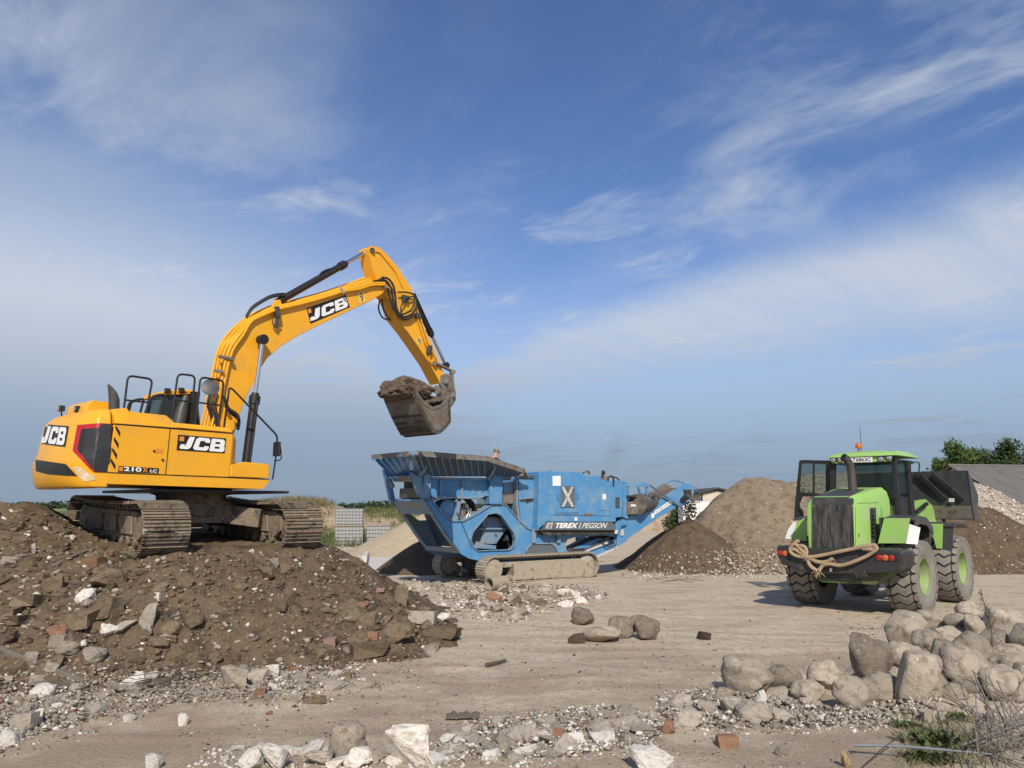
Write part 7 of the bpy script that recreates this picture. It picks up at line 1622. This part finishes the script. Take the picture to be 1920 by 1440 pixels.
def shed():
    D = 62; l = P(1318, 944, D); rr_ = P(1345, 917, D); e = P(1308, 926, D); w = (P(1372, 944, D).x - l.x); zr = rr_.z; ze = e.z
    t = bpy.data.objects.new('shed', None); COL.objects.link(t); t.location = (l.x, D, 0); tag(t, 'cream shed with a dark low gable roof behind the conveyor', 'shed')
    dep = 9.
    MB().extr([(0, 0, 0), (w, 0, 0), (w, 0, ze), ((rr_.x - l.x), 0, zr - .12), (0, 0, ze)], (0, dep, 0)).build('wall', M('cream_render', (.52, .46, .36), .9, var=.08, dirt=(.42, .37, .29), dlo=.5, dhi=.7), t)
    o = e.x - l.x; m_ = rr_.x - l.x
    MB().extr([(o, 0, ze - .02), (m_, 0, zr), (w + .4, 0, ze), (w + .4, 0, ze + .14), (m_, 0, zr + .14), (o, 0, ze + .12)], (0, dep + .5, 0)).build('roof', M('dark_roof', (.05, .048, .045), .8, var=.2), t).location = (0, -.3, 0)
    MB().cyl((-.12, -.1, 0), (-.12, -.1, ze), .06, n=8).build('downpipe', MT['black_metal'], t)
    t2 = bpy.data.objects.new('container', None); COL.objects.link(t2); a = P(1281, 969, 60); b = P(1352, 941, 60); t2.location = (a.x, 60, 0); tag(t2, 'plain white container standing in front of the cream shed', 'container')
    wm = M('white_container_paint', (.70, .69, .66), .6, var=.05, dirt=(.5, .48, .44), dlo=.6, dhi=.8)
    MB().box(((b.x - a.x) / 2, .9, b.z / 2), (b.x - a.x, 1.8, b.z)).build('body', wm, t2, bevel=.02)
    MB().box(((b.x - a.x) / 2, .9, b.z + .03), (b.x - a.x + .06, 1.86, .06)).build('top_rail', wm, t2, bevel=.01)
shed()
bq = P(1275, 955, 70); bb = MB(); leaves(bb, (0, 0, .9), (1.0, .9, 1.1), 700, .12, random.Random(5)); leaves(bb, (-.9, 0, .5), (.7, .6, .7), 300, .12, random.Random(6))
bo_ = bb.build('bush', leaf_d, smooth=False, recalc=False); bo_.location = (bq.x, 70, .2); tag(bo_, 'dark green bush below the conveyor head', 'bush')
# earth banks at the yard edge
ctrl = [PD(*q) for q in ((470, 945, 72), (530, 942, 72), (565, 941, 72), (600, 947, 72), (640, 957, 73), (668, 968, 74), (700, 956, 80), (740, 953, 80), (790, 957, 80))]
ctrl += [GD(px, py) for px, py in ((430, 996), (520, 998), (600, 996), (660, 986), (700, 984), (760, 983), (830, 983))] + [(-38, 90, 0), (-25, 92, 0), (-12, 95, 0), (-4, 92, 0), (-2.5, 84, 0), (-42, 76, 0)]
n0 = len(FIELDS)
heap('earth_bank', ctrl, (-42, -2, 58, 94), .5, M('sandy_bank_earth', (.36, .28, .19), .95, 0, var=.2, vscale=.5, dirt=(.12, .15, .05), dlo=.5, dhi=.62, dscale=.35, dirt2=(.24, .19, .13), d2lo=.55, d2hi=.65, d2scale=1.5, bump=.1, bscale=2, spec=.1), 'sandy earth bank with weeds at the yard edge left of the crusher', .35, .25, 'earth bank', 12.)
h_bank = FIELDS[-1]
ctrl = [PD(*q) for q in ((1200, 962, 80), (1240, 957, 80), (1275, 960, 80), (1320, 962, 80), (1150, 966, 80))] + [GD(px, 985) for px in (1100, 1160, 1220, 1280, 1340, 1400)] + [(8, 92, 0), (16, 93, 0), (24, 94, 0), (30, 88, 0)]
heap('rubble_bank', ctrl, (6, 31, 70, 94), .5, M('rubble_bank_earth', (.38, .31, .23), .95, 0, var=.25, vscale=2, dirt=(.22, .17, .12), dlo=.45, dhi=.6, dscale=2, bump=.1, bscale=3, spec=.1), 'low rubble bank behind the fence posts right of the crusher', .3, .3, 'earth bank', 14.)
def tufts(mb, x, y, z, n, h, rnd, spread=.3, w=.012, lean=.35):
    for _ in range(n):
        b = Vector((x + rnd.gauss(0, spread), y + rnd.gauss(0, spread), z)); hh = h * rnd.uniform(.5, 1.2); d = Vector((rnd.gauss(0, lean), rnd.gauss(0, lean), 1)) * hh; s = Vector((rnd.gauss(0, 1), rnd.gauss(0, 1), 0)).normalized() * w
        o = len(mb.v); mb.v += [b - s, b + s, b + d * .6 + s * .7, b + d * .6 - s * .7, b + d + Vector((d.x, d.y, 0)) * .25]; mb.f += [(o, o + 1, o + 2, o + 3), (o + 3, o + 2, o + 4)]
rnd = random.Random(31); tw = MB(); tg_ = MB()
for _ in range(240):
    px = rnd.uniform(470, 620); D = rnd.uniform(69, 75); q = P(px, 945, D); tufts(tw, q.x, q.y, max(0, h_bank(q.x, q.y)) - .05, 10, .6, rnd, .35, .03)
for _ in range(200):
    px = rnd.uniform(690, 790); D = rnd.uniform(72, 84); q = P(px, 945, D); tufts(tg_, q.x, q.y, max(0, h_bank(q.x, q.y)) - .05, 10, .5, rnd, .45, .03)
for _ in range(150):
    px = rnd.uniform(600, 690); q = G(px, rnd.uniform(1004, 1026)); tufts(tg_, q.x, q.y, 0, 12, .6, rnd, .35, .02)
for _ in range(120):
    px = rnd.uniform(1195, 1300); q = G(px, rnd.uniform(985, 991)); tufts(tg_, q.x, q.y, 0, 12, .55, rnd, .5, .03)
tag(tw.build('dry_grass', dry_m, smooth=False, recalc=False), 'tall dry weeds along the top of the left earth bank', 'weeds', kind='stuff')
tag(tg_.build('grass', weed_m, smooth=False, recalc=False), 'green weeds and grass along the yard edge', 'grass', kind='stuff')
# fence posts
for px, y0, y1 in ((708, 956, 984), (1241, 958, 987), (1271, 962, 987), (1232, 968, 987), (672, 962, 985)):
    b = G(px, y1); tp_ = P(px, y0, b.y).z; d_ = MB().box((0, 0, tp_ / 2), (.11, .11, tp_)).box((0, 0, tp_ + .02), (.13, .13, .04)); o = d_.build('fence_post', MT['grime']); o.location = b
    tag(o, {708: 'dark fence post standing left of the crusher hopper', 672: 'dark fence post right beside the stacked paving pallets'}.get(px, 'thin rusty fence post standing under the discharge conveyor'), 'post', None if px < 1000 else 'fence posts under the conveyor')
# pallets of paving
pv = M('grey_pavers', (.32, .325, .31), .85, var=.1, vscale=6, bump=.01, bscale=10); wrap = M('wire_crate_steel', (.10, .11, .125), .6, var=.2); wood = M('pallet_wood', (.33, .26, .19), .9, var=.2, vscale=8, stretch=(1, 8, 1))
def pallet(cx, y_, z0, w, h, label):
    t = bpy.data.objects.new('paving_pallet', None); COL.objects.link(t); t.location = (cx, y_, z0); t.rotation_euler = (0, 0, R(8)); tag(t, label, 'pallet')
    MB().box((0, 0, .10 + (h - .1) / 2), (w, 1.1, h - .1)).build('paving_stack', pv, t, bevel=.02)
    wb = MB()
    for k in range(9): x = -w / 2 + k * w / 8; wb.box((x, -.56, .1 + (h - .1) / 2), (.014, .014, h - .1))
    for k in range(6): z = .12 + k * (h - .14) / 5; wb.box((0, -.565, z), (w + .04, .02, .022)); wb.box((w / 2 + .01, 0, z), (.02, 1.14, .022)); wb.box((-w / 2 - .01, 0, z), (.02, 1.14, .022))
    wb.build('wire_crate', wrap, t)
    pb = MB()
    for k in range(3): pb.box((0, -.5 + k * .5, .04), (w, .1, .08))
    for k in range(5): pb.box((-w / 2 + .1 + k * (w - .2) / 4, 0, .09), (.14, 1.12, .02))
    pb.build('pallet', wood, t)
g = G(655, 1024); s = g.y / FPX
pallet(g.x, g.y, 0, 50 * s, 36 * s, 'grey paving pallet at the bottom of the two high stack'); pallet(g.x - .03, g.y, 36 * s + .02, 49 * s, 32 * s, 'grey paving pallet standing on top of another one')
pallet(g.x + 52 * s, g.y + .2, 0, 42 * s, 37 * s, 'grey paving pallet right beside the two high stack')
# pale concrete slabs on the yard behind the brown heap
sm_ = M('pale_concrete', (.56, .53, .48), .85, var=.08, vscale=1.2, bump=.004, bscale=20)
a, b, c, d_ = G(668, 1046), G(752, 1042), G(735, 1074), G(690, 1076)
tag(MB().extr([(p.x, p.y, .005) for p in (a, b, c, d_)], (0, 0, .06)).build('concrete_slab', sm_), 'pale concrete slab on the ground behind the brown heap', 'slab')
a, b = G(683, 1064), G(689, 1042); tag(MB().bar((a.x, a.y, .3), (b.x, b.y, .12), .18, .24).build('concrete_kerb', sm_, bevel=.02), 'upright concrete kerb standing on the pale slab', 'kerb')
# concrete pipe
c0 = hit(917, 1108); r_ = 12.5 * c0.y / FPX; c1 = Vector((c0.x + .42, c0.y + .42, c0.z + r_)); c0 = Vector((c0.x, c0.y, c0.z + r_)); ax = (c1 - c0); L = ax.length; ax.normalize()
pm_ = MB(); n = 24; up = Vector((0, 0, 1)); x_ = ax.cross(up).normalized(); y_ = x_.cross(ax)
for h, r2 in ((0, r_), (L, r_), (L, r_ * .74), (0, r_ * .74)): pm_.v += [c0 + ax * h + (x_ * math.cos(2 * math.pi * k / n) + y_ * math.sin(2 * math.pi * k / n)) * r2 for k in range(n)]
for i in range(4):
    for k in range(n): pm_.f.append((i * n + k, i * n + (k + 1) % n, ((i + 1) % 4) * n + (k + 1) % n, ((i + 1) % 4) * n + k))
tag(pm_.build('concrete_pipe', stone('dusty_pipe_concrete', (.33, .28, .21), (.22, .18, .14), (.45, .40, .33), 0), bevel=.01), 'short broken concrete pipe lying before the near crusher track', 'pipe')
# timber, rods and twigs on the heap
def stick(name, pts, r, mat, label, cat, group=None, lift=.04, n=8):
    q = [hit(*p) + Vector((0, 0, lift)) for p in pts]; m_ = len(q)
    o = MB().tube(smoothpath(q, 3), r, n, rs=[r * (1 - .35 * i / (3 * (m_ - 1))) for i in range(3 * (m_ - 1) + 1)]).build(name, mat); return tag(o, label, cat, group)
q0, q1 = hit(-8, 1222) + Vector((0, 0, .06)), hit(160, 1284) + Vector((0, 0, .04))
tag(MB().bar(q0, q1, .10, .07).build('timber_beam', M('weathered_timber', (.15, .13, .11), .9, var=.3, vscale=5, stretch=(2, 8, 8)), bevel=.01), 'long weathered timber beam lying at the lower left of the heap', 'beam')
stick('iron_pipe', [(99, 1066), (135, 1048), (175, 1032)], .022, MT['rusty'], 'thin bent pipe lying high on the earth heap', 'pipe')
tw_m = M('rusty_rebar', (.10, .075, .06), .8, var=.3)
rnd = random.Random(17)
for k in range(16):
    a = (rnd.uniform(200, 300), rnd.uniform(1270, 1300)); l = rnd.uniform(50, 150); an = rnd.uniform(-.6, .3)
    pts = [(a[0] + l * t * math.cos(an) + rnd.gauss(0, 2), a[1] + l * t * math.sin(an) * .6 + rnd.gauss(0, 2)) for t in (0, .35, .7, 1)]
    stick('rebar_rod', pts, .006, tw_m, 'thin rusty rod in the tangle at the toe of the heap', 'rod', 'tangle of rods at the heap toe', rnd.uniform(.02, .14), 5)
for pts in ([(1230, 1087), (1260, 1090), (1290, 1086), (1320, 1090)], [(1240, 1094), (1270, 1088), (1300, 1094)], [(1210, 1090), (1240, 1084), (1275, 1086)]): stick('wire', pts, .008, tw_m, 'loose dark wire lying on the yard before the conveyor heap', 'wire', 'loose wires on the yard', .02, 5)
stick('dark_stick', [(912, 1252), (930, 1248), (948, 1243)], .03, bark, 'short dark stick lying on the churned ground', 'stick')
# rag
rg = MB(); c = hit(868, 1346); nx, ny = 16, 10
for j in range(ny):
    for i in range(nx): u, v = i / (nx - 1) - .5, j / (ny - 1) - .5; rg.v.append(c + Vector((u * .36, v * .22 + .006 * math.sin(i), .03 + .035 * mnoise.noise(Vector((i * .5, j * .6, 1))))))
for j in range(ny - 1):
    for i in range(nx - 1): a = j * nx + i; rg.f.append((a, a + 1, a + nx + 1, a + nx))
ro_ = rg.build('rag', M('dirty_cloth', (.13, .105, .08), .95, var=.25, vscale=10), angle=80); sd_ = ro_.modifiers.new('thick', 'SOLIDIFY'); sd_.thickness = .01; tag(ro_, 'dirty brown rag lying flat on the ground', 'rag')
# weeds, branches at the lower right
rnd = random.Random(41); wd = MB(); wg = MB()
for x, y in px_points([(1690, 1345), (1760, 1330), (1860, 1350), (1900, 1390), (1860, 1440), (1680, 1440), (1690, 1385)], 230, rnd):
    q = hit(x, y); tufts(wg, q.x, q.y, q.z - .01, 6, .11, rnd, .05, .004, .6)
tag(wg.build('grass_patch', M('sparse_yard_grass', (.13, .135, .055), .8, var=.4, vscale=6, dirt=(.27, .23, .14), dlo=.42, dhi=.55, dscale=4, spec=.2), smooth=False, recalc=False), 'sparse grass around the leafy weed at the lower right', 'grass', kind='stuff')
def leafy(px, py, h, n, label):
    mb = MB(); q = hit(px, py); r2 = random.Random(int(px))
    for k in range(n):
        a = r2.uniform(0, 6.28); l = h * r2.uniform(.5, 1.1); d = Vector((math.cos(a) * .8, math.sin(a) * .8, r2.uniform(.4, 1.3))).normalized(); b = Vector((r2.gauss(0, h * .42), r2.gauss(0, h * .42), r2.random() * h * .25)); l *= .55; s = Vector((-math.sin(a), math.cos(a), 0)) * l * .22
        o = len(mb.v); p1 = b + d * l * .5; p2 = b + d * l + Vector((0, 0, -l * .15)); mb.v += [b, p1 - s, p2, p1 + s]; mb.f += [(o, o + 1, o + 2), (o, o + 2, o + 3)]
    o = mb.build('weed_plant', M('leafy_weed', (.075, .098, .036), .6, var=.35, vscale=8, spec=.3), smooth=False, recalc=False); o.location = q; tag(o, label, 'plant')
leafy(1748, 1398, .24, 330, 'dense green leafy weed behind the grey metal pole'); leafy(1735, 1428, .2, 220, 'green leafy weed at the bottom edge below the pole'); leafy(1700, 1365, .14, 90, 'small leafy weed left of the concrete cube'); leafy(1800, 1350, .14, 130, 'thin green weed among the twigs at right')
def air_stick(name, pts, r, mat, label, cat, group=None):
    q = [P(*p) for p in pts]; q = smoothpath(q, 4); o = MB().tube(q, r, 7, rs=[r * (1 - .6 * i / (len(q) - 1)) for i in range(len(q))]).build(name, mat); return tag(o, label, cat, group)
pole = M('zinc_pole', (.17, .185, .205), .65, .1, var=.2, vscale=6)
air_stick('metal_pole', [(1602, 1397, 7.6), (1700, 1400, 7.45), (1860, 1414, 7.2)], .018, pole, 'thin grey metal pole lying across the weeds at the lower right', 'pole')
air_stick('thin_rod', [(1690, 1376, 7.7), (1650, 1408, 7.35), (1612, 1442, 7.0)], .007, MT['grime'], 'thin dark rod crossing the grey metal pole', 'rod')
air_stick('pale_stick', [(1786, 1347, 8.2), (1825, 1355, 7.9), (1862, 1368, 7.6)], .007, pole, 'pale thin stick lying above the leafy weed', 'stick')
rnd = random.Random(53)
for k in range(24):
    x0, y0 = rnd.uniform(1755, 1935), rnd.uniform(1232, 1330); x1, y1 = rnd.uniform(1830, 1990), rnd.uniform(1360, 1450); D0 = rnd.uniform(7.6, 8.6); D1 = rnd.uniform(6.5, 7.3)
    xm, ym = (x0 + x1) / 2 + rnd.gauss(0, 9), (y0 + y1) / 2 + rnd.gauss(0, 9)
    def ok(px, py, D): return max(D if P(px, py, D).z > .03 else G(px, py, .04).y, 5) if P(px, py, D).z > .03 else G(px, py, .04).y
    pts = [(x0, y0, ok(x0, y0, D0)), (xm, ym, ok(xm, ym, (D0 + D1) / 2)), (x1, y1, ok(x1, y1, D1))]
    air_stick('dry_branch', pts, rnd.uniform(.004, .011), twig_m, 'dry grey branch in the tangle at the lower right corner', 'branch', 'dry branches at the lower right')
for k in range(30):
    x0, y0 = rnd.uniform(1800, 1930), rnd.uniform(1370, 1440); an = rnd.uniform(-.9, .5); l = rnd.uniform(40, 130)
    pts = [(x0 + l * t * math.cos(an), y0 + l * t * math.sin(an)) for t in (0, .5, 1)]
    stick('dry_branch', [(a, min(b, 1470)) for a, b in pts], rnd.uniform(.005, .014), twig_m, 'dry grey branch in the tangle at the lower right corner', 'branch', 'dry branches at the lower right', rnd.uniform(.02, .16), 6)
# dry stalk in front of the loader
st = MB(); b = hit(1862, 1245); up = P(1838, 1108, b.y); st.tube(smoothpath([b, b.lerp(up, .5) + Vector((.06, 0, 0)), up], 4), .006, 5)
for k in range(46):
    t = rnd.uniform(.15, 1); p = b.lerp(up, t) + Vector((.06 * (1 - abs(2 * t - 1)), 0, 0)); d = Vector((rnd.gauss(0, .5), rnd.gauss(0, .5), rnd.uniform(.3, 1))).normalized() * .14 * (1.25 - t); st.tube([p, p + d], .003, 4); st.ball(p + d, .008)
tag(st.build('dry_stalk', M('dry_stalk_brown', (.17, .13, .08), .9, var=.3)), 'dry brown weed stalk standing between the boulders and the loader', 'weed stalk')
px_stone('wood_stump', 'brick', 1588, 1424, 17, 32, 'yellowish broken wood end standing by the thin rod', 'wood', i=1).data = chunk_mesh('wood_stump', 88, M('fresh_wood', (.36, .25, .13), .9, var=.4, vscale=8, dirt=(.18,.13,.08), dlo=.45, dhi=.6, dscale=4))
for px, py, w, h, nm, k, lab in ((135, 1007, 12, 9, 'scrap', 'white', 'pale blue plastic scrap high on the brown heap'), (62, 1030, 11, 22, 'post_stub', 'grey', 'short grey post stub sticking out of the brown heap'), (713, 1107, 18, 10, 'plastic_scrap', 'pink', 'pink scrap at the right shoulder of the brown heap')):
    px_stone(nm, k, px, py, w, h, lab, 'scrap')
# thin exhaust smoke over the crusher engine
sb = MB().ball((0, 0, 0), 1.); sm2 = bpy.data.materials.new('thin_smoke'); sm2.use_nodes = True; N = sm2.node_tree.nodes; N.remove(N['Principled BSDF'])
pvn = N.new('ShaderNodeVolumePrincipled'); pvn.inputs['Color'].default_value = (.12, .11, .11, 1); gt = N.new('ShaderNodeTexGradient'); gt.gradient_type = 'SPHERICAL'; tcs = N.new('ShaderNodeTexCoord'); mm = N.new('ShaderNodeMath'); mm.operation = 'MULTIPLY'; mm.inputs[1].default_value = .22; LL = sm2.node_tree.links; LL.new(tcs.outputs['Object'], gt.inputs[0]); LL.new(gt.outputs[1], mm.inputs[0]); LL.new(mm.outputs[0], pvn.inputs['Density']); sm2.node_tree.links.new(pvn.outputs[0], N['Material Output'].inputs['Volume'])
so = sb.build('smoke', sm2); c = P(1152, 850, 25.6); so.location = c; so.scale = (.5, .5, 1.0); so.rotation_euler = (0, R(24), 0); tag(so, 'thin dark exhaust smoke above the crusher engine', 'smoke', kind='stuff')
